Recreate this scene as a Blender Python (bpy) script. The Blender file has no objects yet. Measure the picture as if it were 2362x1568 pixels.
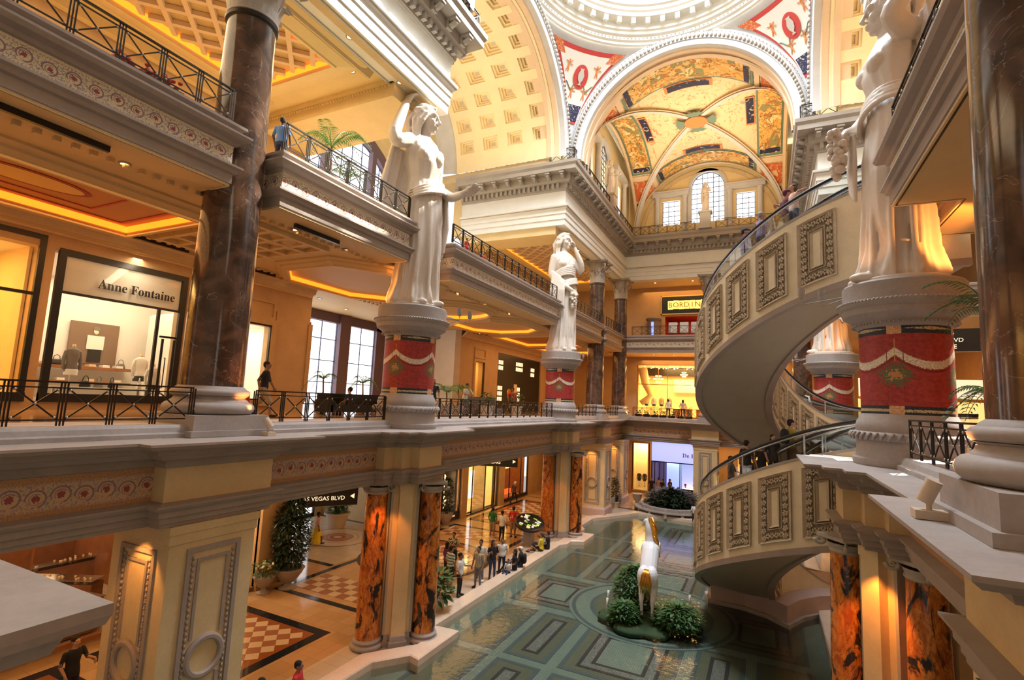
import bpy, bmesh, math, random
from mathutils import Vector, Matrix, noise
from math import sin, cos, pi, radians, sqrt, atan2, hypot
SC = bpy.context.scene
COL = SC.collection
# ------------------------------------------------------------------ camera, world, lights, exposure
F_PX, YAW, PIT, ROLL = 1190., radians(-26.2), radians(6.75), radians(2.6)
CAM = Vector((0, 0, 8.6))
_f = Vector((sin(YAW)*cos(PIT), cos(YAW)*cos(PIT), sin(PIT)))
_r = Vector((cos(YAW), -sin(YAW), 0)); _u = _r.cross(_f)
_r, _u = _r*cos(ROLL)+_u*sin(ROLL), _u*cos(ROLL)-_r*sin(ROLL)
cam = bpy.data.cameras.new('camera'); co = bpy.data.objects.new('camera', cam); COL.objects.link(co)
cam.sensor_fit = 'HORIZONTAL'; cam.sensor_width = 36; cam.lens = F_PX/2362*36; cam.clip_start = .05; cam.clip_end = 500
co.matrix_world = Matrix(((_r.x, _u.x, -_f.x, 0), (_r.y, _u.y, -_f.y, 0), (_r.z, _u.z, -_f.z, CAM.z), (0, 0, 0, 1)))
SC.camera = co
SC.view_settings.view_transform = 'Standard'; SC.view_settings.look = 'None'
SC.view_settings.exposure = 0.1; SC.view_settings.gamma = 1.0; SC.view_settings.use_curve_mapping = False
W = bpy.data.worlds.new('sky'); SC.world = W; W.use_nodes = True
W.node_tree.nodes['Background'].inputs[0].default_value = (.90, .95, 1, 1)
W.node_tree.nodes['Background'].inputs[1].default_value = 1.1
def lamp(name, kind, loc, energy, color, rot=(0, 0, 0), size=1, size_y=None, spot=None, target=None, blend=.5):
    l = bpy.data.lights.new(name, kind); l.energy = energy; l.color = color
    if kind == 'AREA':
        l.shape = 'RECTANGLE' if size_y else 'DISK'; l.size = size
        if size_y: l.size_y = size_y
    elif kind == 'SUN': l.angle = size
    else: l.shadow_soft_size = size
    if spot: l.spot_size = spot; l.spot_blend = blend
    o = bpy.data.objects.new(name, l); o.location = loc; o.rotation_euler = rot
    if target: o.rotation_euler = (Vector(target)-Vector(loc)).to_track_quat('-Z', 'Y').to_euler()
    COL.objects.link(o); return o
CX, CY = -4.6, 24.3                      # centre of the domed crossing
WARM, ORANGE, DAY = (1, .62, .28), (1, .36, .07), (.86, .93, 1)
lamp('sun', 'SUN', (0, 30, 40), 16, (1, .95, .85), target=(-7.4, 30-8.2, 40-12.5), size=.01)
lamp('dome_daylight', 'AREA', (CX, CY, 38.3), 15000, DAY, size=11)
lamp('nave_daylight', 'AREA', (CX, 6, 29.6), 480, DAY, size=9, size_y=15)
lamp('far_vault_uplight', 'AREA', (CX, 40.0, 25.2), 950, (1, .76, .48), rot=(pi, 0, 0), size=9, size_y=10)
lamp('coffer_fill_light', 'AREA', (-16.2, CY, 24.9), 260, (1, .80, .52), rot=(pi, 0, 0), size=6, size_y=10); lamp('coffer_fill_light', 'AREA', (7.0, CY, 24.9), 380, (1, .66, .32), rot=(pi, 0, 0), size=6, size_y=10)  # unseen fill lamps added in the side vaults to brighten the coffers
# warm lamps recessed over the galleries
for x0, y0, z0, sx, sy, e in ((-16.2, 8, 13.35, 5, 14, 330), (-16.5, 24, 13.35, 5, 13, 300), (-16.2, 41, 13.35, 5, 14, 420),
                              (-16.2, 7, 20.3, 5, 13, 620), (-16.2, 41, 20.3, 5, 14, 420), (7.5, 8, 13.3, 6, 14, 210), (7.5, 8, 20.3, 6, 14, 200), (7.5, 41, 13.3, 6, 14, 260),
                              (-16.6, 10, 5.4, 4, 16, 300), (-16.6, 26, 5.4, 4, 12, 330), (-16.6, 41, 5.4, 4, 12, 260),
                              (CX, 51.5, 5.3, 13, 3.5, 260), (CX, 51.5, 13.3, 13, 3.5, 420), (CX, 51.5, 20.3, 13, 3.5, 330), (8.5, 30, 5.4, 4, 30, 120)):
    lamp('gallery_lamp', 'AREA', (x0, y0, z0), e, (1, .38, .10) if x0 > 5 and z0 > 6 else (1, .80, .50) if z0 > 20 and x0 < -10 else (1, .52, .18), size=sx, size_y=sy)

# ------------------------------------------------------------------ node helpers
class E:
    """a little expression wrapper: sockets and floats combined with math nodes"""
    def __init__(s, nt, v): s.nt = nt; s.v = v
    def _m(s, op, *a, clamp=False):
        n = s.nt.nodes.new('ShaderNodeMath'); n.operation = op; n.use_clamp = clamp
        for i, q in enumerate((s,)+a):
            q = q.v if isinstance(q, E) else q
            if isinstance(q, (int, float)): n.inputs[i].default_value = q
            else: s.nt.links.new(q, n.inputs[i])
        return E(s.nt, n.outputs[0])
    def __add__(s, o): return s._m('ADD', o)
    __radd__ = __add__
    def __sub__(s, o): return s._m('SUBTRACT', o)
    def __rsub__(s, o): return (s*-1)+o
    def __mul__(s, o): return s._m('MULTIPLY', o)
    __rmul__ = __mul__
    def __truediv__(s, o): return s._m('DIVIDE', o)
    def abs(s): return s._m('ABSOLUTE')
    def fract(s): return s._m('FRACT')
    def floor(s): return s._m('FLOOR')
    def sin(s): return s._m('SINE')
    def sqrt(s): return s._m('SQRT')
    def lt(s, o): return s._m('LESS_THAN', o)
    def gt(s, o): return s._m('GREATER_THAN', o)
    def min(s, o): return s._m('MINIMUM', o)
    def max(s, o): return s._m('MAXIMUM', o)
    def band(s, a, b): return s.gt(a)*s.lt(b)
    def atan2(s, o): return s._m('ARCTAN2', o)
    def pp(s, o): return s._m('PINGPONG', o)
def rgb(c): return (c[0], c[1], c[2], 1) if len(c) == 3 else c
class Mat:
    def __init__(s, name, col=(.8, .8, .8), rough=.6, metal=0., spec=.5):
        s.m = bpy.data.materials.new(name); s.m.use_nodes = True; s.nt = s.m.node_tree
        s.b = s.nt.nodes['Principled BSDF']
        s.b.inputs['Base Color'].default_value = rgb(col); s.b.inputs['Roughness'].default_value = rough
        s.b.inputs['Metallic'].default_value = metal; s.b.inputs['Specular IOR Level'].default_value = spec
        s.m.diffuse_color = rgb(col)
    def n(s, t, **k):
        n = s.nt.nodes.new(t)
        for a, v in k.items(): setattr(n, a, v)
        return n
    def link(s, a, b): s.nt.links.new(a, b)
    def pos(s, obj=False):
        if obj: return s.n('ShaderNodeTexCoord').outputs['Object']
        return s.n('ShaderNodeNewGeometry').outputs['Position']
    def uv(s): return s.n('ShaderNodeTexCoord').outputs['UV']
    def xyz(s, sock):
        n = s.n('ShaderNodeSeparateXYZ'); s.link(sock, n.inputs[0]); return [E(s.nt, n.outputs[i]) for i in range(3)]
    def vec(s, x, y, z=0.):
        n = s.n('ShaderNodeCombineXYZ')
        for i, q in enumerate((x, y, z)):
            if isinstance(q, E): s.link(q.v, n.inputs[i])
            else: n.inputs[i].default_value = q
        return n.outputs[0]
    def noise(s, vec, scale, detail=3., dist=0., rough=.5, out='Fac'):
        n = s.n('ShaderNodeTexNoise'); n.inputs['Scale'].default_value = scale; n.inputs['Detail'].default_value = detail
        n.inputs['Distortion'].default_value = dist; n.inputs['Roughness'].default_value = rough
        if vec is not None: s.link(vec, n.inputs['Vector'])
        return E(s.nt, n.outputs[out])
    def voro(s, vec, scale, feature='F1', out='Distance'):
        n = s.n('ShaderNodeTexVoronoi'); n.feature = feature; n.inputs['Scale'].default_value = scale
        s.link(vec, n.inputs['Vector']); return E(s.nt, n.outputs[out])
    def ramp(s, fac, stops, interp='LINEAR'):
        n = s.n('ShaderNodeValToRGB'); n.color_ramp.interpolation = interp
        el = n.color_ramp.elements
        while len(el) < len(stops): el.new(.5)
        for e, (p, c) in zip(el, stops): e.position = p; e.color = rgb(c)
        s.link(fac.v if isinstance(fac, E) else fac, n.inputs[0]); return n.outputs[0]
    def mix(s, fac, a, b, mode='MIX'):
        n = s.n('ShaderNodeMix', data_type='RGBA', blend_type=mode)
        for i, q in ((0, fac), (6, a), (7, b)):
            q = q.v if isinstance(q, E) else q
            if isinstance(q, (int, float)): n.inputs[i].default_value = q
            elif isinstance(q, tuple): n.inputs[i].default_value = rgb(q)
            else: s.link(q, n.inputs[i])
        return n.outputs[2]
    def color(s, sock): s.link(sock, s.b.inputs['Base Color']); return s
    def bump(s, h, strength=.3, dist=.02):
        n = s.n('ShaderNodeBump'); n.inputs['Strength'].default_value = strength; n.inputs['Distance'].default_value = dist
        s.link(h.v if isinstance(h, E) else h, n.inputs['Height']); s.link(n.outputs[0], s.b.inputs['Normal']); return s
    def emit(s, col, st):
        s.b.inputs['Emission Color'].default_value = rgb(col); s.b.inputs['Emission Strength'].default_value = st; return s
M = {}
def plaster(name, col, var=.10, rough=.65, scale=1.3):
    m = Mat(name, col, rough); p = m.pos()
    a = m.noise(p, scale, 5); b = m.noise(p, scale*9, 3)
    d = tuple(c*(1-var) for c in col); l = tuple(min(1, c*(1+var)) for c in col)
    m.color(m.ramp(a*.65+b*.35, [(.3, d), (.7, l)])); m.bump(m.noise(p, 60, 2), .08, .01)
    M[name] = m.m; return m
plaster('cream', (.70, .53, .29)); plaster('stone', (.36, .29, .245), .12); plaster('ledge', (.37, .325, .30), .16)
plaster('white_plaster', (.84, .83, .76), .05); plaster('gallery_ceiling', (.66, .47, .22), .05); plaster('yellow', (.80, .62, .32), .06)
plaster('wall_warm', (.52, .34, .17), .1); plaster('pale_wall', (.78, .72, .58), .06); plaster('pink_stone', (.50, .36, .31), .1)
plaster('arch_stone', (.58, .57, .56), .08); plaster('peach', (.78, .58, .38), .06); plaster('grey_stone', (.42, .37, .31), .12)
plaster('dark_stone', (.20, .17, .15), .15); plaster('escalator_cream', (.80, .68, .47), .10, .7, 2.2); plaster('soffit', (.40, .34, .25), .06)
plaster('statue_marble', (.70, .61, .52), .06, .45); plaster('carved', (.52, .41, .28), .2, .7, 4); plaster('coffer', (.90, .74, .44), .05)
plaster('coffer_deep', (.62, .55, .38), .05); plaster('white_paint', (.86, .84, .78), .03); plaster('terracotta', (.62, .50, .38), .12)
plaster('curb_marble', (.70, .55, .42), .12, .3); plaster('wood', (.28, .11, .04), .25, .4, 3); plaster('dark_red', (.35, .04, .03), .2)
def plain(name, col, rough=.5, metal=0., em=None, st=1.):
    m = Mat(name, col, rough, metal)
    if em: m.emit(em, st)
    M[name] = m.m; return m
plain('bronze', (.035, .028, .024), .38, .7); plain('rosette', (.42, .36, .28), .35, .6); plain('black', (.012, .012, .012), .35)
plain('steel', (.55, .56, .58), .22, 1); plain('rubber', (.012, .012, .013), .45); plain('gold', (.85, .48, .10), .25, 1)
plain('glow_warm', (1, .8, .5), .5, 0, (1, .62, .25), 5); plain('glow_cove', (1, .4, .1), .5, 0, (1, .24, .012), 1.9)
plain('glow_white', (1, 1, 1), .5, 0, (.93, .97, 1), 2.2); plain('glow_shop', (1, .7, .3), .5, 0, (1, .60, .20), 1.15); plain('glow_lamp', (1, .8, .5), .5, 0, (1, .55, .25), 9)
plain('glow_blue', (.3, .4, 1), .5, 0, (.30, .38, 1), 1.15); plain('glow_pale', (1, .9, .7), .5, 0, (1, .80, .52), .9); plain('glow_sign', (1, .6, .1), .5, 0, (1, .62, .10), 2.2)
plain('glow_red', (1, .1, .02), .5, 0, (1, .08, .01), 2.0); plain('glow_green', (.6, .9, .2), .5, 0, (.7, .9, .25), 1.6); plain('horse_white', (.86, .86, .90), .25)
plain('leaf', (.045, .13, .03), .5); plain('leaf_palm', (.10, .26, .05), .5); plain('leaf_dark', (.015, .04, .018), .5); plain('flower_red', (.5, .06, .02), .6)
plain('blue_frame', (.10, .12, .22), .4, .3); plain('mauve_frame', (.16, .10, .13), .5); plain('shop_white', (.85, .82, .76), .5); plain('shop_cream', (.85, .70, .42), .5)
plain('moss', (.03, .06, .02), .9); plain('flower_white', (.85, .82, .6), .6); plain('grape', (.78, .60, .42), .5)
def glass(name, tint=(1, 1, 1), refl=.12, alpha=1.):
    m = Mat(name); nt = m.nt; out = nt.nodes['Material Output']
    t = m.n('ShaderNodeBsdfTransparent'); t.inputs[0].default_value = rgb(tint)
    g = m.n('ShaderNodeBsdfGlossy'); g.inputs['Roughness'].default_value = .03
    fr = m.n('ShaderNodeLayerWeight'); fr.inputs[0].default_value = .25
    mx = m.n('ShaderNodeMixShader'); f = E(nt, fr.outputs['Fresnel'])*.7+refl
    m.link(f.v, mx.inputs[0]); m.link(t.outputs[0], mx.inputs[1]); m.link(g.outputs[0], mx.inputs[2]); m.link(mx.outputs[0], out.inputs[0])
    M[name] = m.m
glass('glass', (.96, .98, .97), .03); glass('sky_glass', (.98, .99, 1), .02); glass('rail_glass', (.80, .84, .84), .05)
def water():
    m = Mat('water'); nt = m.nt; out = nt.nodes['Material Output']; p = m.pos()
    t = m.n('ShaderNodeBsdfTransparent'); t.inputs[0].default_value = (.90, .95, .91, 1)
    g = m.n('ShaderNodeBsdfGlossy'); g.inputs['Roughness'].default_value = .02
    b = m.n('ShaderNodeBump'); b.inputs['Strength'].default_value = .25; b.inputs['Distance'].default_value = .03
    m.link(m.noise(p, 5, 3, .5).v, b.inputs['Height']); m.link(b.outputs[0], g.inputs['Normal'])
    fr = m.n('ShaderNodeFresnel'); fr.inputs[0].default_value = 1.33; m.link(b.outputs[0], fr.inputs['Normal'])
    mx = m.n('ShaderNodeMixShader'); m.link(fr.outputs[0], mx.inputs[0]); m.link(t.outputs[0], mx.inputs[1]); m.link(g.outputs[0], mx.inputs[2]); m.link(mx.outputs[0], out.inputs[0])
    M['water'] = m.m
water()
def marble(name, base, dark, vein, rough=.12, scale=1.0, veinw=.03):
    m = Mat(name, base, rough); p = m.pos()
    a = m.noise(p, 1.6*scale, 6, 1.2); c = m.ramp(a, [(.38, dark), (.62, base)])
    v = (m.noise(p, 1.1*scale, 5, 1.6)-.5).abs(); c = m.mix(v.lt(veinw*.25), c, vein)
    m.color(c); M[name] = m.m; return m
marble('brown_marble', (.135, .075, .05), (.055, .034, .026), (.26, .19, .15), veinw=.012)
def orange_marble():
    m = Mat('orange_marble', (.6, .2, .03), .15); p = m.pos()
    mp = m.n('ShaderNodeMapping'); mp.inputs['Scale'].default_value = (1, 1, .45); m.link(p, mp.inputs[0]); q = mp.outputs[0]
    a = m.noise(q, 1.5, 6, 2.2, .6)
    c = m.ramp(m.noise(q, 5, 4, 1.5), [(.35, (.40, .085, .012)), (.62, (.72, .26, .04))])
    c = m.mix((m.noise(q, 3.0, 4, 2.5)-.5).abs().lt(.012), c, (.26, .08, .02))
    k = m.ramp(a, [(.54, (0, 0, 0)), (.60, (1, 1, 1))]); m.color(m.mix(k, c, (.03, .018, .014))); M['orange_marble'] = m.m
orange_marble()
# ------------------------------------------------------------------ mesh helpers
class MB:
    def __init__(s): s.v = []; s.f = []; s.m = []; s.uv = None
    def add(s, vs, fs, mi=0):
        o = len(s.v); s.v += [tuple(v) for v in vs]
        for k, f in enumerate(fs): s.f.append([i+o for i in f]); s.m.append(mi[k] if isinstance(mi, (list, tuple)) else mi)
        return s
    def box(s, x0, x1, y0, y1, z0, z1, mi=0):
        return s.add([(x0, y0, z0), (x1, y0, z0), (x1, y1, z0), (x0, y1, z0), (x0, y0, z1), (x1, y0, z1), (x1, y1, z1), (x0, y1, z1)],
                     [(0, 3, 2, 1), (4, 5, 6, 7), (0, 1, 5, 4), (1, 2, 6, 5), (2, 3, 7, 6), (3, 0, 4, 7)], mi)
    def prism(s, poly, z0, z1, mi=0):
        n = len(poly); vs = [(x, y, z0) for x, y in poly]+[(x, y, z1) for x, y in poly]
        return s.add(vs, [list(range(n))[::-1], list(range(n, 2*n))]+[(i, (i+1) % n, n+(i+1) % n, n+i) for i in range(n)], mi)
    def lathe(s, prof, c=(0, 0, 0), n=32, mi=0, a0=0, a1=2*pi, cap=False, sx=1, sy=1):
        full = abs(a1-a0-2*pi) < 1e-6; k = n if full else n+1; vs = []
        for (r, z) in prof:
            for i in range(k):
                a = a0+(a1-a0)*i/n; vs.append((c[0]+r*cos(a)*sx, c[1]+r*sin(a)*sy, c[2]+z))
        fs = []; mm = []
        for j in range(len(prof)-1):
            for i in range(n):
                i2 = (i+1) % k if full else i+1
                fs.append((j*k+i, j*k+i2, (j+1)*k+i2, (j+1)*k+i)); mm.append(mi[j] if isinstance(mi, (list, tuple)) else mi)
        if cap and full:
            fs.append(list(range(k))[::-1]); fs.append([(len(prof)-1)*k+i for i in range(k)]); mm += [mm[0], mm[-1]]
        return s.add(vs, fs, mm)
    def tube(s, pts, r, n=6, mi=0, cap=True, closed=False):
        pts = [Vector(p) for p in pts]; m = len(pts); vs = []; rr = r if isinstance(r, (list, tuple)) else [r]*m
        up = Vector((0, 0, 1)); prev = None
        for i, p in enumerate(pts):
            t = (pts[(i+1) % m]-pts[i-1]) if closed else (pts[min(i+1, m-1)]-pts[max(i-1, 0)]); t.normalize()
            if prev is None: a = t.cross(up if abs(t.z) < .9 else Vector((1, 0, 0))).normalized()
            else: a = (prev-t*prev.dot(t)).normalized()
            prev = a; b = t.cross(a)
            for k in range(n):
                q = 2*pi*k/n; vs.append(p+(a*cos(q)+b*sin(q))*rr[i])
        fs = []
        for i in range(m if closed else m-1):
            j = (i+1) % m
            for k in range(n): fs.append((i*n+k, i*n+(k+1) % n, j*n+(k+1) % n, j*n+k))
        if cap and not closed: fs += [list(range(n))[::-1], [(m-1)*n+k for k in range(n)]]
        return s.add(vs, fs, mi)
    def bar(s, p, q, w, h=None, mi=0, up=(0, 0, 1)):
        p, q, up = Vector(p), Vector(q), Vector(up); h = h or w; t = (q-p).normalized()
        if abs(t.dot(up)) > .99: up = Vector((1, 0, 0))
        a = t.cross(up).normalized()*w/2; b = a.cross(t).normalized()*h/2
        vs = [p-a-b, p+a-b, p+a+b, p-a+b, q-a-b, q+a-b, q+a+b, q-a+b]
        return s.add(vs, [(0, 1, 2, 3), (4, 7, 6, 5), (0, 4, 5, 1), (1, 5, 6, 2), (2, 6, 7, 3), (3, 7, 4, 0)], mi)
    def ell(s, c, rx, ry, rz, n=10, m=6, mi=0):
        prof = [(sin(pi*j/m), -cos(pi*j/m)) for j in range(m+1)]; prof[0] = (.001, -1); prof[-1] = (.001, 1)
        vs = []; 
        for r, z in prof:
            for i in range(n): a = 2*pi*i/n; vs.append((c[0]+rx*r*cos(a), c[1]+ry*r*sin(a), c[2]+rz*z))
        return s.add(vs, [(j*n+i, j*n+(i+1) % n, (j+1)*n+(i+1) % n, (j+1)*n+i) for j in range(m) for i in range(n)], mi)
    def sweep(s, prof, path, closed=False, mi=0, capends=True):
        """moulding: profile (out, z) along a plan polyline; outward = right-hand normal, mitred"""
        P = [Vector(p) for p in path]; n = len(P); k = len(prof); vs = []
        def nrm(a, b): d = (b-a).normalized(); return Vector((d.y, -d.x))
        for i in range(n):
            if closed: n1, n2 = nrm(P[i-1], P[i]), nrm(P[i], P[(i+1) % n])
            else:
                n1 = nrm(P[i-1], P[i]) if i > 0 else nrm(P[0], P[1]); n2 = nrm(P[i], P[i+1]) if i < n-1 else n1
            d = (n1+n2)/max(.15, 1+n1.dot(n2))
            for o, z in prof: vs.append((P[i].x+d.x*o, P[i].y+d.y*o, z))
        fs = []; mm = []
        for i in range(n if closed else n-1):
            j = (i+1) % n
            for a in range(k-1):
                fs.append((i*k+a, j*k+a, j*k+a+1, i*k+a+1)); mm.append(mi[a] if isinstance(mi, (list, tuple)) else mi)
        if capends and not closed:
            fs.append(list(range(k))); fs.append([(n-1)*k+a for a in range(k)][::-1]); mm += [mm[0], mm[0]]
        return s.add(vs, fs, mm)
    def arc(s, prof, c, axis, a0=0., a1=pi, n=40, mi=0, ry=1., caps=True):
        """moulding along an arch. prof = (radius, depth); axis 'X': arch stands in the YZ plane, depth along +X; 'Y' likewise"""
        k = len(prof); vs = []
        for i in range(n+1):
            a = a0+(a1-a0)*i/n
            for r, d in prof:
                h, z = r*cos(a), r*sin(a)*ry
                vs.append((c[0]+d, c[1]+h, c[2]+z) if axis == 'X' else (c[0]+h, c[1]+d, c[2]+z))
        fs = []; mm = []
        for i in range(n):
            for a in range(k-1):
                fs.append((i*k+a, (i+1)*k+a, (i+1)*k+a+1, i*k+a+1)); mm.append(mi[a] if isinstance(mi, (list, tuple)) else mi)
        return s.add(vs, fs, mm)
    def tf(s, mat):
        s.v = [tuple(mat @ Vector(v)) for v in s.v]; return s
    def mesh(s, name, mats, smooth=False):
        me = bpy.data.meshes.new(name); me.from_pydata(s.v, [], s.f)
        if not isinstance(mats, (list, tuple)): mats = [mats]
        for m in mats: me.materials.append(M[m] if isinstance(m, str) else m)
        if len(mats) > 1: me.polygons.foreach_set('material_index', s.m)
        bm = bmesh.new(); bm.from_mesh(me); bmesh.ops.recalc_face_normals(bm, faces=bm.faces); bm.to_mesh(me); bm.free()
        if smooth:
            me.polygons.foreach_set('use_smooth', [True]*len(me.polygons))
            if smooth is not True: me.set_sharp_from_angle(angle=smooth)
        me.update(); return me
    def build(s, name, mats, parent=None, smooth=False, loc=None):
        return link(name, s.mesh(name, mats, smooth), parent, loc)
SM = radians(38)
def link(name, me, parent=None, loc=None, rot=None, scale=None):
    o = bpy.data.objects.new(name, me); COL.objects.link(o)
    if parent: o.parent = parent
    if loc is not None: o.location = loc
    if rot is not None: o.rotation_euler = rot
    if scale is not None: o.scale = (scale,)*3 if isinstance(scale, (int, float)) else scale
    return o
def tag(o, label, cat, group=None, kind=None):
    if label: o['label'] = label
    if cat: o['category'] = cat
    if group: o['group'] = group
    if kind: o['kind'] = kind
    return o
def thing(name, label, cat, loc=(0, 0, 0), rz=0, group=None, scale=None):
    return tag(link(name, None, None, loc, (0, 0, rz), scale), label, cat, group)
def struct(name, label=None, cat=None, mb=None, mats=None, smooth=False):
    o = mb.build(name, mats, None, smooth) if mb else link(name, None)
    o['kind'] = 'structure'; o['label'] = label or name; o['category'] = cat or name.split('_')[0]; return o
def tree(o):
    return [(o, None)]+[(c, o) for c in o.children]+[(g, c) for c in o.children for g in c.children]
def dup(root, loc, rz=0, label=None, group=None, scale=None):
    r = root.copy(); COL.objects.link(r); r.location = loc; r.rotation_euler = (0, 0, rz)
    if scale: r.scale = (scale,)*3 if isinstance(scale, (int, float)) else scale
    if label: r['label'] = label
    if group: r['group'] = group
    for ch in KIDS.setdefault(root.name, [(c, list(c.children)) for c in root.children]):
        c = ch[0].copy(); COL.objects.link(c); c.parent = r
        for g in ch[1]: d = g.copy(); COL.objects.link(d); d.parent = c
    return r
KIDS = {}
ORD = ['first', 'second', 'third', 'fourth', 'fifth', 'sixth', 'seventh', 'eighth', 'ninth', 'tenth', 'eleventh', 'twelfth', 'thirteenth', 'fourteenth', 'fifteenth', 'sixteenth']
_txt = 0
def text(s, size, mat, parent, loc, rot, name='lettering', depth=.01, align='CENTER', sx=1., off=0., fit=None):
    cu = bpy.data.curves.new(name, 'FONT'); cu.body = s; cu.size = size; cu.extrude = depth; cu.align_x = align; cu.offset = off; cu.resolution_u = 2
    t = bpy.data.objects.new('tmp', cu); COL.objects.link(t); dg = bpy.context.evaluated_depsgraph_get(); dg.update()
    me = bpy.data.meshes.new_from_object(t.evaluated_get(dg)); bpy.data.objects.remove(t); me.materials.clear(); me.materials.append(M[mat])
    o = link(name, me, parent, loc, rot); o.scale = (sx, 1, 1)
    if fit: k = fit/max(.01, o.dimensions.x if o.dimensions.x else 1); xs = [v.co.x for v in me.vertices]; k = fit/(max(xs)-min(xs)); o.scale = (k, k*1.12, 1)
    return o
def serif(s):
    return ''.join(chr(0x1D400+ord(c)-65) if 'A' <= c <= 'Z' else chr(0x1D41A+ord(c)-97) if 'a' <= c <= 'z' else c for c in s)
# ------------------------------------------------------------------ painted and laid patterns
def frieze_mat(name, zc, half, bg, out):
    m = Mat(name, bg, .6); x, y, z = m.xyz(m.pos()); u = (x+y)*(1/.38); v = (z-zc)*(1/half)
    i = u.floor(); fx = (u.fract()-.5)*.38; odd = (i*.5).fract().gt(.25)
    vz = (z-zc)+(odd*2-1)*.02
    d = (fx*fx+vz*vz).sqrt(); r0 = half*.62
    nz = m.noise(m.pos(), 26, 4, 1.0)
    ring = (d-r0).abs().lt(.010+.022*half)*((fx*3+vz*5).sin().gt(-.55)); ring2 = (d-r0*.62).abs().lt(.007)*(vz-fx).gt(0)
    blob = (d+(nz-.5)*.16).lt(r0*.42); leaf = nz.gt(.56)*(d.gt(r0*.85))
    dx = (u+.5).fract()-.5; dots = ((dx*.38)*(dx*.38)+(vz.abs()-half*.55)*(vz.abs()-half*.55)).sqrt().lt(.020)
    stem = (z-zc-(u*pi).sin()*half*.5).abs().lt(.008)
    c = m.mix(stem.max(leaf), bg, (.33, .22, .25)); c = m.mix(ring.max(ring2), c, (.27, .18, .21)); c = m.mix(blob, c, (.30, .07, .08)); c = m.mix(dots, c, (.16, .42, .50))
    bord = (v.abs()-.93).abs().lt(.05); chk = ((x+y)*18).fract().gt(.5)
    c = m.mix(bord*chk, c, (.38, .28, .26))
    sp = m.mix(m.noise(m.pos(), 30, 3).gt(.55), out, tuple(q*.72 for q in out))
    m.color(m.mix(v.abs().gt(1.), c, sp)); M[name] = m.m
frieze_mat('frieze_low', 6.44, .25, (.62, .42, .24), (.50, .28, .14)); frieze_mat('frieze_high', 14.415, .19, (.74, .64, .44), (.74, .64, .44))
def mosaic(name, a, b, s=13., rough=.35):
    m = Mat(name, a, rough); x, y, z = m.xyz(m.pos())
    k = ((x*s).fract()-.5).abs()+((y*s).fract()-.5).abs(); n = m.noise(m.pos(), 3, 4)
    c = m.mix(k.gt(.5), a, b); c = m.mix(n*.5, c, tuple(q*.65 for q in b)); m.color(c); M[name] = m.m
mosaic('mosaic_pale', (.27, .30, .23), (.16, .19, .155)); mosaic('mosaic_olive', (.17, .16, .10), (.12, .115, .075)); mosaic('mosaic_grey', (.11, .135, .14), (.08, .10, .105))
mosaic('mosaic_dark', (.045, .035, .035), (.06, .05, .05)); 
def scroll_mat(name, a, b, s=7., thr=.09):
    m = Mat(name, a, .5); p = m.pos(); n = m.noise(p, s, 2, 2.2); k = ((n*7).fract()-.5).abs().lt(thr*2)
    m.color(m.mix(k, a, b)); M[name] = m.m; return m
scroll_mat('mosaic_scroll', (.27, .26, .21), (.10, .09, .08), 5., .16)
def floor_mat(name, a, b, tile=.61, rough=.09):
    m = Mat(name, a, rough); x, y, z = m.xyz(m.pos()); n = m.noise(m.pos(), 1.2, 6, .6)
    cell = m.n('ShaderNodeTexWhiteNoise'); m.link(m.vec((x*(1/tile)).floor(), (y*(1/tile)).floor()), cell.inputs[0])
    c = m.mix(n*.6+E(m.nt, cell.outputs[0])*.4, a, b)
    j = (x*(1/tile)).fract().lt(.012).max((y*(1/tile)).fract().lt(.012)); m.color(m.mix(j, c, tuple(q*.5 for q in b))); M[name] = m.m
floor_mat('floor_marble', (.62, .42, .24), (.45, .27, .13)); floor_mat('floor_pale', (.66, .58, .47), (.55, .46, .36)); floor_mat('floor_upper', (.50, .33, .18), (.40, .24, .12))
plain('inlay_black', (.018, .022, .035), .08); plain('inlay_brown', (.30, .10, .035), .1); plain('tile_pale', (.66, .52, .38), .1); plain('tile_rose', (.36, .16, .09), .1)
def relief(name, a, b):      # carved scrollwork band: real relief through bump only adds grain to the modelled frame
    m = Mat(name, a, .75); p = m.pos(True); n = m.noise(p, 4.5, 2, 2.5); v = m.voro(p, 7)
    k = ((n*6).fract()-.5).abs(); m.color(m.mix(k.lt(.13), a, b)); m.bump(k+v.v if False else k, .9, .05); M[name] = m.m
relief('carved_relief', (.46, .37, .25), (.26, .20, .13))
def fresco(name, bg, figs, s=1.0, thr=.52):
    """painted plaster with figure-like strokes"""
    m = Mat(name, bg, .7); p = m.uv(); c = bg
    for i, (col, sc, t, w) in enumerate(figs):
        mp = m.n('ShaderNodeMapping'); mp.inputs['Location'].default_value = (i*7.3, i*3.1, 0); m.link(p, mp.inputs[0])
        n = m.noise(mp.outputs[0], sc*s, 4, 1.6); k = n.gt(t) if w == 0 else (n-t).abs().lt(w)
        c = m.mix(k, c, col)
    m.color(c); M[name] = m.m
fresco('fresco_gold', (.74, .42, .10), [((.30, .27, .10), 1.6, .55, 0), ((.80, .50, .16), 2.6, .54, 0), ((.50, .16, .03), 3.2, .5, .022), ((.85, .66, .33), 3.6, .62, 0), ((.20, .11, .04), 3.0, .45, .010)])
fresco('fresco_cream', (.80, .64, .38), [((.68, .30, .12), 2.8, .50, .010), ((.40, .40, .28), 3.4, .66, 0), ((.70, .26, .10), 3.8, .69, 0)])
fresco('fresco_red', (.62, .13, .03), [((.80, .45, .25), 3.6, .5, .016), ((.82, .50, .30), 4.4, .64, 0)])
fresco('fresco_pendentive', (.78, .72, .62), [((.60, .28, .22), 4.2, .73, 0)])
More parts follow.
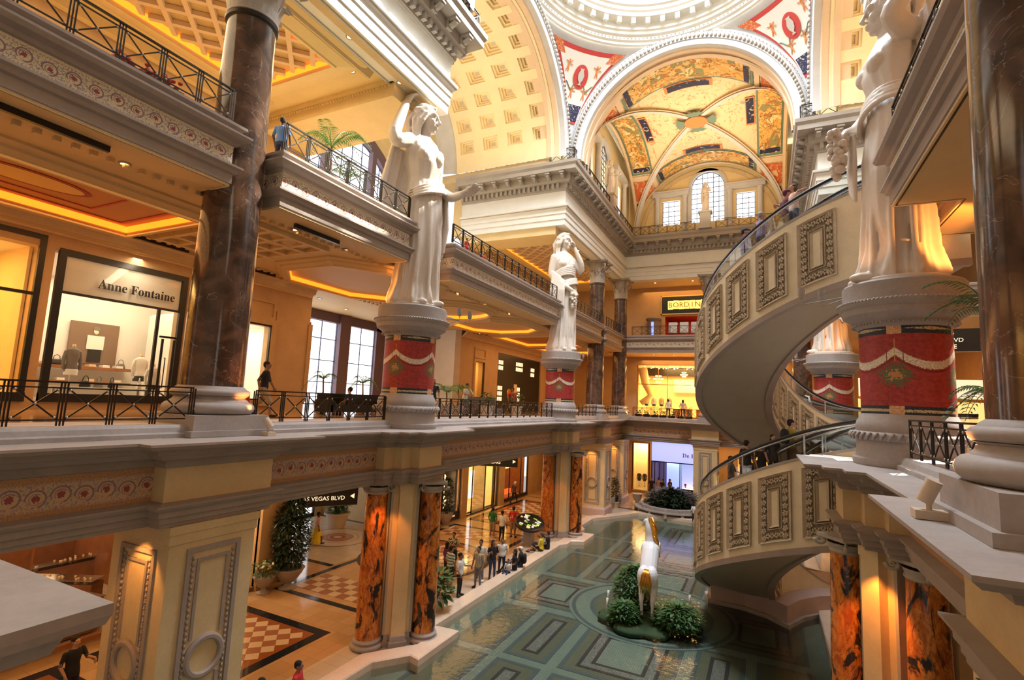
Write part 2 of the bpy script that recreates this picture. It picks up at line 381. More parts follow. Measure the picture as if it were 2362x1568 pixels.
fresco('fresco_navy', (.02, .02, .06), [((.55, .5, .4), 6.0, .62, 0)])
fresco('ceiling_fresco', (.55, .24, .07), [((.32, .09, .02), 1.7, .5, .018), ((.62, .30, .10), 2.2, .60, 0), ((.25, .06, .02), 4, .64, 0)])
plain('paint_red', (.55, .05, .04), .6); plain('paint_cream', (.80, .70, .52), .6); plain('paint_green', (.16, .24, .17), .6); plain('paint_orange', (.72, .24, .06), .6); plain('urn_grey', (.55, .50, .42), .6)
# ------------------------------------------------------------------ setting: ground floor, pool
XL, XR, YN, YC0, YC1, YF = -12.0, 2.8, -3.0, 17.2, 31.6, 48.5
AY, BY, CYs, DY, EY = 8.35, 16.0, 32.4, 41.4, 48.1        # stations of the piers
fl = struct('floor', 'polished marble ground floor with inlaid bands', 'floor', MB().box(-34, 16, -6, 60, -.75, -.6), 'floor_marble')
def plank(mb, x0, x1, y0, y1, z=0, h=.006, mi=0): return mb.box(x0, x1, y0, y1, z, z+h, mi)
POOLP = [(-11.2, -3), (-11.35, 12.6), (-11.35, 14.0), (-10.6, 15.0), (-10.2, 14.9), (-10.2, 17.4), (-11.2, 17.3), (-11.2, 18.3), (-11.2, 30.6), (-10.9, 31.0), (-10.9, 31.8), (-10.2, 32.2), (-10.2, 34.3),
         (-11.2, 34.2), (-11.2, 35.4), (-11.7, 36.2), (-11.7, 39.0), (-9.2, 43.2), (2, 43.2), (2.0, -3)]
def offset_poly(poly, d):
    n = len(poly); out = []
    for i in range(n):
        a, b, c = Vector(poly[i-1]), Vector(poly[i]), Vector(poly[(i+1) % n])
        n1 = (b-a).normalized(); n2 = (c-b).normalized(); n1 = Vector((n1.y, -n1.x)); n2 = Vector((n2.y, -n2.x))
        v = (n1+n2)/max(.3, 1+n1.dot(n2)); out.append(tuple(b+v*d))
    return out
# ground slab around the pool: quads from the pool outline out to the hall edge
g = MB(); outer = offset_poly(POOLP, -.5)
slab = [(-34, -6, -11.9, 60), (-11.9, 43.7, 16, 60), (2.4, -6, 16, 43.7)]
for x0, y0, x1, y1 in slab: g.box(x0, x1, y0, y1, -.6, 0)
g.build('floor_slab', 'floor_marble', fl)
cb = MB(); cb.sweep([(0, -.55), (0, .12), (-.04, .16), (-.62, .16), (-.66, .12), (-.66, -.1)], POOLP[:-1]+[(2.0, -3)], mi=0); cb.build('pool_curb', 'curb_marble', fl)
from mathutils.geometry import tessellate_polygon
inner = offset_poly(POOLP, -.60); rim = [(-13.0, -4), (-13.0, 44.6), (3.4, 44.6), (3.4, -4)]
loops = [[Vector((x, y, .004)) for x, y in rim], [Vector((x, y, .004)) for x, y in inner]]
MB().add([p for l in loops for p in l], tessellate_polygon(loops)).build('floor_apron', 'floor_pale', fl)
pf = struct('floor_1', 'green mosaic floor of the shallow pool', 'pool floor', MB().box(-12.4, 2.6, -4, 44, -.36, -.30), 'mosaic_pale')
Zp = -.298
def frame(mb, x0, x1, y0, y1, w, z, mi=0, h=.008):
    mb.box(x0, x1, y0, y0+w, z, z+h, mi).box(x0, x1, y1-w, y1, z, z+h, mi).box(x0, x0+w, y0+w, y1-w, z, z+h, mi).box(x1-w, x1, y0+w, y1-w, z, z+h, mi)
def panel(x0, x1, y0, y1, kind):
    MB().box(x0+.16, x1-.16, y0+.16, y1-.16, Zp, Zp+.004).build('mosaic_field', 'mosaic_olive', pf)
    b = MB(); frame(b, x0, x1, y0, y1, .16, Zp); b.build('mosaic_border', 'mosaic_grey', pf)
    if kind == 1:
        ix0, ix1, iy0, iy1 = (x0+x1)/2-.33, (x0+x1)/2+.33, y0+.5, y1-.5
        MB().box(ix0, ix1, iy0, iy1, Zp, Zp+.010).build('mosaic_scrollwork', 'mosaic_scroll', pf)
        b = MB(); frame(b, ix0, ix1, iy0, iy1, .13, Zp+.006); b.build('mosaic_dark_border', 'mosaic_dark', pf)
    if kind == 2:
        ix0, ix1, iy0, iy1 = x0+.52, x1-.52, y0+.45, y1-.5
        MB().box(ix0, ix1, iy0, iy1, Zp, Zp+.010).build('mosaic_scrollwork', 'mosaic_scroll', pf)
        b = MB(); frame(b, ix0, ix1, iy0, iy1, .13, Zp+.006); frame(b, ix0+.42, ix1-.42, iy0+.42, iy1-.42, .13, Zp+.006); b.build('mosaic_dark_border', 'mosaic_dark', pf)
        MB().box(ix0+.55, ix1-.55, iy0+.55, iy1-.55, Zp, Zp+.012).build('mosaic_centre', 'mosaic_pale', pf)
xa = [(-10.55, -8.85), (-8.5, -6.85), (-6.45, -2.75), (-2.35, -.7), (-.35, 1.35)]
for (y0, y1) in ((9.2, 12.9), (13.3, 17.25), (17.65, 21.8), (26.8, 30.95), (31.35, 35.3), (35.7, 41.6)):
    for k, (x0, x1) in enumerate(xa): panel(x0, x1, y0, y1, (0, 1, 2, 1, 0)[k])
panel(-10.55, -7.2, 22.35, 26.25, 2); panel(-2.0, 1.35, 22.35, 26.25, 2)
for r0, r1, m_ in ((0, 3.55, 'mosaic_pale'), (3.25, 3.42, 'mosaic_grey'), (2.45, 2.62, 'mosaic_grey'), (0, 2.45, 'mosaic_olive'), (1.5, 1.62, 'mosaic_dark')):
    z = Zp+(.022 if r0 else (.018 if m_ == 'mosaic_pale' else .020))
    MB().lathe([(max(r0, .001), z), (r1, z)], (CX, 24.3, 0), 64).build('mosaic_ring', m_, pf)
wt = tag(MB().add([(-12.3,-4,-.08),(2.5,-4,-.08),(2.5,44,-.08),(-12.3,44,-.08)],[(0,1,2,3)]).build('pool_water', 'water'), 'shallow clear water of the fountain pool with rippled reflections', 'water')
# inlays in the ground floor
ft = struct('floor_2', 'inlaid marble bands and chequered fields of the left aisle', 'floor inlay', MB().box(-19.6, -12.7, 44.5, 44.7, 0, .006), 'inlay_black')
def band_frame(x0, x1, y0, y1, w, mat, z=.004): b = MB(); frame(b, x0, x1, y0, y1, w, z); b.build('inlay_band', mat, ft)
tile_p = MB().box(-.5, .5, -.5, .5, 0, .008).mesh('tile', 'tile_pale'); tile_r = MB().box(-.5, .5, -.5, .5, 0, .008).mesh('tile', 'tile_rose')
def checks(x0, x1, y0, y1, s, diag=False, skip=None, keep=None):
    nx, ny = int((x1-x0)/s), int((y1-y0)/s)
    for i in range(nx+1):
        for j in range(ny+1):
            if diag:
                x, y = x0+i*s, y0+j*s+(s/2 if i % 2 else 0); q = s*.70; r = pi/4
                x = x0+i*s/2*1.0; y = y0+j*s+(s/2 if i % 2 else 0)
                if x > x1 or y > y1: continue
                me = tile_p if i % 2 else tile_r
                o = link('tile', me, ft, (x, y, .012), (0, 0, pi/4), (s*.7, s*.7, 1))
            else:
                if i == nx or j == ny: continue
                x, y = x0+(i+.5)*s, y0+(j+.5)*s
                if keep and not keep(x, y): continue
                link('tile', (tile_p, tile_r)[(i+j) % 2], ft, (x, y, .012), None, (s*.97, s*.97, 1))
for (y0, y1) in ((4.0, 9.2), (9.9, 15.1)):
    MB().box(-19.4, -14.2, y0, y1, .001, .005).build('inlay_field', 'inlay_brown', ft); band_frame(-19.4, -14.2, y0, y1, .38, 'inlay_black', .004)
    for i in range(-7, 8):
        for j in range(-7, 8):
            x, y = (i-j)*.297, (i+j)*.297
            if abs(x) < 1.8 and abs(y) < 1.85: link('tile', (tile_p, tile_r)[(i+j) % 2], ft, (-16.8+x, (y0+y1)/2+y, .008), (0, 0, pi/4), (.41, .41, 1))
MB().box(-19.4, -13.6, 17.0, 31.6, .001, .005).build('inlay_field', 'floor_marble', ft); band_frame(-19.4, -13.6, 16.9, 31.7, .3, 'inlay_black', .004)
checks(-18.9, -14.1, 17.6, 19.7, .48); checks(-18.9, -14.1, 28.9, 31.0, .48)
checks(-19.0, -14.2, 21.6, 27.0, .48, keep=lambda x, y: hypot(x+16.6, y-24.3) < 2.5)
for r0, r1, m_ in ((2.6, 3.3, 'inlay_brown'), (3.3, 3.55, 'inlay_black')):
    MB().lathe([(r0, .013), (r1, .013)], (-16.6, 24.3, 0), 64).build('inlay_ring', m_, ft)
MB().box(-28.5, -19.6, 20.6, 28, .001, .005).build('inlay_field', 'floor_pale', ft)
for y in (20.4, 28.0): MB().box(-28.5, -19.6, y, y+.3, .004, .009).build('inlay_band', 'inlay_black', ft)
for r0, r1, z, m_ in ((1.95, 2.03, .008, 'inlay_black'), (.001, 1.95, .007, 'tile_pale'), (1.2, 1.24, .009, 'inlay_brown'), (.55, .95, .009, 'tile_rose'), (.25, .5, .010, 'inlay_brown')):
    MB().lathe([(r0, z), (r1, z)], (-23.2, 24.6, 0), 48).build('inlay_ring', m_, ft)
band_frame(-19.4, -14.2, 33.4, 42.8, .3, 'inlay_black', .004); MB().box(-19.1, -14.5, 33.7, 42.5, .001, .005).build('inlay_field', 'inlay_brown', ft)
checks(-18.6, -15.0, 34.2, 42.1, .55)
checks(-9.5, 1.5, 45.4, 47.4, .5); MB().box(-11.5, 2, 44.9, 45.2, .004, .009).build('inlay_band', 'inlay_black', ft)
# ------------------------------------------------------------------ slabs, soffits, back walls
def slab_poly(name, label, rects, z0, z1, mat): 
    b = MB()
    for x0, x1, y0, y1 in rects: b.box(x0, x1, y0, y1, z0, z1)
    return struct(name, label, 'floor', b, mat)
s2 = slab_poly('floor_3', 'first gallery floor slab around the hall', ((-28, XL-.1, -3, YF+11.3), (XL-.1, XR+.1, YF+.1, YF+11.3), (XR+.1, 14, -3, 17.9), (XR+.1+8.6, 15, 17, 32), (XR+.1, 14, 31.4, YF+11.3)), 5.62, 7.70, 'floor_upper')
s3 = slab_poly('floor_4', 'second gallery floor slab around the hall', ((-28, XL-1.4, -3, YF+11.3), (XL-1.4, XL-.1, -3, 7.94), (XL-1.4, XL-.1, 9.46, 15.19), (XL-1.4, XL-.1, 18.31, 30.89), (XL-1.4, XL-.1, 33.31, DY-.46), (XL-1.4, XL-.1, DY+.86, YF+11.3), (XL-.1, XR+.1, YF+.1, YF+11.3), (XR+1.4, 14, -3, 17.3), (XR+.1, XR+1.4, 8.51, 14.59), (XR+.1, XR+1.4, -3, 6.59), (XR+1.4, 14, 31.6, YF+11.3), (XR+.1, XR+1.4, 33.41, YF+11.3), (12.5, 15, 17, 32)), 13.64, 15.30, 'gallery_ceiling')
s4 = slab_poly('ceiling', 'upper gallery ceilings behind the entablature', ((-24.5, XL-.9, -3, YC0-.1), (-21, XL-.9, YC1+.1, YF+11.3), (XL-.9, XR+.9, YF+.9, YF+11.3), (XR+.9, 14, -3, YC0-.1), (XR+.9, 14, YC1+.1, YF+11.3)), 20.75, 24.6, 'yellow')
for nm, poly in (('wall_left', (-21.6, -20, -3, 17.9)), ('wall_left_1', (-21.2, -20, 33.4, YF+11.3)), ('wall_right', (13, 13.4, -3, YF+11.3)), ('wall_far', (-21, 14, YF+11.0, YF+11.3)), ('wall_near', (-21, 14, -6, -5.7))):
    b = MB(); z0 = 7.7 if nm == 'wall_left' else 7.7
    if nm == 'wall_near': b.box(-21, 14, -6.0, -5.7, 0, 31)
    elif nm == 'wall_left':
        b.box(-21.6, -20, 7.50, 7.85, 7.95, 12.7)
        for y0, y1 in ((-3, 1.0), (11.95, 13.4), (16.0, 18.15)): b.box(-20.5, -20, y0, y1, 7.95, 12.7)
        b.box(-20.5, -20, -3, 18.15, 12.70, 13.7).box(-20.5, -20, 13.4, 16, 11.45, 12.7).box(-20.5, -20, -3, 18.15, 7.7, 7.95)
        b.box(-20.5, -20, -3, 17.0, 15.3, 20.8)
    elif nm == 'wall_left_1':
        b.box(-20.5, -20, 32.2, 34.4, 7.7, 13.7).box(-20.5, -20, 35.8, 38.2, 7.7, 13.7).box(-20.5, -20, 34.4, 35.8, 11.6, 13.7).box(-20.5, -20, 38.2, 47.5, 12.6, 13.7).box(-20.5, -20, 47.5, YF+11.3, 7.7, 13.7)
        b.box(-20.5, -20, 32.2, YF+11.3, 15.3, 20.8)
    else: b.box(*poly, 0, 20.8)
    struct(nm, nm.replace('_', ' '), 'wall', b, 'wall_warm' if nm != 'wall_near' else 'pale_wall')
struct('ceiling_1', 'unseen roof added to keep the sun out of the near nave', 'ceiling', MB().box(-14, 5, -6, 16.6, 30.2, 30.6).box(-14.2, -13.6, -6, 16.6, 24.6, 30.6).box(4.6, 5.2, -6, 16.6, 24.6, 30.6), 'pale_wall')  # out of view, added so the sun enters only by the dome
# ------------------------------------------------------------------ entablatures (mitred mouldings)
def jog(pts, y, hw, d, steps=1, dirn=1):
    """project (d>0) or recess the run at y by d over a half width hw"""
    out = []
    for k in range(steps): out += [(y-hw+k*hw*.28, d*k/steps, d*(k+1)/steps)]
    return out
def run_left(x0, y0, y1, jogs, side=1):
    """plan path going +Y (side 1, outward +X) with ressauts"""
    P = [(x0, y0)]
    for (y, hw, d, st) in jogs:
        for k in range(st):
            yy = y-hw+k*hw*.3; P += [(x0+side*d*k/st, yy), (x0+side*d*(k+1)/st, yy)]
        for k in range(st)[::-1]:
            yy = y+hw-k*hw*.3; P += [(x0+side*d*(k+1)/st, yy), (x0+side*d*k/st, yy)]
    P.append((x0, y1)); return P
AY, BY, CYs, DY, EY = 8.35, 16.0, 32.4, 41.4, 48.1        # stations of the piers
low_left = run_left(XL, -3, YF, [(AY, 1.35, .42, 1), (BY, 1.75, 1.05, 3), (CYs, 1.7, 1.0, 3), (DY, 1.2, .55, 1)])
low_far = [(-10.8, YF), (-10.8, YF-.5), (-5.7, YF-.5), (-5.7, YF-1.1), (-3.5, YF-1.1), (-3.5, YF-.5), (1.6, YF-.5), (1.6, YF), (XR, YF)]
low_right = [(2*CX-x, y) for x, y in run_left(XL, 4.0, YF, [(7.55, 1.35, .50, 1), (BY, 1.75, 1.1, 3), (CYs, 1.7, 1.0, 3), (DY, 1.2, .55, 1)])][::-1]
P_low = low_left+low_far[1:-1]+low_right
ARCHI = [(-1.6, 5.56), (.02, 5.56), (.02, 5.64), (.06, 5.66), (.06, 5.78), (.12, 5.80), (.12, 5.93), (.17, 5.95), (.24, 6.02), (.24, 6.06), (.0, 6.10)]
DECK = [(0, 6.82), (.06, 6.84), (.10, 6.93), (.10, 6.99), (.27, 7.04), (.33, 7.13), (.52, 7.17), (.55, 7.27), (.80, 7.31), (.88, 7.38), (.88, 7.43), (.0, 7.44)]
STEP = [(.06, 7.3), (.06, 7.53), (.0, 7.56), (-.03, 7.66), (-.10, 7.72), (-1.6, 7.72)]
t1 = struct('trim_1', 'carved stone architrave below the first gallery', 'moulding', MB().sweep(ARCHI, P_low), 'stone')
b = MB().sweep([(0, 6.10), (0, 6.82)], P_low, capends=False)
b.m = [0 if (all(abs(b.v[i][0]-XL) < .02 for i in f) or all(abs(b.v[i][0]-XR) < .02 for i in f) or all(abs(b.v[i][1]-(YF-.5)) < .02 for i in f)) and max(b.v[i][1]+b.v[i][0]*.3 for i in f)-min(b.v[i][1]+b.v[i][0]*.3 for i in f) > 1. else 1 for f in b.f]
b.build('frieze', ['frieze_low', 'cream'], t1)
b = MB().sweep(DECK, P_low); b.m = [1 if (abs(min(b.v[i][2] for i in f)-7.43) < .02 or min(b.v[i][2] for i in f) > 7.42) else 0 for f in b.f]
b.build('cornice', ['stone', 'ledge'], t1)
MB().sweep(STEP, [(XL, -3), (XL, YF), (XR, YF), (XR, 18.0)]).build('plinth_step', 'ledge', t1); MB().sweep(STEP, [(XR, 17.8), (XR, 4.0)]).build('plinth_step', 'ledge', t1)
b = MB()
for y, hw, d, st in ((AY, 1.35, .42, 1), (BY, 1.75, 1.05, 3), (CYs, 1.7, 1.0, 3), (DY, 1.2, .55, 1)):
    for k in range(st): b.box(XL-.3, XL+.02+d*(k+1)/st, y-hw+k*hw*.3, y+hw-k*hw*.3, 7.30, 7.432+k*.001)
for y, hw, d, st in ((7.55, 1.35, .50, 1), (BY, 1.75, 1.1, 3), (CYs, 1.7, 1.0, 3), (DY, 1.2, .55, 1)):
    for k in range(st): b.box(XR-.02-d*(k+1)/st, XR+.3, y-hw+k*hw*.3, y+hw-k*hw*.3, 7.30, 7.432+k*.001)
b.build('ledge_top', 'ledge', t1)
P_l3L1 = [(XL-1.0, -3), (XL, -3), (XL, 7.35), (XL-1.0, 7.35)]; P3 = [[(XL, -3), (XL, 7.95), (XL-.7, 7.95), (XL-.7, 9.45), (XL, 9.45), (XL, 15.2), (XL-1.35, 15.2), (XL-1.35, 18.3), (XL, 18.3), (XL, 30.9), (XL-1.3, 30.9), (XL-1.3, 33.3), (XL, 33.3), (XL, DY-.45), (XL-.6, DY-.45), (XL-.6, DY+.85), (XL, DY+.85), (XL, YF-.1), (XL+.1, YF), (XR, YF), (XR, 33.4), (XR+1.1, 33.4), (XR+1.1, 31.5), (12, 31.5)],
      [(12, 17.4), (XR+1.3, 17.4), (XR+1.3, 14.6), (XR, 14.6), (XR, 8.5), (XR+1.0, 8.5), (XR+1.0, 6.6), (XR, 6.6), (XR, -3)]]
L3A = [(-.05, 13.63), (0, 13.62), (0, 13.68), (.03, 13.69), (.03, 13.92), (.10, 13.95), (.13, 14.03), (.20, 14.08), (.20, 14.13), (0, 14.17)]
L3C = [(0, 14.66), (.06, 14.68), (.10, 14.76), (.25, 14.81), (.30, 14.90), (.30, 14.95), (.14, 14.97), (.12, 15.06), (.20, 15.12), (.20, 15.19), (-.08, 15.21), (-.10, 15.31), (-1.2, 15.33)]
t2 = struct('trim_2', 'stone mouldings of the second gallery edge', 'moulding', MB().box(-12.5, -12.4, -3, -2.9, 14, 15), 'stone')
for p in P3:
    b = MB().sweep(L3A, p); b.m = [1 if max(b.v[i][2] for i in f) < 13.685 else 0 for f in b.f]; b.build('moulding', ['stone', 'cream'], t2)
    MB().sweep([(0, 14.17), (0, 14.66)], p, capends=False).build('frieze', 'frieze_high', t2); MB().sweep(L3C, p).build('moulding', 'stone', t2)
ENT = [(-.95, 20.6), (0, 20.6), (0, 20.98), (.05, 21.0), (.05, 21.36), (.10, 21.38), (.10, 21.66), (.16, 21.70), (.26, 21.84), (.28, 21.94), (0, 21.98), (0, 22.98)]
ENT2 = [(0, 22.98), (.07, 23.0), (.12, 23.10), (.16, 23.14), (.16, 23.44), (.36, 23.46), (.36, 23.50), (.46, 23.60), (.46, 24.02), (1.0, 24.04), (1.0, 24.30), (1.10, 24.46), (1.12, 24.66), (.9, 24.70), (-.9, 24.72)]
EP = [[(XL, -3), (XL, YC0), (-20.2, YC0)], [(-20.2, YC1), (XL, YC1), (XL, YF), (XR, YF), (XR, YC1), (11, YC1)], [(11, YC0), (XR, YC0), (XR, -3)]]
t3 = struct('trim_3', 'white upper entablature running round the crossing', 'moulding', MB().box(-13, -12.9, -3, -2.9, 21, 22), 'white_plaster')
dent = MB().box(-.0, .20, -.085, .085, -.15, .15).mesh('dentil', 'grey_stone')
mo = MB().box(0, .50, -.17, .17, .04, .16).box(0, .14, -.15, .15, -.26, .04); mo.tube([(.14, 0, -.14), (.26, 0, -.10), (.42, 0, -.0)], .13, 6); mo = mo.mesh('modillion', 'grey_stone')
nd = 0
for p in EP:
    MB().sweep(ENT, p).build('architrave', 'white_plaster', t3); MB().sweep(ENT2, p).build('cornice', 'grey_stone', t3)
    b = MB()
    for (o1, z1, r1) in ((.20, 21.79, .05), (.10, 23.07, .05)):
        b.sweep([(o1-.02, z1-r1), (o1+.05, z1), (o1-.02, z1+r1)], p, capends=False)
    b.build('bead_moulding', 'grey_stone', t3)
    for a, c in zip(p[:-1], p[1:]):
        a, c = Vector(a), Vector(c); d = (c-a); L = d.length; d.normalize(); nrm = Vector((d.y, -d.x)); rz = atan2(nrm.y, nrm.x)
        if a.y < 0 or c.y < 0:
            rng = [(q+.5)*.36 for q in range(int(L/.36))]; rng = [q for q in rng if (a+d*q).y > 9.5]
        else: rng = [(q+.5)*.36 for q in range(int(L/.36))]
        if (a.x+c.x)/2 > 0 and (a-c).length > 5 and abs(a.x-c.x) < .1 and min(a.y, c.y) > 30: pass
        rest = MB()
        for q in rng:
            w = a+d*q+nrm*.16
            if nd < 296 and w.x < 3.5: link('dentil', dent, t3, (w.x, w.y, 23.29), (0, 0, rz)); nd += 1
            else: rest.tf_box = 0; rest.box(w.x-.08, w.x+.08, w.y-.08, w.y+.08, 23.14, 23.44)
        if rest.v: o = rest.build('dentil_row', 'grey_stone', t3); o['kind'] = 'stuff'
        k = int(L/1.02); 
        for q in range(k+1):
            w = a+d*(L*(q+.0)/max(k, 1) if k else 0)+nrm*.46
            if (w.y > 9.5): link('modillion', mo, t3, (w.x, w.y, 23.86), (0, 0, rz))
# ------------------------------------------------------------------ columns
def leaf_mb(h, w, out, curl=.25, n=6):
    b = MB(); vs = []
    for i in range(n+1):
        t = i/n; ww = w*(.75+.5*sin(pi*min(1, t*1.15)))*(1 if t < .8 else 1-(t-.8)*3.2); o = out*(t**2.2); z = h*(t if t < .85 else .85-(t-.85)*1.1+.0)
        if t >= .85: o += (t-.85)*out*2.2
        for k, s in enumerate((-1, -.5, 0, .5, 1)): vs.append((o+(.06 if s == 0 else .03 if abs(s) == .5 else 0)*w*2, s*ww/2, z+(0 if abs(s) < 1 else -h*.03*(i % 2))))
    fs = [(i*5+k, i*5+k+1, i*5+k+6, i*5+k+5) for i in range(n) for k in range(4)]
    return b.add(vs, fs)
def capital(parent, r, z, h, mat='arch_stone', abh=.16):
    b = MB(); b.lathe([(r*1.02, 0), (r*1.10, .03), (r*1.10, .09), (r*1.0, .11), (r*.98, h*.2), (r*1.0, h*.6), (r*1.22, h*.9), (r*1.25, h)], (0, 0, z), 32)
    w = r*1.75; poly = []
    for q in range(4):
        a = q*pi/2+pi/4; c = Vector((cos(a), sin(a)))*w*1.30; t = Vector((-sin(a), cos(a)))*r*.16
        poly += [tuple(c-t), tuple(c+t)]; m = Vector((cos(a+pi/4), sin(a+pi/4)))*w*.83; poly.append(tuple(m))
    b.prism(poly, z+h, z+h+abh*.5).prism([(x*1.05, y*1.05) for x, y in poly], z+h+abh*.5, z+h+abh)
    cp = b.build('capital', mat, parent, SM)
    for row, (n, hh, ww, oo, z0, off) in enumerate(((8, h*.42, r*.62, r*.34, z+.1, 0), (8, h*.66, r*.62, r*.45, z+.1, pi/8))):
        lm = leaf_mb(hh, ww, oo).mesh('acanthus_leaf', mat, True)
        for k in range(n):
            a = 2*pi*k/n+off; link('acanthus_leaf', lm, cp, (cos(a)*r*(1.0+.02*row), sin(a)*r*(1.0+.02*row), z0), (0, 0, a))
    v = MB()
    v.tube([(r*1.05, 0, h*.52), (r*1.35, 0, h*.78), (r*1.75, 0, h*.93), (r*2.1, 0, h*.86), (r*2.12, 0, h*.70), (r*1.92, 0, h*.66), (r*1.86, 0, h*.76)], [r*.07, r*.10, r*.12, r*.12, r*.11, r*.10, r*.08], 6)
    vm = v.mesh('volute', mat, True)
    for k in range(4): link('volute', vm, cp, (0, 0, z), (0, 0, pi/4+k*pi/2))
    fm = MB().ell((r*1.5, 0, h*.95), r*.16, r*.2, r*.16, 8, 5).mesh('fleuron', mat, True)
    for k in range(4): link('fleuron', fm, cp, (0, 0, z), (0, 0, k*pi/2))
    return cp
def col_base(parent, r, z0, plinth=True, mat='ledge'):
    b = MB(); z = z0
    def tor(rc, hh, z): return [(rc+hh/2*sin(pi*t/6), z+hh/2*(1-cos(pi*t/6))) for t in range(7)]
    prof = [(r*1.0, z)]+tor(r*1.22, .30, z)+[(r*1.2, z+.33), (r*1.12, z+.38), (r*1.10, z+.42), (r*1.18, z+.45)]+tor(r*1.12, .17, z+.45)+[(r*1.08, z+.66), (r*1.0, z+.70)]
    b.lathe(prof, n=48); b.build('base', mat, parent, SM)
def dark_column(name, label, x, y, r=.71, z0=7.72, ztop=18.7, short=True, plinth=.95, side=1, h=1.72):
    t = thing(name, label, 'column', (x, y, 0))
    pb = MB(); w = plinth
    pb.box(-w, w, -w, w, z0-.02, z0+.10) if False else None
    pb = MB().box(-w*1.10, w*1.10, -w*1.10, w*1.10, 7.44, 7.58).box(-w, w, -w, w, 7.58, 7.94); pb.build('plinth', 'ledge', t)
    col_base(t, r, 7.94)
    zb = 8.64; n = 12; H = ztop-zb
    prof = [(r*(1-.17*(k/n)**1.5), zb+H*k/n) for k in range(n+1)]; rt = prof[-1][0]
    MB().lathe(prof, n=64).build('shaft', 'brown_marble', t, True)
    MB().lathe([(rt, ztop-.10), (rt*1.10, ztop-.06), (rt*1.12, ztop+.02), (rt*1.06, ztop+.06), (rt, ztop+.06)], n=48).build('neck_ring', 'bronze' if y < 10 else 'brown_marble', t, SM)
    capital(t, rt, ztop+.04, h, 'grey_stone')
    if short:
        MB().lathe([(r*.98, 7.7), (r*.98, 13.5)], (-side*.95, 0, 0), 48).build('rear_shaft', 'brown_marble', t, True)
        MB().lathe([(r*.98, 13.5), (.01, 13.55)], (-side*.95, 0, 0), 48).build('rear_shaft_top', 'brown_marble', t)
    return t
dark_column('marble_column', 'huge dark brown marble column standing between the two near left railings', -12.8, 8.62, .735, short=False, plinth=1.0)
dark_column('marble_column', 'dark brown marble column filling the right edge of the photo', 2.95, 7.55, .71, short=False)
dark_column('marble_column', 'brown marble column with leafy capital just right of the grape holding statue', -12.6, 41.5, .71, short=False)
dark_column('marble_column', 'brown marble column at the far left corner of the hall, orange lit base', -12.3, 48.3, .68, short=False)
dark_column('marble_column', 'marble column on the far gallery partly behind the spiral escalator', -4.3, YF+.1, .66, side=0, short=False)
dark_column('marble_column', 'marble column at the far right corner of the far gallery', 2.8, YF+.1, .66, side=0, short=False)
dark_column('marble_column', 'slim dark marble column seen inside the spiral beside the small red pedestal', 2.4, DY, .6, short=False)
# ------------------------------------------------------------------ red painted pedestals
def pedestal_mat():
    m = Mat('pedestal_paint', (.45, .03, .02), .55); x, y, z = m.xyz(m.pos(True)); th = y.atan2(x)
    n = m.noise(m.pos(True), 9, 4); n2 = m.noise(m.pos(True), 26, 3, 1)
    c = m.ramp(n, [(.35, (.27, .018, .015)), (.65, (.40, .04, .03))])
    g = m.mix(n2.gt(.55), (.012, .016, .035), (.03, .035, .06)); a4 = ((th*(2/pi)+.5).fract()-.5)     # -.5..+.5 between the garland hooks
    hook = a4.abs().gt(.40)
    top = z.gt(2.66)+z.lt(.30); feather = ((z-2.83).abs().lt(.05*(1-(a4*3).abs()+.2)) + (z-.15).abs().lt(.045))*n2.gt(.42)
    sag = (a4*a4)*1.9+1.62; gar = (z-sag+(n2-.5)*.16).abs()
    c = m.mix((z-sag+.20).abs().lt(.035)*(1-hook.v if False else 1), c, (.20, .01, .01))
    c = m.mix(gar.lt(.125)*z.lt(2.64)*z.gt(1.4), c, m.ramp(n2, [(.35, (.45, .34, .22)), (.6, (.78, .70, .55))]))
    bx = (a4.abs()-.5).abs()
    c = m.mix((bx-.11).abs().lt(.006)*z.band(.45, 2.2), c, (.22, .02, .02)); c = m.mix((z-.45).abs().lt(.01)*bx.gt(.11), c, (.22, .02, .02))
    stem = bx.lt(.005)*z.band(1.75, 2.5); c = m.mix(stem, c, (.6, .35, .12))
    tx = (a4.abs()-.5)*pi*.5*1.0; dz = z-1.30; d = (tx*tx+dz*dz).sqrt(); s = m.noise(m.pos(True), 11, 3, 1.5)
    c = m.mix((d+(s-.5)*1.0).lt(.34)*d.lt(.5), c, (.10, .12, .05)); c = m.mix((d+(s-.45)*.8).lt(.16), c, (.48, .22, .07))
    dark = m.mix(feather, g, (.55, .45, .22)); c = m.mix(top, c, dark); c = m.mix(hook*(top), c, (.55, .28, .13)); c = m.mix(hook*top*n2.gt(.55), c, (.75, .5, .3))
    m.color(c); M['pedestal_paint'] = m.m
pedestal_mat()
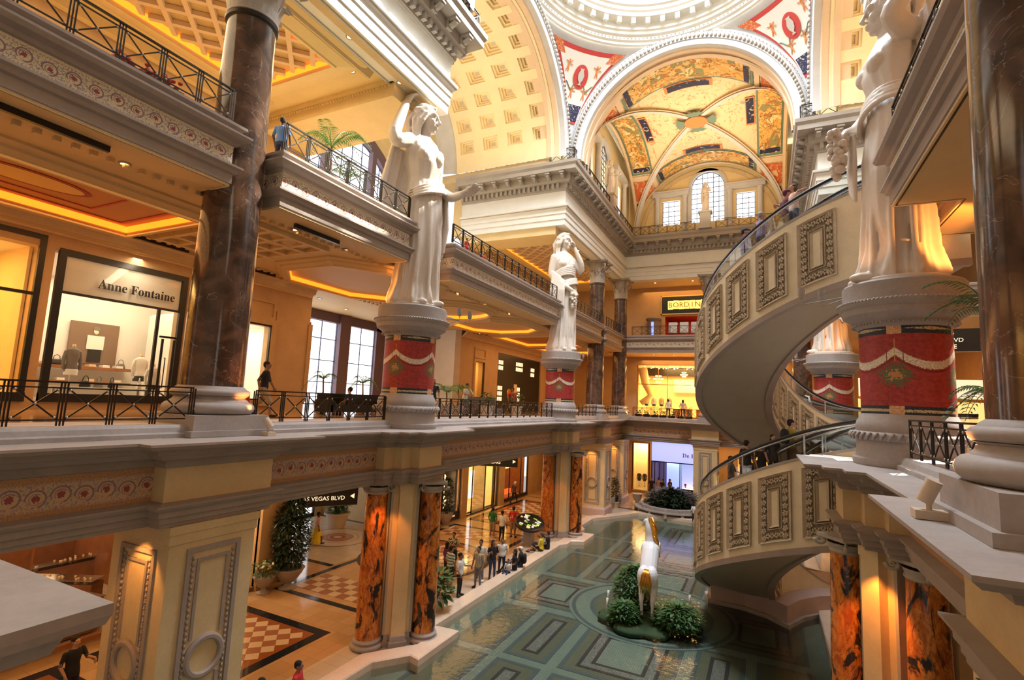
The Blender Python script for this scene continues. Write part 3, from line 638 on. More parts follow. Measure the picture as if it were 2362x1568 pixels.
def pedestal(label, x, y, rz, spots=True, srot=None):
    t = thing('statue_pedestal', label, 'pedestal', (x, y, 0), rz, 'red painted statue pedestals')
    def tor(rc, hh, z, k=6): return [(rc+hh/2*sin(pi*q/k), z+hh/2*(1-cos(pi*q/k))) for q in range(k+1)]
    MB().lathe([(1.16, 7.44), (1.18, 7.52), (1.18, 7.60), (1.12, 7.64), (1.09, 7.75), (1.09, 8.02)]+tor(1.08, .22, 8.04)+[(1.08, 8.28), (1.10, 8.36), (1.07, 8.50), (1.0, 8.62), (.97, 8.70)], n=64).build('base', 'ledge', t, SM)
    rp = MB()
    for k in range(44):
        a = 2*pi*k/44; rp.tube([(1.19*cos(a-.05), 1.19*sin(a-.05), 8.06), (1.235*cos(a), 1.235*sin(a), 8.15), (1.19*cos(a+.05), 1.19*sin(a+.05), 8.24)], .035, 4)
    o = rp.build('rope_moulding', 'ledge', t, True); o['kind'] = 'stuff'
    d = MB().lathe([(.96, 0), (.96, 2.98)], n=64).build('painted_drum', 'pedestal_paint', t, True, (0, 0, 8.0+.68)); d.scale = (1, 1, .735)
    MB().lathe([(.96, 10.83), (1.0, 10.88), (1.08, 10.94), (1.08, 10.98), (1.14, 11.05), (1.30, 11.15), (1.33, 11.24), (1.33, 11.30), (1.40, 11.36), (1.42, 11.44), (1.30, 11.50), (1.30, 11.92), (1.26, 11.97), (.01, 11.985)], n=64).build('cap', 'ledge', t, SM)
    for rr, z, n in ((1.09, 10.93, 76), (1.41, 11.45, 96)):
        q = MB()
        for k in range(n): a = 2*pi*k/n; q.ell((rr*cos(a), rr*sin(a), z), .036, .036, .04, 5, 4)
        o = q.build('bead_row', 'ledge', t, True); o['kind'] = 'stuff'
    if spots and srot is not None:
        s = MB()
        for da, L in ((-.10, .5), (.14, .95)):
            a = srot-rz+da; s.tube([(1.3*cos(a), 1.3*sin(a), 11.75), ((1.3+L)*cos(a), (1.3+L)*sin(a), 11.6), ((1.3+L)*cos(a), (1.3+L)*sin(a), 11.78)], .02, 6)
            s.lathe([(.001, 0), (.07, .01), (.09, .1), (.09, .3), (.001, .31)], ((1.3+L)*cos(a), (1.3+L)*sin(a), 11.78), 12)
        o = s.build('spotlight', 'ledge', t, SM); o['label'] = 'beige bracket spotlights aimed up at the statue'
    return t
pedestal('red painted pedestal under the sunlit statue with outstretched hand', -12.2, BY, radians(-40), srot=radians(35))
pedestal('red painted pedestal under the grape holding statue beside the far columns', -12.15, 32.2, radians(-28), srot=radians(60))
pedestal('large red painted pedestal at right with bow and laurel below the garland', 3.2, BY, radians(-68), srot=radians(170))
pedestal('distant red painted pedestal seen through the spiral escalator', 3.45, 33.7, radians(-62), srot=radians(178))
# ------------------------------------------------------------------ ground floor piers
def panel_frame(mb, w, z0, z1, cz, rr):
    """raised frame panel with a round boss, built in the XZ plane facing -Y (origin at panel centre line)"""
    for x0, x1 in ((-w, -w+.10), (w-.10, w)): mb.box(x0, x1, -.05, 0, z0, z1)
    for a, b in ((z0, z0+.10), (z1-.10, z1)): mb.box(-w+.10, w-.10, -.05, 0, a, b)
    v = w-.26
    for x0, x1 in ((-v, -v+.07), (v-.07, v)):
        mb.box(x0, x1, -.035, 0, z0+.26, cz-rr*.85).box(x0, x1, -.035, 0, cz+rr*.85, z1-.26)
    for a, b in ((z0+.26, z0+.33), (z1-.33, z1-.26)): mb.box(-v+.07, v-.07, -.035, 0, a, b)
RINGP = lambda rr: [(rr*.70, 0), (rr*.70, -.06), (rr*.76, -.09), (rr*.90, -.09), (rr*1.0, -.05), (rr*1.0, 0)]
def pier(label, x, y, w, faces=(0, 1, 2, 3), z1=5.56, base=.0, pw=None, plinth='curb_marble'):
    t = thing('square_pier', label, 'pillar', (x, y, 0))
    MB().box(-w, w, -w, w, base, z1).build('body', 'cream', t)
    pb = MB().box(-w-.10, w+.10, -w-.10, w+.10, base, base+.55)
    pb.sweep([(.1, base+.55), (.06, base+.62), (.0, base+.70)], [(-w, -w), (-w, w), (w, w), (w, -w)][::-1], closed=True); pb.build('base', plinth, t)
    MB().sweep([(0, z1-.42), (.03, z1-.40), (.03, z1-.2), (.06, z1-.18), (.06, z1)], [(-w, -w), (-w, w), (w, w), (w, -w)][::-1], closed=True).build('neck_band', 'cream', t)
    pw = pw or w*.62; fr = MB(); panel_frame(fr, pw, base+.95, z1-.55, base+2.55, pw*.78); fm = fr.mesh('panel_frame', 'stone')
    bd = MB()
    zz = base+1.15
    while zz < z1-.7:
        bd.ell((-pw+.17, -.02, zz), .045, .04, .055, 5, 4).ell((pw-.17, -.02, zz), .045, .04, .055, 5, 4); zz += .125
    bm_ = bd.mesh('egg_moulding', 'stone', True)
    rm = MB(); 
    for k in range(32):
        pass
    rm.lathe([(r_, -d_) for r_, d_ in RINGP(pw*.74)], n=32); rm.tf(Matrix.Translation((0, 0, base+2.55)) @ Matrix.Rotation(pi/2, 4, 'X')); rmm = rm.mesh('round_boss', 'stone', SM)
    for k in faces:
        a = k*pi/2; off = (sin(a)*w, -cos(a)*w, 0)
        f = link('panel_frame', fm, t, off, (0, 0, a)); link('round_boss', rmm, t, off, (0, 0, a)); e = link('egg_moulding', bm_, f); e['kind'] = 'stuff'
    return t
pier('cream square pier with framed panels and round bosses at the lower left', -12.62, AY-.05, 1.05, (0, 1))
pier('cream panelled pier on a pink plinth beyond the orange marble columns', -12.3, DY+.0, 1.0, (0, 1), base=0, plinth='pink_stone', pw=.62)
pier('cream panelled pier in the far left corner behind the marble bench', -12.3, 47.6, .95, (0, 1), plinth='pink_stone', pw=.6)
pier('grey panelled pier under the far gallery left of the escalator', -4.6, YF+.05, .95, (0, 1, 3), plinth='pink_stone', pw=.52)
pier('cream panelled pier under the far gallery at its right end', 2.8, YF+.05, .95, (0, 1), plinth='pink_stone', pw=.52)
pier('plain cream pier rising at the bottom right corner below the deck', 3.2, 7.5, .9, (0,), pw=.6)
def ionic(t, x, y, r, zb, zt, mat='orange_marble'):
    """ionic column as parts of a compound pier"""
    def tor(rc, hh, z, k=5): return [(rc+hh/2*sin(pi*q/k), z+hh/2*(1-cos(pi*q/k))) for q in range(k+1)]
    b = MB().lathe([(r, zb)]+tor(r*1.15, .16, zb)+[(r*1.1, zb+.2)]+tor(r*1.05, .10, zb+.2)+[(r, zb+.34)], (x, y, 0), 32); b.build('column_base', 'ledge', t, SM)
    MB().lathe([(r, zb+.34), (r*.99, (zb+zt)/2), (r*.90, zt-.40)], (x, y, 0), 40).build('column_shaft', mat, t, True)
    c = MB().lathe([(r*.9, zt-.40), (r*.98, zt-.37), (r*.98, zt-.33), (r*.92, zt-.30), (r*1.05, zt-.16)], (x, y, 0), 32)
    c.box(x-r*1.15, x+r*1.15, y-r*1.15, y+r*1.15, zt-.08, zt)
    cp = c.build('column_capital', 'grey_stone', t, SM)
    for sx in (-1, 1):
        for sy in (-1, 1):
            pts = []
            for q in range(13):
                a = q*.62; rr = r*.34*(1-q/15); pts.append((x+sx*(r*.98+rr*cos(a)*.75), y+sy*(r*.98+rr*cos(a)*.75), zt-.26-rr*sin(a)+.10))
            MB().tube(pts, [r*.13*(1-q/18) for q in range(13)], 5).build('volute', 'grey_stone', cp, True)
def cluster(label, x, y, s, rz, sp):
    """stepped pilaster bundle flanked by two orange marble columns"""
    t = thing('marble_column_cluster', label, 'pillar', (x, y, 0), radians(rz), 'orange marble column clusters round the pool')
    steps = ((sp+.25, -.28), (sp-.40, .08), (.42, .32), (.24, .55)); X = lambda d, o=0: (-.62-o, d+o) if s > 0 else (-d-o, .62+o)
    for nm, mt, e, za, zb in (('pilasters', 'cream', 0, 0, 5.56), ('base', 'ledge', .07, 0, .22), ('upper_base', 'ledge', .03, .22, .40), ('neck_band', 'cream', .03, 5.34, 5.56)):
        b = MB()
        for hw, d in steps: b.box(*X(d, e), -hw-e, hw+e, za, zb-(.002 if nm == 'pilasters' else 0))
        b.build(nm, mt, t)
    for q in (-1, 1):
        ya, yb = sorted((q*.42, q*.50)); xa, xb = sorted((s*.08, s*.33)); MB().box(xa, xb, ya, yb, .4, 5.34).build('grey_strip', 'grey_stone', t); ionic(t, s*.16, q*sp, .41, 0.02, 5.56)
    return t
cluster('pair of orange marble columns and stepped pilasters below the sunlit statue', -11.85, 15.75, 1, -42, .98)
cluster('pair of orange marble columns and stepped pilasters at the directory kiosk', -12.1, 33.0, 1, -58, .95)
cluster('pair of orange marble columns with black patches at the lower right', 2.6, 15.4, -1, 37, 1.04)
# ------------------------------------------------------------------ railings
def railing(label, p0, p1, z, h=.85, mod=.865, group=None, twist=0):
    p0, p1 = Vector(p0), Vector(p1); d = p1-p0; L = d.length; ang = atan2(d.y, d.x); n = max(1, round(L/mod)); s = L/n
    t = thing('balcony_railing', label, 'railing', (p0.x, p0.y, z), ang, group)
    MB().box(0, L, -.03, .03, h-.035, h).build('handrail', 'bronze', t); MB().box(0, L, -.015, .015, h-.14, h-.115).build('upper_rail', 'bronze', t); MB().box(0, L, -.015, .015, .10, .125).build('lower_rail', 'bronze', t)
    key = round(s, 3), h
    if key not in RAILM:
        x0, x1, z0, z1 = .07, s-.07, .125, h-.14
        cp = MB().bar((x0, 0, z0), (x1, 0, z1), .018, .028).bar((x0, .004, z1), (x1, .004, z0), .018, .028)
        ro = MB()
        for x, zz in ((x0+.03, z0+.03), (x1-.03, z0+.03), (x0+.03, z1-.03), (x1-.03, z1-.03), (s/2, (z0+z1)/2)): ro.ell((x, 0, zz), .03, .03, .03, 6, 4)
        po = MB()
        for q in (-.055, 0, .055): po.box(q-.012, q+.012, -.014, .014, 0, h-.03)
        RAILM[key] = cp.mesh('cross_bars', 'bronze'), ro.mesh('rosettes', 'rosette', True), po.mesh('baluster', 'bronze')
    cm, rm, pm = RAILM[key]
    for k in range(n+1): link('baluster', pm, t, (k*s, 0, 0))
    for k in range(n):
        c = link('cross_bars', cm, t, (k*s, 0, 0)); link('rosettes', rm, c)['kind'] = 'stuff'
    return t
RAILM = {}
R2, R3 = XL-.16, XL-.10
railing('black iron railing in front of the lettered shop window at left', (R2, .2), (R2, 7.75), 7.74)
railing('black iron railing between the big dark column and the near red pedestal', (R2, 9.45), (R2, 14.68), 7.74)
railing('black iron railing between the two left red pedestals on the first gallery', (R2, 17.32), (R2, 30.9), 7.74)
railing('short black railing right of the distant left red pedestal', (R2, 33.55), (R2, DY-.8), 7.74)
railing('short black railing between the two far left marble columns', (R2, DY+1.0), (R2, EY-.7), 7.74)
railing('black railing before the chandelier shop on the far first gallery', (-11.0, YF+.12), (-5.3, YF+.12), 7.74)
railing('black railing of the far first gallery right of its middle column', (-3.4, YF+.12), (2.0, YF+.12), 7.74)
railing('upper black railing at top left above the scroll frieze', (R3, .2), (R3, 7.85), 15.32)
railing('upper black railing with palms between column and sunlit statue', (R3, 9.5), (R3, 15.2), 15.32)
railing('upper black railing between the two left statues', (R3, 18.3), (R3, 30.9), 15.32)
railing('upper black railing right of the grape holding statue', (R3, 33.4), (R3, DY-.5), 15.32)
railing('upper black railing between the two far marble columns', (R3, DY+1.3), (R3, EY-.6), 15.32)
railing('upper black railing below the yellow lettered restaurant sign', (-11.2, YF+.1), (-5.2, YF+.1), 15.32)
railing('upper black railing of the far gallery hidden behind the spiral', (-3.4, YF+.1), (2.0, YF+.1), 15.32)
railing('black railing beside the large right pedestal and dark column', (XR+.16, 14.6), (XR+.16, 8.6), 7.74)
railing('dark railing along the upper right gallery edge behind the statue', (XR+.10, 14.6), (XR+.10, 4.0), 15.32)
railing('bronze railing on the cornice of the near left beam at the top', (XL+.80, 8.0), (XL+.80, YC0+.8), 24.7, .88)
railing('bronze railing turning into the left side vault beside the near cornice', (XL+.70, YC0+.8), (-19.5, YC0+.8), 24.7, .88)
railing('bronze railing on the cornice below the square coffered vault', (-19.5, YC1-.8), (XL+.8, YC1-.8), 24.7, .88)
railing('bronze railing running away above the far left cornice', (XL+.8, YC1-.7), (XL+.8, YF-.9), 24.7, .88)
railing('bronze railing in front of the three arched end windows, left run', (XL+.8, YF-.8), (-5.5, YF-.8), 24.7, .88)
railing('bronze railing in front of the three arched end windows, right run', (-3.7, YF-.8), (XR-.9, YF-.8), 24.7, .88)
railing('bronze railing above the far right cornice running away', (XR-.8, YF-.8), (XR-.8, YC1-.7), 24.7, .88)
railing('bronze railing on the right cornice next to the pointing statue', (XR-.8, YC1-.8), (10.5, YC1-.8), 24.7, .88)
# ------------------------------------------------------------------ arches, pendentives, dome
ZS = 25.0; RA = 7.3
t4 = struct('trim_4', 'moulded stone arches carrying the dome', 'arch', MB().box(XL-.6, XL-.5, YC0-.9, YC0-.8, 24.7, 25), 'arch_stone')
AP = [(RA+.05, .0), (RA+.05, .10), (RA-.25, .16), (RA-.25, .22), (RA-.32, .26), (RA-.62, .26), (RA-.62, .20), (RA-.95, .14), (RA-.95, -.20), (RA-1.02, -.25), (RA-1.02, -.75), (RA-1.10, -.80), (RA-1.10, -1.1), (RA-1.0, -1.15), (RA-1.0, -1.6)]
mi = [0, 0, 0, 0, 0, 0, 0, 0, 1, 1, 1, 1, 1, 1]
for axis, c, sg in (('Y', (CX, CY+RA, ZS), -1), ('X', (CX-RA, CY, ZS), 1), ('X', (CX+RA, CY, ZS), -1), ('Y', (CX, CY-RA, ZS), 1)):
    ar = MB().arc([(r, d*sg) for r, d in AP], c, axis, n=56, mi=mi).build('archivolt', ['arch_stone', 'peach'], t4, SM)
    eg = MB(); e2 = MB()
    for k in range(84):
        a = pi*(k+.5)/84
        for mb_, r, w_, dd in ((eg, RA-.47, .13, .30), (e2, RA-.17, .05, .22)):
            h, z = r*cos(a), r*sin(a)
            p = (c[0]+dd*sg, c[1]+h, c[2]+z) if axis == 'X' else (c[0]+h, c[1]+dd*sg, c[2]+z)
            mb_.ell(p, w_*.8, w_*.8, w_, 5, 4)
    o = eg.build('egg_moulding', 'grey_stone', ar, True); o['kind'] = 'stuff'; o = e2.build('bead_moulding', 'grey_stone', ar, True); o['kind'] = 'stuff'
RS = sqrt(2)*RA; ZR = ZS+RA*.985
def on_sphere(x, y): return (x, y, ZS+sqrt(max(0, RS*RS-(x-CX)**2-(y-CY)**2)))
def pend_pt(sx, sy, u, v):
    """u across (0..1 from one arch to the other), v from foot (0) to ring (1) on the sphere"""
    # angle about the diagonal shrinks towards the foot
    hi = acos_clamp(v); return hi
for sx in (-1, 1):
    for sy in (-1, 1):
        vs, uvs, N = [], [], 18
        for j in range(N+1):
            v = j/N; z = RA*v*.985                       # height above springing
            rr = sqrt(RS*RS-z*z)                         # plan radius at that height
            # the arch planes cut the circle where |x| = RA
            a_half = pi/4-math.acos(min(1, RA/rr)) if rr > RA else pi/4
            for i in range(N+1):
                a = pi/4+a_half*(2*i/N-1); vs.append((CX+sx*rr*cos(a), CY+sy*rr*sin(a), ZS+z)); uvs.append(((i/N-.5)*2*a_half*rr/6, v))
        fs = [(j*(N+1)+i, j*(N+1)+i+1, (j+1)*(N+1)+i+1, (j+1)*(N+1)+i) for j in range(N) for i in range(N)]
        mb = MB().add(vs, fs); o = mb.build('pendentive', 'arch_stone', t4, True)
        cen = Vector((CX, CY, ZS))
        def P(a, zf, off=.05):
            """a in -1..1 across the pendentive at height fraction zf"""
            z = RA*zf*.985; rr = sqrt(RS*RS-z*z); ah = pi/4-math.acos(min(1, RA/rr)); q = pi/4+ah*a; p = Vector((CX+sx*rr*cos(q), CY+sy*rr*sin(q), ZS+z)); return p+(cen-p).normalized()*off
        def patch(name, mat, a0, a1, z0, z1, off, na=12, nz=8, fa=None):
            V, F, U = [], [], []
            for j in range(nz+1):
                zf = z0+(z1-z0)*j/nz
                for i in range(na+1):
                    a = a0+(a1-a0)*i/na
                    if fa: a = fa(a, zf)
                    p = P(a, zf, off); V.append(p); F.append(None); U.append((p-cen)[:2])
            mb = MB().add(V, [(j*(na+1)+i, j*(na+1)+i+1, (j+1)*(na+1)+i+1, (j+1)*(na+1)+i) for j in range(nz) for i in range(na)])
            ob = mb.build(name, mat, o, True); uv = ob.data.uv_layers.new(); 
            for l in ob.data.loops:
                q = ob.data.vertices[l.vertex_index].co-cen; t = Vector((-sx*0+cos(pi/4)*-sy*sx*sx, cos(pi/4)*sx*sx*sx*sy*0+cos(pi/4)*sx, 0)); uv.data[l.index].uv = (q.x*.7-q.y*.7*(1 if sx*sy > 0 else -1), q.z)
            return ob
        patch('painted_field_border', 'paint_red', -.84, .84, .36, .93, .04); patch('painted_field', 'fresco_pendentive', -.76, .76, .40, .90, .06)
        patch('painted_foot', 'fresco_navy', -.66, .66, .385, .52, .075, 6, 4); 
        patch('painted_fan', 'fresco_red', -.84, -.60, .86, .93, .07, 4, 3); patch('painted_fan', 'fresco_red', .60, .84, .86, .93, .07, 4, 3)
        def disc(name, mat, a, zf, rx, rz, off, r0=0, th=None):
            c = P(a, zf, off); nn = (cen-c).normalized(); tx = Vector((0, 0, 1)).cross(nn).normalized(); tz = nn.cross(tx); b = MB(); n = 28
            V = []
            for k in range(n): q = 2*pi*k/n; V += [c+tx*cos(q)*rx*r0+tz*sin(q)*rz*r0, c+tx*cos(q)*rx+tz*sin(q)*rz]
            b.add(V, [(2*k, 2*k+1, (2*k+3) % (2*n), (2*k+2) % (2*n)) for k in range(n)]); return b.build(name, mat, o)
        disc('medallion', 'paint_red', 0, .74, .52, .74, .12, .0); disc('medallion_rim', 'paint_cream', 0, .74, .60, .84, .085, .0); disc('medallion_outer_rim', 'paint_green', 0, .74, .74, .98, .08, .86)
        c = P(0, .74, .16); nn = (cen-c).normalized(); tx = Vector((0, 0, 1)).cross(nn).normalized(); tz = nn.cross(tx)
        urn = [(.12, -.5), (.10, -.44), (.04, -.38), (.18, -.15), (.22, .1), (.15, .3), (.10, .4), (.16, .5)]
        V = [q for w, h in urn for q in (c-tx*w+tz*h, c+tx*w+tz*h)]; MB().add(V, [(2*k, 2*k+1, 2*k+3, 2*k+2) for k in range(7)]).build('painted_urn', 'urn_grey', o)
        fg = MB()
        for a, zf in ((-.52, .80), (.52, .80), (-.42, .62), (.42, .62)):
            q = P(a, zf, .10); n2 = (cen-q).normalized(); t2_ = Vector((0, 0, 1)).cross(n2).normalized(); z2 = n2.cross(t2_)
            for (x0, y0, x1, y1, w) in ((0, -.1, 0, .2, .12), (0, .2, .02, .34, .09), (-.02, -.1, -.1, -.38, .07), (.03, -.1, .08, -.38, .07), (0, .14, .22, .30, .06), (0, .14, -.24, .22, .06), (.0, .1, .3, .05, .05)):
                A = q+t2_*x0+z2*y0; B = q+t2_*x1+z2*y1; fg.bar(A, B, w, .01, up=n2)
        fg.build('painted_figures', 'paint_orange', o)
        sw = MB()
        for s_ in (-1, 1):
            pts = [P(s_*(.22+.5*k/8), .66-.0*k+(.03*cos(k*pi/4)), .09) for k in range(9)]; sw.tube(pts, .03, 4)
        sw.build('painted_swag', 'paint_green', o)
# ring cornice
t5 = struct('trim_5', 'white ring cornice of the dome', 'dome', MB().lathe([(7.42, 31.95), (7.30, 32.0), (7.25, 32.15), (7.12, 32.2), (7.08, 32.38), (6.92, 32.45), (6.86, 32.62), (6.75, 32.66), (6.75, 33.05), (6.62, 33.1), (6.15, 33.12), (6.12, 33.35), (6.0, 33.42), (5.95, 33.6), (5.82, 33.66), (5.82, 34.4), (5.7, 34.5), (5.65, 34.7)], (CX, CY, 0), 128), 'white_plaster', SM)
br = MB().box(-.0, .50, -.14, .14, .0, .12).box(.30, .50, -.13, .13, -.28, 0).mesh('bracket', 'white_plaster')
for k in range(44): a = 2*pi*k/44; link('bracket', br, t5, (CX+6.72*cos(a), CY+6.72*sin(a), 33.0), (0, 0, a+pi))
bd = MB()
for k in range(180): a = 2*pi*k/180; bd.ell((CX+7.12*cos(a), CY+7.12*sin(a), 32.3), .07, .07, .07, 5, 4)
o = bd.build('bead_row', 'arch_stone', t5, True); o['kind'] = 'stuff'
dm = struct('window_1', 'glass dome with thin radial glazing bars', 'skylight', MB().lathe([(5.7, 34.6), (5.7, 34.75), (5.55, 34.75), (5.55, 34.6)], (CX, CY, 0), 96), 'white_paint')
gm = MB(); 
for j in range(5):
    pass
RD = 5.6
gl = MB().lathe([(RD*cos(q), 34.75+3.2*sin(q)) for q in [pi/2*k/8 for k in range(9)]][:-1]+[(.02, 37.95)], (CX, CY, 0), 24); gl.build('glass_pane', 'sky_glass', dm)
rb = MB().tube([(RD*cos(q)+.0, 0, 34.78+3.2*sin(q)) for q in [pi/2*k/8 for k in range(9)]], .035, 4).mesh('glazing_bar', 'blue_frame')
for k in range(24): link('glazing_bar', rb, dm, (CX, CY, 0), (0, 0, 2*pi*k/24))
# ------------------------------------------------------------------ coffered barrel vaults, left and right
def coffer_vault(name, label, x0, x1, sgn):
    R = RA-1.05; st = struct(name, label, 'vault'); n_a, n_x = 12, 4; da = radians(13.4); a_start = radians(9.6); sx = (x1-x0)/n_x; cw = .60
    shell = MB(); 
    def cyl(xa, xb, aa, ab, k=3):
        V = []
        for i in range(k+1):
            a = aa+(ab-aa)*i/k; V += [(xa, CY+R*cos(a), ZS+R*sin(a)), (xb, CY+R*cos(a), ZS+R*sin(a))]
        shell.add(V, [(2*i, 2*i+1, 2*i+3, 2*i+2) for i in range(k)])
    ha = da*cw/2
    for i in range(n_x):
        xa = x0+sx*i; m0, m1 = xa+sx*(1-cw)/2, xa+sx*(1+cw)/2
        cyl(xa, m0, 0, pi, 48); cyl(m1, xa+sx, 0, pi, 48)
        prev = 0.
        for j in range(n_a):
            ac = a_start+da*(j+.5); cyl(m0, m1, prev, ac-ha, 2); prev = ac+ha
        cyl(m0, m1, prev, pi, 4)
    shell.build('vault_shell', 'coffer', st, SM)
    b = MB(); w = sx*cw/2; L = R*ha; e = .0
    for k in range(3):
        f = 1-k*.24; g_ = 1-(k+1)*.24; d = .16*(k+1); d0 = .16*k
        for (X0, Y0, X1, Y1) in ((-1, -1, 1, -1), (1, -1, 1, 1), (1, 1, -1, 1), (-1, 1, -1, -1)):
            b.add([(X0*w*f, Y0*L*f, d0), (X1*w*f, Y1*L*f, d0), (X1*w*f, Y1*L*f, d), (X0*w*f, Y0*L*f, d)], [(0, 1, 2, 3)], 0)
            b.add([(X0*w*f, Y0*L*f, d), (X1*w*f, Y1*L*f, d), (X1*w*g_, Y1*L*g_, d), (X0*w*g_, Y0*L*g_, d)], [(0, 1, 2, 3)], 0)
    b.add([(-w*g_, -L*g_, d), (w*g_, -L*g_, d), (w*g_, L*g_, d), (-w*g_, L*g_, d)], [(0, 1, 2, 3)], 1)
    cm = b.mesh('coffer', ['coffer', 'coffer_deep'])
    for i in range(n_x):
        for j in range(n_a):
            a = a_start+da*(j+.5); x = x0+sx*(i+.5)
            o = link('coffer', cm, st, (x, CY+(R*cos(ha)-.0)*cos(a), ZS+(R*cos(ha))*sin(a)), (a-pi/2, 0, 0))
    return st
XE = -20.2
coffer_vault('ceiling_2', 'cream barrel vault with square stepped coffers left of the dome', XE, XL-.5, -1)
coffer_vault('ceiling_3', 'cream barrel vault with square stepped coffers right of the dome', XR+.5, 10.6, 1)
t6 = struct('trim_6', 'moulded end arch of the left barrel vault', 'arch', MB().arc([(RA-.9, 0), (RA-.95, -.1), (RA-1.1, -.2), (RA-1.25, -.5), (RA-1.3, -.9), (RA-1.5, -1.1), (RA-1.5, -1.4)], (XE+.1, CY, ZS), 'X', n=48), 'arch_stone', SM)
b = MB()       # springing walls of the barrels
for x0, x1 in ((XE-4, XL-.9), (XR+.9, 10.6)): b.box(x0, x1, CY-RA-.6, CY-RA+.95, 24.4, ZS+.02).box(x0, x1, CY+RA-.95, CY+RA+.6, 24.4, ZS+.02)
struct('wall_left_2', 'springing ledge of the side vaults', 'wall', b, 'cream')
# ------------------------------------------------------------------ painted groin vault beyond the far arch
VC, VA, VB, VH = (CX, 40.3), 6.5, 8.2, 6.3
def V3(u, v, off=0.):
    z = VH*sqrt(max(0, 1-min(abs(u), abs(v))**2)); k = 1-off/7
    return Vector((VC[0]+u*VA*k, VC[1]+v*VB*k, ZS+z*k-off*.4))
def web(k, phi, t):
    s = sin(phi); t = max(t, abs(s))
    return ((s, t), (t, s), (s, -t), (-t, s))[k]
vault = struct('ceiling_4', 'painted groin vault over the far end of the hall', 'vault')
def vpatch(name, mat, k, p0, p1, t0, t1, off, n=16, m=8, uvs=.25):
    V, F, U = [], [], []
    for j in range(m+1):
        for i in range(n+1):
            ph = p0+(p1-p0)*i/n; s = abs(sin(ph)); t = max(t0, s)+(t1-max(t0, s))*j/m if t0 < s else t0+(t1-t0)*j/m
            u, v = web(k, ph, t); V.append(V3(u, v, off)); U.append((ph*7*uvs+k*3, t*8*uvs))
    mb = MB().add(V, [(j*(n+1)+i, j*(n+1)+i+1, (j+1)*(n+1)+i+1, (j+1)*(n+1)+i) for j in range(m) for i in range(n)])
    o = mb.build(name, mat, vault, True); uv = o.data.uv_layers.new()
    for l in o.data.loops: uv.data[l.index].uv = U[l.vertex_index]
    return o
for k in range(4):
    vpatch('vault_web', 'fresco_cream', k, -pi/2, pi/2, 0, 1, 0, 40, 16)
    vpatch('painted_scene_border', 'paint_green', k, -.70, .70, .665, .955, .05, 20, 4); vpatch('painted_scene', 'fresco_gold', k, -.67, .67, .69, .935, .08, 20, 6)
    for s in (-1, 1):
        vpatch('painted_red_panel', 'fresco_red', k, s*.80, s*1.06, .2, .955, .06, 6, 5); vpatch('painted_dark_panel', 'fresco_navy', k, s*1.10, s*1.22, .2, .955, .06, 5, 4)
        vpatch('painted_scene_end', 'fresco_navy', k, s*.60, s*.66, .70, .93, .10, 3, 4)
    vpatch('painted_label', 'fresco_navy', k, -.22, .22, .56, .64, .07, 6, 3); vpatch('painted_label_border', 'paint_orange', k, -.25, .25, .55, .65, .05, 6, 3)
    vpatch('rim_moulding', 'peach', k, -pi/2, pi/2, .965, 1., .12, 40, 2)
    for s in (-1, 1): vpatch('panel_divider', 'peach', k, s*.72, s*.78, .1, .97, .07, 2, 6)
for s in (-1, 1):      # diagonal ribs
    for hw, off, mt in ((.040, .10, 'peach'), (.022, .16, 'arch_stone')):
        V = []; n = 64
        for i in range(n+1):
            ph = -pi/2+pi*i/n; q = sin(ph)
            for e in (-hw, hw):
                a = V3(q, q*s, off); a.x += e*7*s*-1*.7; a.y += e*7*.7; V.append(a)
        MB().add(V, [(2*i, 2*i+1, 2*i+3, 2*i+2) for i in range(n)]).build('diagonal_rib', mt, vault, True)
zt = ZS+VH-.30
for k in range(4):
    a = k*pi/2; b = MB(); V = [(cos(a)*.6+VC[0], sin(a)*.6+VC[1], zt)]+[(VC[0]+cos(a+t*.13)*(1.55-.10*(t % 2)), VC[1]+sin(a+t*.13)*(1.55-.10*(t % 2)), zt-.02) for t in range(-4, 5)]
    b.add(V, [(0, i, i+1) for i in range(1, 9)]); b.build('painted_shell', 'paint_green', vault)
MB().lathe([(.85, 0), (.84, -.05), (.01, -.06)], (VC[0], VC[1], zt), 32).build('centre_boss', 'paint_orange', vault)
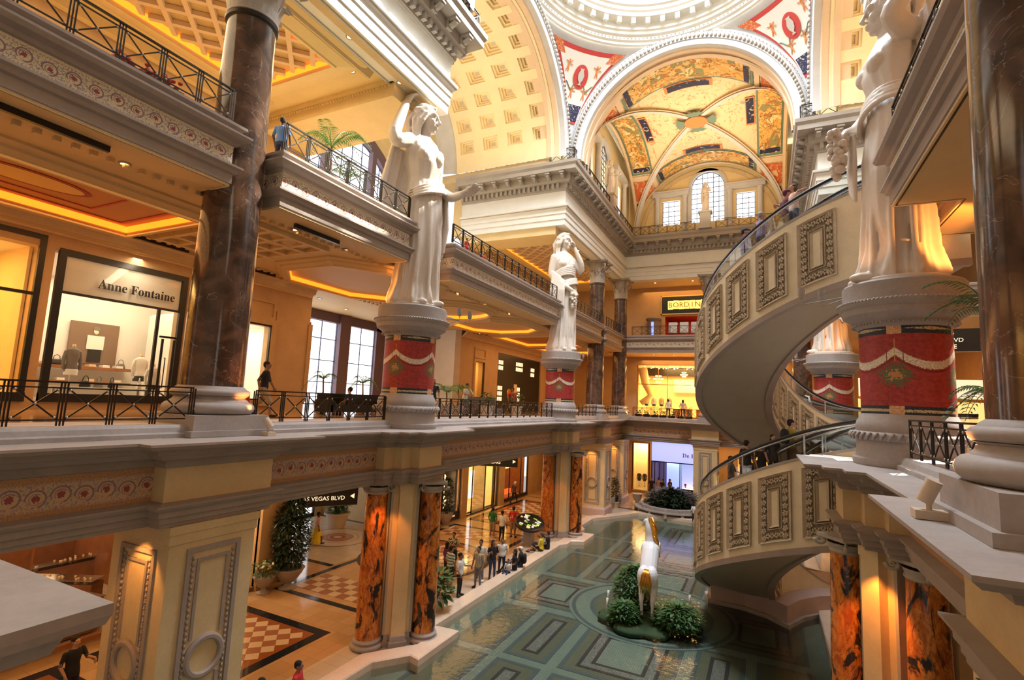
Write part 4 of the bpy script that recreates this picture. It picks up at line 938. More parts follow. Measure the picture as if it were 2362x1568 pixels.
# lunette walls with windows
def wall_holes(mb, u0, u1, z0, z1, holes, put):
    """grid wall with rectangular holes; put(u,z)->3d"""
    us = sorted({u0, u1, *[h[0] for h in holes], *[h[1] for h in holes]}); zs = sorted({z0, z1, *[h[2] for h in holes], *[h[3] for h in holes]})
    for a, b in zip(us[:-1], us[1:]):
        for c, d in zip(zs[:-1], zs[1:]):
            if any(h[0] <= (a+b)/2 <= h[1] and h[2] <= (c+d)/2 <= h[3] for h in holes): continue
            mb.add([put(a, c), put(b, c), put(b, d), put(a, d)], [(0, 1, 2, 3)])
def arched_window(parent, cu, w, z0, zs, put, nrm, grid=.42, mat='blue_frame', glow='glow_white', arch=True, ring=None, ringmat='arch_stone', depth=.35):
    """glazing: bright pane, mullion lattice, arched surround; put(u, z, d)"""
    r = w/2; out = [(cu-r, z0), (cu+r, z0)]
    out += [(cu+r*cos(a), zs+r*sin(a)) for a in [pi*k/16 for k in range(17)]] if arch else [(cu+r, zs), (cu-r, zs)]
    MB().add([put(u, z, -depth) for u, z in out], [tuple(range(len(out)))]).build('window_pane', glow, parent)
    b = MB()
    n = max(2, round(w/grid))
    for k in range(n+1):
        u = cu-r+w*k/n; top = zs+(sqrt(max(0, r*r-(u-cu)**2)) if arch else 0)
        if top-z0 > .05: b.bar(put(u, z0, -depth+.08), put(u, top, -depth+.08), .05)
    z = z0
    while z < zs+(r if arch else 0):
        hw = r if z <= zs else sqrt(max(0, r*r-(z-zs)**2))
        if hw > .1: b.bar(put(cu-hw, z, -depth+.08), put(cu+hw, z, -depth+.08), .05)
        z += grid
    pts = [put(u, z, -depth+.1) for u, z in out]; b.tube(pts, .05, 4, closed=True); b.build('glazing_bars', mat, parent)
    if ring:
        V = []
        ro, ri = r+ring, r
        arcp = [(cos(a), sin(a)) for a in [pi*k/16 for k in range(17)]]
        if arch:
            for c, s in [(1, None)]+arcp+[(-1, None)]:
                for R_ in (ri, ro):
                    for dd in (-depth, .12): V.append(put(cu+c*R_, z0 if s is None else zs+s*R_, dd))
            F = []
            for i in range(len(arcp)+1):
                o = i*4; F += [(o, o+4, o+5, o+1), (o+1, o+5, o+7, o+3), (o+3, o+7, o+6, o+2)]
            MB().add(V, F).build('window_surround', ringmat, parent, SM)
YL = VC[1]+VB+.55
def putY(u, z, d=0): return (u, YL-d, z)
w1 = struct('wall_far_1', 'end wall of the upper hall with three windows', 'wall')
b = MB(); wall_holes(b, -12, 2.6, 24.6, 32.2, [(-8.62, -7.0, 25.9, 28.3), (-5.98, -3.1, 25.9, 29.3), (-2.1, -.55, 25.9, 28.3), (-5.98, -3.1, 29.3, 30.76)], putY)
b.build('plaster_wall', 'yellow', w1)
b = MB(); n = 16     # spandrel closing the arched head
for s in (-1, 1):
    V = [putY(CX+.06+s*1.44*cos(pi/2*k/n), 29.3+1.44*sin(pi/2*k/n)) for k in range(n+1)]; V.append(putY(CX+.06+s*1.44, 30.76)); b.add(V, [(i, i+1, n+1) for i in range(n)])
b.build('window_head', 'yellow', w1)
for (u, w, z0, zs, ar, lb) in ((-7.81, 1.62, 25.9, 28.3, False, 'l'), (CX+.06, 2.88, 25.9, 29.3, True, 'c'), (-1.33, 1.55, 25.9, 28.3, False, 'r')):
    w_ = struct('window_2', 'daylit end window of the upper hall', 'window'); arched_window(w_, u, w, z0, zs, putY, None, .48, arch=ar, ring=.28 if ar else None, ringmat='arch_stone')
b = MB()
for u in (-9.1, -6.55, -2.62, -.1): b.lathe([(.26, 25.0), (.26, 25.2), (.2, 25.3), (.19, 28.35), (.26, 28.5), (.26, 28.62)], (u, YL-.22, 0), 12)
b.box(-9.5, -6.2, YL-.5, YL, 28.62, 29.0).box(-2.95, .3, YL-.5, YL, 28.62, 29.0).box(-9.6, -6.15, YL-.6, YL, 29.0, 29.14).box(-3.0, .4, YL-.6, YL, 29.0, 29.14)
b.build('window_order', 'arch_stone', w1, SM)
MB().arc([(6.1, 0), (6.1, -.1), (5.75, -.1), (5.75, 0)], (CX, YL-.02, ZS), 'Y', n=40).build('arched_panel_moulding', 'cream', w1)
w3 = struct('wall_left_3', 'upper side wall with arched window seen behind the cornice', 'wall'); XS = CX-VA-.75
def putX(u, z, d=0): return (XS+d, u, z)
b = MB(); wall_holes(b, 31.9, 49.0, 24.6, 32.2, [(38.7, 41.9, 25.9, 29.0), (35.2, 37.0, 25.9, 28.6), (43.6, 45.4, 25.9, 28.6), (38.7, 41.9, 29.0, 30.6)], putX); b.build('plaster_wall', 'yellow', w3)
b = MB()
for s in (-1, 1):
    V = [putX(40.3+s*1.6*cos(pi/2*k/n), 29.0+1.6*sin(pi/2*k/n)) for k in range(n+1)]; V.append(putX(40.3+s*1.6, 30.6)); b.add(V, [(i, i+1, n+1) for i in range(n)])
b.build('window_head', 'yellow', w3)
for (u, w, zs, ar) in ((40.3, 3.2, 29.0, True), (36.1, 1.8, 28.6, False), (44.5, 1.8, 28.6, False)):
    w_ = struct('window_3', 'side window of the upper hall', 'window'); arched_window(w_, u, w, 25.9, zs, putX, None, .5, arch=ar, ring=.3 if ar else None, glow='glow_pale')
b = MB()
for u in (34.6, 37.7, 42.9, 46.0): b.lathe([(.28, 24.7), (.28, 25.1), (.22, 25.3), (.2, 28.9), (.3, 29.1), (.3, 29.2)], (XS+.25, u, 0), 12)
b.box(XS, XS+.55, 34.2, 38.1, 29.2, 29.65).box(XS, XS+.55, 42.5, 46.4, 29.2, 29.65); b.build('window_order', 'arch_stone', w3, SM)
w4 = struct('wall_right_1', 'upper side wall right of the painted vault', 'wall')
b = MB().box(CX+VA+.6, CX+VA+.9, 31.9, 49, 24.6, 32.2); b.build('plaster_wall', 'yellow', w4)
# closing shell above the vault so no light leaks
struct('ceiling_5', 'unseen shell added over the painted and side vaults to shut out light', 'ceiling', MB().box(-26, 16, 32.6, 56, 32.6, 33.0).box(-26, XL-.8, 16, 32.6, 32.8, 33.2).box(XR+.8, 16, 16, 32.6, 32.8, 33.2).box(-20, XL-.6, 32.2, 56, 24.6, 24.7).box(XR+.6, 16, 32.2, 56, 24.6, 24.7), 'pale_wall')
# ------------------------------------------------------------------ left transept end wall with its arched window
XT = -24.6
def putT(u, z, d=0): return (XT+d, u, z)
w5 = struct('wall_left_4', 'end wall of the left side arm', 'wall'); b = MB()
wall_holes(b, 15, 34, 15.3, 32.6, [(19.3, 29.3, 15.3, 21.0), (19.3, 29.3, 21.0, 26.0)], putT)
for s in (-1, 1):
    V = [putT(24.3+s*5*cos(pi/2*k/n), 21.0+5*sin(pi/2*k/n)) for k in range(n+1)]; V.append(putT(24.3+s*5, 26.0)); b.add(V, [(i, i+1, n+1) for i in range(n)])
b.build('plaster_wall', 'yellow', w5)
w_ = struct('window_4', 'tall arched window of the left side arm', 'window'); arched_window(w_, 24.3, 10, 15.3, 21.0, putT, None, .9, ring=.75, ringmat='mauve_frame', depth=.3, glow='glow_white')
b = MB()
for u in (22.2, 26.4): b.box(XT-.1, XT+.3, u-.2, u+.2, 15.3, 25.4)
b.build('mullion_pier', 'mauve_frame', w_)
for s in (-1, 1): MB().add([putT(24.3+s*6.3, 22.4, .04), putT(24.3+s*6.9, 24.9, .04), putT(24.3+s*5.1, 25.6, .04)], [(0, 1, 2)]).build('painted_spandrel', 'fresco_red', w5)
w6 = struct('window_5', 'tall daylit windows at the end of the first gallery side arm', 'window')
for (y0, y1) in ((18.4, 24.6), (25.5, 28.2)):
    m_ = (y0+y1)/2; arched_window(w6, m_, y1-y0, 7.9, 13.05, putT, None, 1.35, arch=False, depth=.2)
b = MB().box(XT-.3, XT+.25, 24.6, 25.5, 7.7, 13.7).box(XT-.3, XT+.1, 28.2, 29.1, 7.7, 13.7).box(XT-.3, XT+.1, 17.5, 29, 13.05, 13.7); b.build('window_pier', 'mauve_frame', w6)
struct('wall_left_5', 'cream side walls of the first gallery side arm', 'wall', MB().box(XT-.3, XT+.4, 29.1, 33.5, 7.7, 13.7).box(XT, -20.5, 32.2, 33.4, 7.7, 13.7).box(XT, -20.5, 17.2, 17.9, 7.7, 13.7), 'pale_wall')
# ------------------------------------------------------------------ gallery ceilings: trays, coves, lattices, downlights
def tray(st, poly, z, panel='gallery_ceiling', cove=True, drop=.30, w=.5):
    prof = [(0, z), (0, z-drop), (.10, z-drop), (.13, z-drop+.06), (w*.6, z-drop*.55), (w*.65, z-drop*.35), (w, z-.06), (w, z)]
    MB().sweep(prof, poly, closed=True).build('tray_moulding', 'gallery_ceiling' if z < 15 else 'yellow', st)
    if cove: MB().sweep([(-.03, z-.01), (-.03, z-drop*.62), (-.01, z-drop*.62)], poly, closed=True).build('cove_light', 'glow_cove', st)
    MB().add([(x, y, z-.012) for x, y in poly], [tuple(range(len(poly)))]).build('ceiling_panel', panel, st)
def rect(x0, x1, y0, y1): return [(x0, y0), (x1, y0), (x1, y1), (x0, y1)]
ga = struct('ceiling_6', 'decorated soffit over the first gallery', 'ceiling', MB().box(-19.98, -19.7, -3, 17, 13.2, 13.68), 'gallery_ceiling')
ZG = 13.64
tray(ga, rect(-18.5, -14.7, .2, 9.0), ZG, 'ceiling_fresco', drop=.34)
def ellipse(x, y, a, b_, z, n=32): return [(x+a*cos(2*pi*k/n), y+b_*sin(2*pi*k/n), z) for k in range(n)]
for (a, c, z, m_) in ((.62, 1.35, ZG-.030, 'dark_red'), (.5, 1.2, ZG-.036, 'fresco_gold')):
    MB().add(ellipse(-16.5, 5.7, a, c, z), [tuple(range(32))]).build('painted_oval', m_, ga)
b = MB(); frame(b, -18.2, -15.0, .5, 8.7, .09, ZG-.04, h=.02); frame(b, -17.6, -15.6, 3.9, 7.6, .06, ZG-.04, h=.02); b.build('painted_border', 'paint_red', ga)
b = MB()
for k in range(5):
    y = 9.9+k*.72; b.box(-18.6, -13.6, y-.09, y+.09, ZG-.15, ZG)
for k in range(6): x = -18.4+k*.94; b.box(x-.09, x+.09, 9.8, 12.9, ZG-.16, ZG)
b.build('lattice_ribs', 'gallery_ceiling', ga)
for (x, y, r_) in ((-14.5, 11.9, .75), (-14.6, 29.7, .8)):
    MB().lathe([(r_, 0), (r_*.9, -.06), (r_*.6, -.08), (r_*.5, -.03), (r_*.3, -.12), (.01, -.15)], (x, y, ZG), 24).build('ceiling_rosette', 'gallery_ceiling', ga, True)
oct_ = [(-18.6, 15.6), (-17.0, 14.1), (-14.6, 14.1), (-13.4, 15.6), (-13.4, 19.2), (-14.9, 21.0), (-17.0, 21.0), (-18.6, 19.2)]
tray(ga, oct_, ZG); tray(ga, [(-16.1+2.3*cos(2*pi*k/32), 24.4+2.3*sin(2*pi*k/32)) for k in range(32)], ZG)
tray(ga, [(-18.6, 28.6), (-17.2, 27.4), (-15.0, 27.4), (-13.6, 28.8), (-13.6, 31.5), (-15.0, 33.0), (-17.2, 33.0), (-18.6, 31.6)], ZG); tray(ga, rect(-18.6, -13.6, 34.6, 41.0), ZG, 'ceiling_fresco'); tray(ga, rect(-18.6, -13.6, 42.6, 47.6), ZG)
dn = MB().box(-.05, .05, -.06, .06, -.09, 0).mesh('dentil', 'gallery_ceiling')
b = MB()
for x in (-19.35, -13.2, -18.85):
    y = .3
    while y < 47: b.box(x-.06, x+.06, y-.06, y+.06, ZG-.10, ZG); y += .33
o = b.build('dentil_row', 'gallery_ceiling', ga); o['kind'] = 'stuff'
for x, y0, y1 in ((-12.62, 3.5, 5.6), (-19.15, 5.9, 8.2), (-19.15, 9.4, 11.4), (-19.15, 13.6, 15.2), (-12.7, 10.6, 12.4), (-19.55, 33, 34.3)):
    MB().box(x-.05, x+.05, y0, y1, ZG-.13, ZG-.0).build('air_slot', 'black', ga)
dl = MB().lathe([(.13, 0), (.13, -.03), (.09, -.03), (.09, -.01)], n=16).mesh('downlight_rim', 'ledge'); dg_ = MB().lathe([(.09, -.02), (.001, -.02)], n=12).mesh('downlight_bulb', 'glow_lamp')
DLN = {}
def downlight(x, y, z):
    row = ('upper gallery' if z > 15 else 'first gallery', 'inner wall row' if x < -16 else 'railing side row' if x < -12 else 'far end row' if x < 2 else 'right side row')
    k = DLN[row] = DLN.get(row, -1)+1
    t = thing('downlight', '%s recessed ceiling downlight of the %s, %s' % (ORD[k], row[0], row[1]), 'light', (x, y, z), 0, 'recessed ceiling downlights'); link('rim', dl, t); link('bulb', dg_, t)
for x, y in [(-13.2, y) for y in (6.2, 11.0, 13.2, 20.6, 23.4, 26.2, 30.2, 35, 38)]+[(-19.2, y) for y in (4, 9.3, 14.4, 16.0, 20, 23, 26, 33.6, 36.5, 39.5)]: downlight(x, y, ZG)
for x, y in ((-9.5, 50.2), (-7.6, 50.2), (-5.4, 50.2), (-2.5, 50.2), (4.2, 13.0), (4.2, 9.4), (6.5, 12.3), (-21.5, 20.0), (-22.5, 23.0), (5.5, 36)): downlight(x, y, ZG)
gb = struct('ceiling_7', 'decorated ceilings over the second gallery', 'ceiling', MB().box(-19.98, -19.7, -3, 16.9, 20.3, 20.75), 'yellow')
ZH = 20.74
tray(gb, rect(-18.2, -14.0, 2.0, 12.6), ZH, 'gallery_ceiling', drop=.40, w=.9); tray(gb, rect(-18.2, -14.0, 34, 47.6), ZH, 'gallery_ceiling', drop=.4, w=.7)
def lattice(x0, x1, y0, y1, z, s=1.05):
    b = MB(); L = (x1-x0)
    for k in range(int((y1-y0+L)/s)+1):
        c = y0-L+k*s
        for sg in (0, 1):
            p = []
            for X in (x0, x1):
                p.append((X, c+(X-x0) if sg == 0 else c+(x1-X)))
            (xa_, ya_), (xb_, yb_) = p
            def clip(xa_, ya_, xb_, yb_):
                t0, t1 = 0., 1.; dy = yb_-ya_
                for lo, s_ in ((y0, 1), (y1, -1)):
                    if dy == 0: continue
                    t = (lo-ya_)/dy
                    if dy*s_ > 0: t0 = max(t0, t)
                    else: t1 = min(t1, t)
                return t0, t1
            t0, t1 = clip(xa_, ya_, xb_, yb_)
            if t1-t0 > .03: b.bar((xa_+(xb_-xa_)*t0, ya_+(yb_-ya_)*t0, z-.09-.012*sg), (xa_+(xb_-xa_)*t1, ya_+(yb_-ya_)*t1, z-.09-.012*sg), .16, .16)
    b.build('lattice_ribs', 'peach', gb)
lattice(-18.1, -14.1, 2.1, 12.5, ZH-.02); lattice(-18.1, -14.1, 34.1, 47.5, ZH-.02)
for x in (-18.9, -13.5): MB().sweep([(0, ZH-.20), (.12, ZH-.2), (.2, ZH-.1), (.3, ZH)], [(x, -2), (x, 13.9)] if x < -15 else [(x, -2), (x, 13.9)]).build('moulding', 'cream', gb)
MB().box(-20, -12.7, 14.5, YC0-.15, 20.05, 20.75).box(-20, -12.7, 14.42, YC0-.07, 20.6, 20.75).box(-20, -12.7, YC1+.15, YC1+2.3, 20.05, 20.75).build('cross_beam', 'yellow', gb)
b = MB(); y = -20
for k in range(48): x = -19.9+k*.15; b.ell((x, 14.4, 20.45), .05, .05, .06, 5, 4)
o = b.build('egg_row', 'cream', gb, True); o['kind'] = 'stuff'
MB().box(-12.5, -12.1, 2, 16.5, 20.57, 20.6).build('soffit_panel_rim', 'cream', gb); b = MB(); frame(b, -12.95, -12.12, 1, 16.3, .07, 20.55, h=.05); frame(b, -12.95, -12.12, 33, 47.5, .07, 20.55, h=.05); b.build('soffit_panel_moulding', 'arch_stone', gb)
for x, y in ((-13.0, 6.4), (-13.3, 9.6), (-16, 13.4), (-13.9, 13.5), (-12.5, 11.9), (-12.5, 14.6), (-12.6, 33.5), (-13.2, 38), (-13.2, 43), (-9.5, 50.5), (-6, 50.5), (-3, 50.5)): downlight(x, y, ZH-(.13 if x > -12.7 and y < 20 else 0))
# ------------------------------------------------------------------ spiral escalators
EX, EY_, ER, Er = 4.6, 25.0, 7.35, 4.35
def softplus(x, w=.5): return w*(max(x/w, 0)+math.log1p(math.exp(-abs(x/w))))
def ez(th, base):
    z = 8.97+3.1*(th-pi); return 5.3+softplus(z-5.3)-softplus(z-12.92)+base
def spiral(label, base, t0, t1):
    t = thing('spiral_escalator', label, 'escalator', (EX, EY_, 0), 0, 'curved escalators')
    n = 120; T = [radians(t0+(t1-t0)*i/n) for i in range(n+1)]; H = 2.85; gz = lambda z: max(z, .02)
    def wallr(mb, ra, rb, za, zb, mi=0):
        V = []
        for a in T:
            z0, z1 = gz(ez(a, base)+za), gz(ez(a, base)+zb)
            for r, z in ((ra, z0), (rb, z0), (rb, z1), (ra, z1)): V.append((r*cos(a), r*sin(a), z))
        F = []
        for i in range(n):
            o = i*4
            for q in range(4): F.append((o+q, o+(q+1) % 4, o+4+(q+1) % 4, o+4+q))
        F += [(0, 1, 2, 3), (n*4+3, n*4+2, n*4+1, n*4)]; mb.add(V, F, mi)
    b = MB(); wallr(b, ER-.16, ER, 0, H-.08); b.build('outer_side_wall', 'escalator_cream', t, SM)
    b = MB(); wallr(b, Er, Er+.16, 0, H-.08); b.build('inner_side_wall', 'escalator_cream', t, SM)
    b = MB(); wallr(b, ER-.22, ER+.04, -.04, .16); wallr(b, Er-.04, Er+.22, -.04, .16); b.build('lower_edge_moulding', 'stone', t, SM)
    b = MB(); wallr(b, ER-.20, ER+.02, H-.08, H); wallr(b, Er-.02, Er+.20, H-.08, H); b.build('coping', 'ledge', t, SM)
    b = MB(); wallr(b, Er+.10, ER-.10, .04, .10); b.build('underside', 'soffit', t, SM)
    # steps
    b = MB(); nst = int((t1-t0)/2.9)
    for i in range(nst):
        a0, a1 = radians(t0+(t1-t0)*i/nst), radians(t0+(t1-t0)*(i+1)/nst); z = gz(ez((a0+a1)/2, base)+2.50)
        for (q0, q1) in ((Er+.35, (ER+Er)/2-.2), ((ER+Er)/2+.2, ER-.35)):
            V = [(r*cos(a), r*sin(a), zz) for zz in (z-.3, z) for r, a in ((q0, a0), (q1, a0), (q1, a1), (q0, a1))]
            b.add(V, [(0, 3, 2, 1), (4, 5, 6, 7), (0, 1, 5, 4), (1, 2, 6, 5), (2, 3, 7, 6), (3, 0, 4, 7)])
    o = b.build('steps', 'steel', t); o['kind'] = 'stuff'
    b = MB(); 
    for ra, rb in ((Er+.16, Er+.33), ((ER+Er)/2-.18, (ER+Er)/2+.18), (ER-.33, ER-.16)): wallr(b, ra, rb, 2.4, 2.62)
    b.build('deck_strip', 'steel', t, SM)
    for r in (Er+.22, (ER+Er)/2-.1, (ER+Er)/2+.1, ER-.22):
        pts = [(r*cos(a), r*sin(a), gz(ez(a, base))+3.62) for a in T]
        MB().tube(pts, .055, 8).build('rubber_handrail', 'rubber', t, True)
        MB().tube([(x, y, z-.075) for x, y, z in pts], .035, 6).build('handrail_guide', 'steel', t, True)
        V = []
        for (x, y, z), a in zip(pts, T): V += [(x, y, z-1.0), (x, y, z-.09)]
        MB().add(V, [(2*i, 2*i+2, 2*i+3, 2*i+1) for i in range(n)]).build('glass_balustrade', 'rail_glass', t, True)
        b = MB()
        for i in range(6, n, 13): x, y, z = pts[i]; b.bar((x, y, z-.95), (x, y, z-.06), .035, .05)
        b.build('balustrade_post', 'steel', t)
    # carved panels on both side walls
    def cpanel(a0, a1, R, sgn):
        P = lambda u, v, d: (lambda a: ((R+sgn*d)*cos(a), (R+sgn*d)*sin(a), gz(ez(a, base)+H*(.145+.735*v))))(a0+(a1-a0)*u)
        def ring(b, u0, u1, v0, v1, w, hv, d0, d1, k=6):
            # raised mitred frame following the slope
            for (ua, va, ub, vb, ia, ja, ib, jb) in ((u0, v0, u1, v0, u0+w, v0+hv, u1-w, v0+hv), (u1, v1, u0, v1, u1-w, v1-hv, u0+w, v1-hv), (u0, v1, u0, v0, u0+w, v1-hv, u0+w, v0+hv), (u1, v0, u1, v1, u1-w, v0+hv, u1-w, v1-hv)):
                V = []
                for q in range(k+1):
                    f = q/k; o_ = (ua+(ub-ua)*f, va+(vb-va)*f); i_ = (ia+(ib-ia)*f, ja+(jb-ja)*f)
                    V += [P(*o_, 0), P(*o_, d0), P(*i_, d1), P(*i_, 0)]
                F = [(q*4+c, q*4+4+c, q*4+5+c, q*4+1+c) for q in range(k) for c in range(3)]; b.add(V, F)
        def plate(name, mat, u0, u1, v0, v1, d, par, k=6):
            V = []
            for q in range(k+1):
                u = u0+(u1-u0)*q/k; V += [P(u, v0, 0), P(u, v0, d), P(u, v1, d), P(u, v1, 0)]
            return MB().add(V, [(q*4+c, q*4+4+c, q*4+5+c, q*4+1+c) for q in range(k) for c in range(3)]).build(name, mat, par, SM)
        f = plate('carved_panel', 'carved_relief', .02, .98, .01, .99, .015, t)
        b = MB(); ring(b, 0, 1, 0, 1, .09, .035, .09, .03); ring(b, .34, .66, .22, .78, .07, .028, .08, .03); ring(b, .28, .72, .185, .815, .03, .012, .05, .04); b.build('panel_frame', 'carved', f, SM)
        plate('plain_centre', 'escalator_cream', .40, .60, .24, .76, .03, f, 3)
        b = MB()                                                   # carved rosettes and leaves in the border
        for (u, n_) in ((.17, 9), (.83, 9)):
            for q in range(n_):
                v = .07+.86*q/(n_-1); c = Vector(P(u, v, .03)); m_ = .055
                for s in range(5):
                    aa = 2*pi*s/5+q; w = Vector(P(u+cos(aa)*.055, v+sin(aa)*.028, .045)); b.ell(w, .045, .045, .05, 5, 3)
                b.ell(P(u, v, .05), .035, .035, .04, 5, 3)
        for v in (.095, .905):
            for q in range(4):
                u = .29+.42*q/3
                for s in range(5): aa = 2*pi*s/5+q; b.ell(P(u+cos(aa)*.05, v+sin(aa)*.026, .045), .04, .04, .045, 5, 3)
        o = b.build('carved_rosettes', 'carved', f, True); o['kind'] = 'stuff'
    k = 0
    while 241+11.5*(k)-11.5*16 < 260: k += 1
    for j in range(-14, 1):
        a0 = 241+11.5*j
        if a0 < t0+2: continue
        if ez(radians(a0), base)+.4 < .1: continue
        cpanel(radians(a0), radians(a0+8.8), ER, 1)
        if a0 < 190: cpanel(radians(a0+8.8), radians(a0), Er, -1)
    return t
spiral('cream spiral escalator sweeping up to the top gallery, its dark underside in view', 0, 58, 274)
spiral('lower cream spiral escalator rising out of the pool to the first gallery', -7.7, 100, 274)
t = thing('escalator_base', 'low curved stone base of the lower spiral escalator standing in the pool', 'base', (0, 0, 0))
pts = [(-2.5, 27.2), (-2.3, 26.4), (-.9, 26.3), (.0, 25.9), (.75, 25.2), (1.3, 26.4), (2.1, 27.4), (3.2, 28.2), (3.4, 31.5), (0, 31.5)]
MB().prism(pts, -.3, .75).build('base_wall', 'pink_stone', t); MB().prism(offset_poly(pts, .14), -.3, .08).build('base_step', 'ledge', t)
# ------------------------------------------------------------------ figures: one continuous remeshed surface each
from mathutils.bvhtree import BVHTree
def loft(b, secs, n=40, mi=0, fold=None):
    """secs: (z, cx, cy, rx, ry); fold(theta, z)->radial factor"""
    vs = []
    for (z, x, y, rx, ry) in secs:
        for i in range(n):
            a = 2*pi*i/n; k = 1+(fold(a, z) if fold else 0); vs.append((x+rx*cos(a)*k, y+ry*sin(a)*k, z))
    m = len(secs); fs = [(j*n+i, j*n+(i+1) % n, (j+1)*n+(i+1) % n, (j+1)*n+i) for j in range(m-1) for i in range(n)]
    fs += [list(range(n))[::-1], [(m-1)*n+i for i in range(n)]]
    b.add(vs, fs, mi)
def lerp_secs(keys, n):
    out = []
    z0, z1 = keys[0][0], keys[-1][0]
    for i in range(n+1):
        z = z0+(z1-z0)*i/n
        for a, c in zip(keys[:-1], keys[1:]):
            if a[0] <= z <= c[0]+1e-9: f = (z-a[0])/(c[0]-a[0]); f = f*f*(3-2*f)*.5+f*.5; break
        out.append(tuple([z]+[a[k]+(c[k]-a[k])*f for k in range(1, 5)]))
    return out
def limb(b, pts, rad, mi=0, n=10, sub=4):
    P = [Vector(p) for p in pts]; Q = []; R = []
    for i in range(len(P)-1):
        for s in range(sub):
            f = s/sub; Q.append(P[i].lerp(P[i+1], f)); R.append(rad[i]+(rad[i+1]-rad[i])*f)
    Q.append(P[-1]); R.append(rad[-1])
    for _ in range(1): Q = [Q[0]]+[(Q[i-1]+Q[i]*2+Q[i+1])/4 for i in range(1, len(Q)-1)]+[Q[-1]]
    b.tube(Q, R, n, mi); b.ell(Q[0], R[0], R[0], R[0], n, 6, mi); b.ell(Q[-1], R[-1], R[-1], R[-1], n, 6, mi)
def hand(b, w, d, up, s=1., curl=.5, mi=0, side=1):
    """palm and five fingers at wrist w pointing along d; up = back of the hand"""
    d = Vector(d).normalized(); up = Vector(up); up = (up-d*up.dot(d)).normalized(); sd = d.cross(up)*side; w = Vector(w)
    for k in range(-1, 3): c0 = w+sd*(k-.5)*.020*s; b.tube([c0*.5+w*.5, c0+d*.085*s], [.016*s, .015*s], 6, mi)
    for k, L in ((-1, .062), (0, .078), (1, .074), (2, .066)):
        p0 = w+d*.082*s+sd*(k-.5)*.021*s; p1 = p0+(d*(1-curl*.3)-up*curl*.5)*L*.5*s; p2 = p1+(d*(1-curl)-up*curl)*L*.5*s
        b.tube([p0, p1, p2], [.0105*s, .0095*s, .008*s], 6, mi)
    t0 = w+d*.03*s-sd*.035*s; b.tube([w, t0, t0+(d-sd*.6-up*.3).normalized()*.035*s, t0+(d-sd*.2-up*.4).normalized()*.062*s], [.016*s, .015*s, .012*s, .010*s], 6, mi)
def head(b, c, yaw=0., pitch=0., skin=0, hair=3, style='short', s=1.):
    """c = centre of the skull; face looks along -Y turned by yaw"""
    R = Matrix.Translation(c) @ Matrix.Rotation(yaw, 4, 'Z') @ Matrix.Rotation(pitch, 4, 'X') @ Matrix.Scale(s, 4); h = MB()
    h.ell((0, .012, .012), .074, .092, .098, 16, 10, skin); h.ell((0, -.022, -.045), .055, .062, .072, 14, 8, skin); h.ell((0, -.062, -.088), .026, .022, .022, 8, 6, skin)
    h.ell((0, -.070, .028), .060, .022, .020, 10, 6, skin); h.tube([(0, -.088, .018), (0, -.108, -.022), (0, -.092, -.034)], [.008, .013, .011], 6, skin)
    for s_ in (-1, 1):
        h.ell((s_*.030, -.076, .002), .013, .006, .006, 8, 5, skin); h.ell((s_*.040, -.058, -.030), .024, .026, .026, 8, 6, skin); h.ell((s_*.075, .012, -.012), .010, .020, .032, 8, 6, skin)
    h.ell((0, -.086, -.055), .024, .012, .007, 8, 5, skin); h.ell((0, -.083, -.067), .019, .012, .007, 8, 5, skin)
    if style != 'bald':
        h.ell((0, .024, .030), .082, .096, .094, 16, 10, hair); h.ell((0, .060, -.010), .070, .055, .075, 12, 8, hair)
    if style == 'cap': h.ell((0, -.02, .070), .083, .10, .045, 14, 6, hair); h.box(-.06, .06, -.17, -.07, .045, .058, hair)
    if style == 'long': h.ell((0, .068, -.10), .080, .045, .17, 12, 8, hair); h.ell((.066, .02, -.06), .028, .04, .10, 8, 6, hair); h.ell((-.066, .02, -.06), .028, .04, .10, 8, 6, hair)
    if style == 'tail': h.tube([(0, .10, .03), (0, .15, -.02), (0, .14, -.16)], [.03, .035, .015], 7, hair)
    if style == 'classic':
        random.seed(5)
        for k in range(26):
            a = pi*(k/25)+0; x = cos(a)*.082; 
            h.tube([(x*.35, -.070+.03*abs(cos(a)), .088), (x*.9, -.058+.05*abs(cos(a)), .055+.035*sin(a)), (x*1.12, .0+.02*abs(cos(a)), .035+.05*sin(a)-.02), (x*1.02, .07, .02+.05*sin(a))], [.010, .015, .017, .014], 6, hair)
        for s_ in (-1, 1):
            for k in range(4): h.tube([(s_*.078, -.03+.02*k, .02), (s_*(.092+.01*(k % 2)), .0+.02*k, -.05), (s_*.078, .02+.015*k, -.10), (s_*(.085+.008*k), .01+.01*k, -.17-.02*k)], [.014, .019, .016, .009], 6, hair)
        for k in range(5): h.tube([(-.05+.025*k, .09, .02), (-.06+.03*k, .12, -.05), (-.055+.028*k, .10, -.13), (-.06+.03*k, .11, -.22)], [.02, .026, .024, .012], 6, hair)
        h.ell((0, .105, .0), .058, .05, .055, 10, 8, hair)
    h.tf(R); b.add(h.v, h.f, h.m)
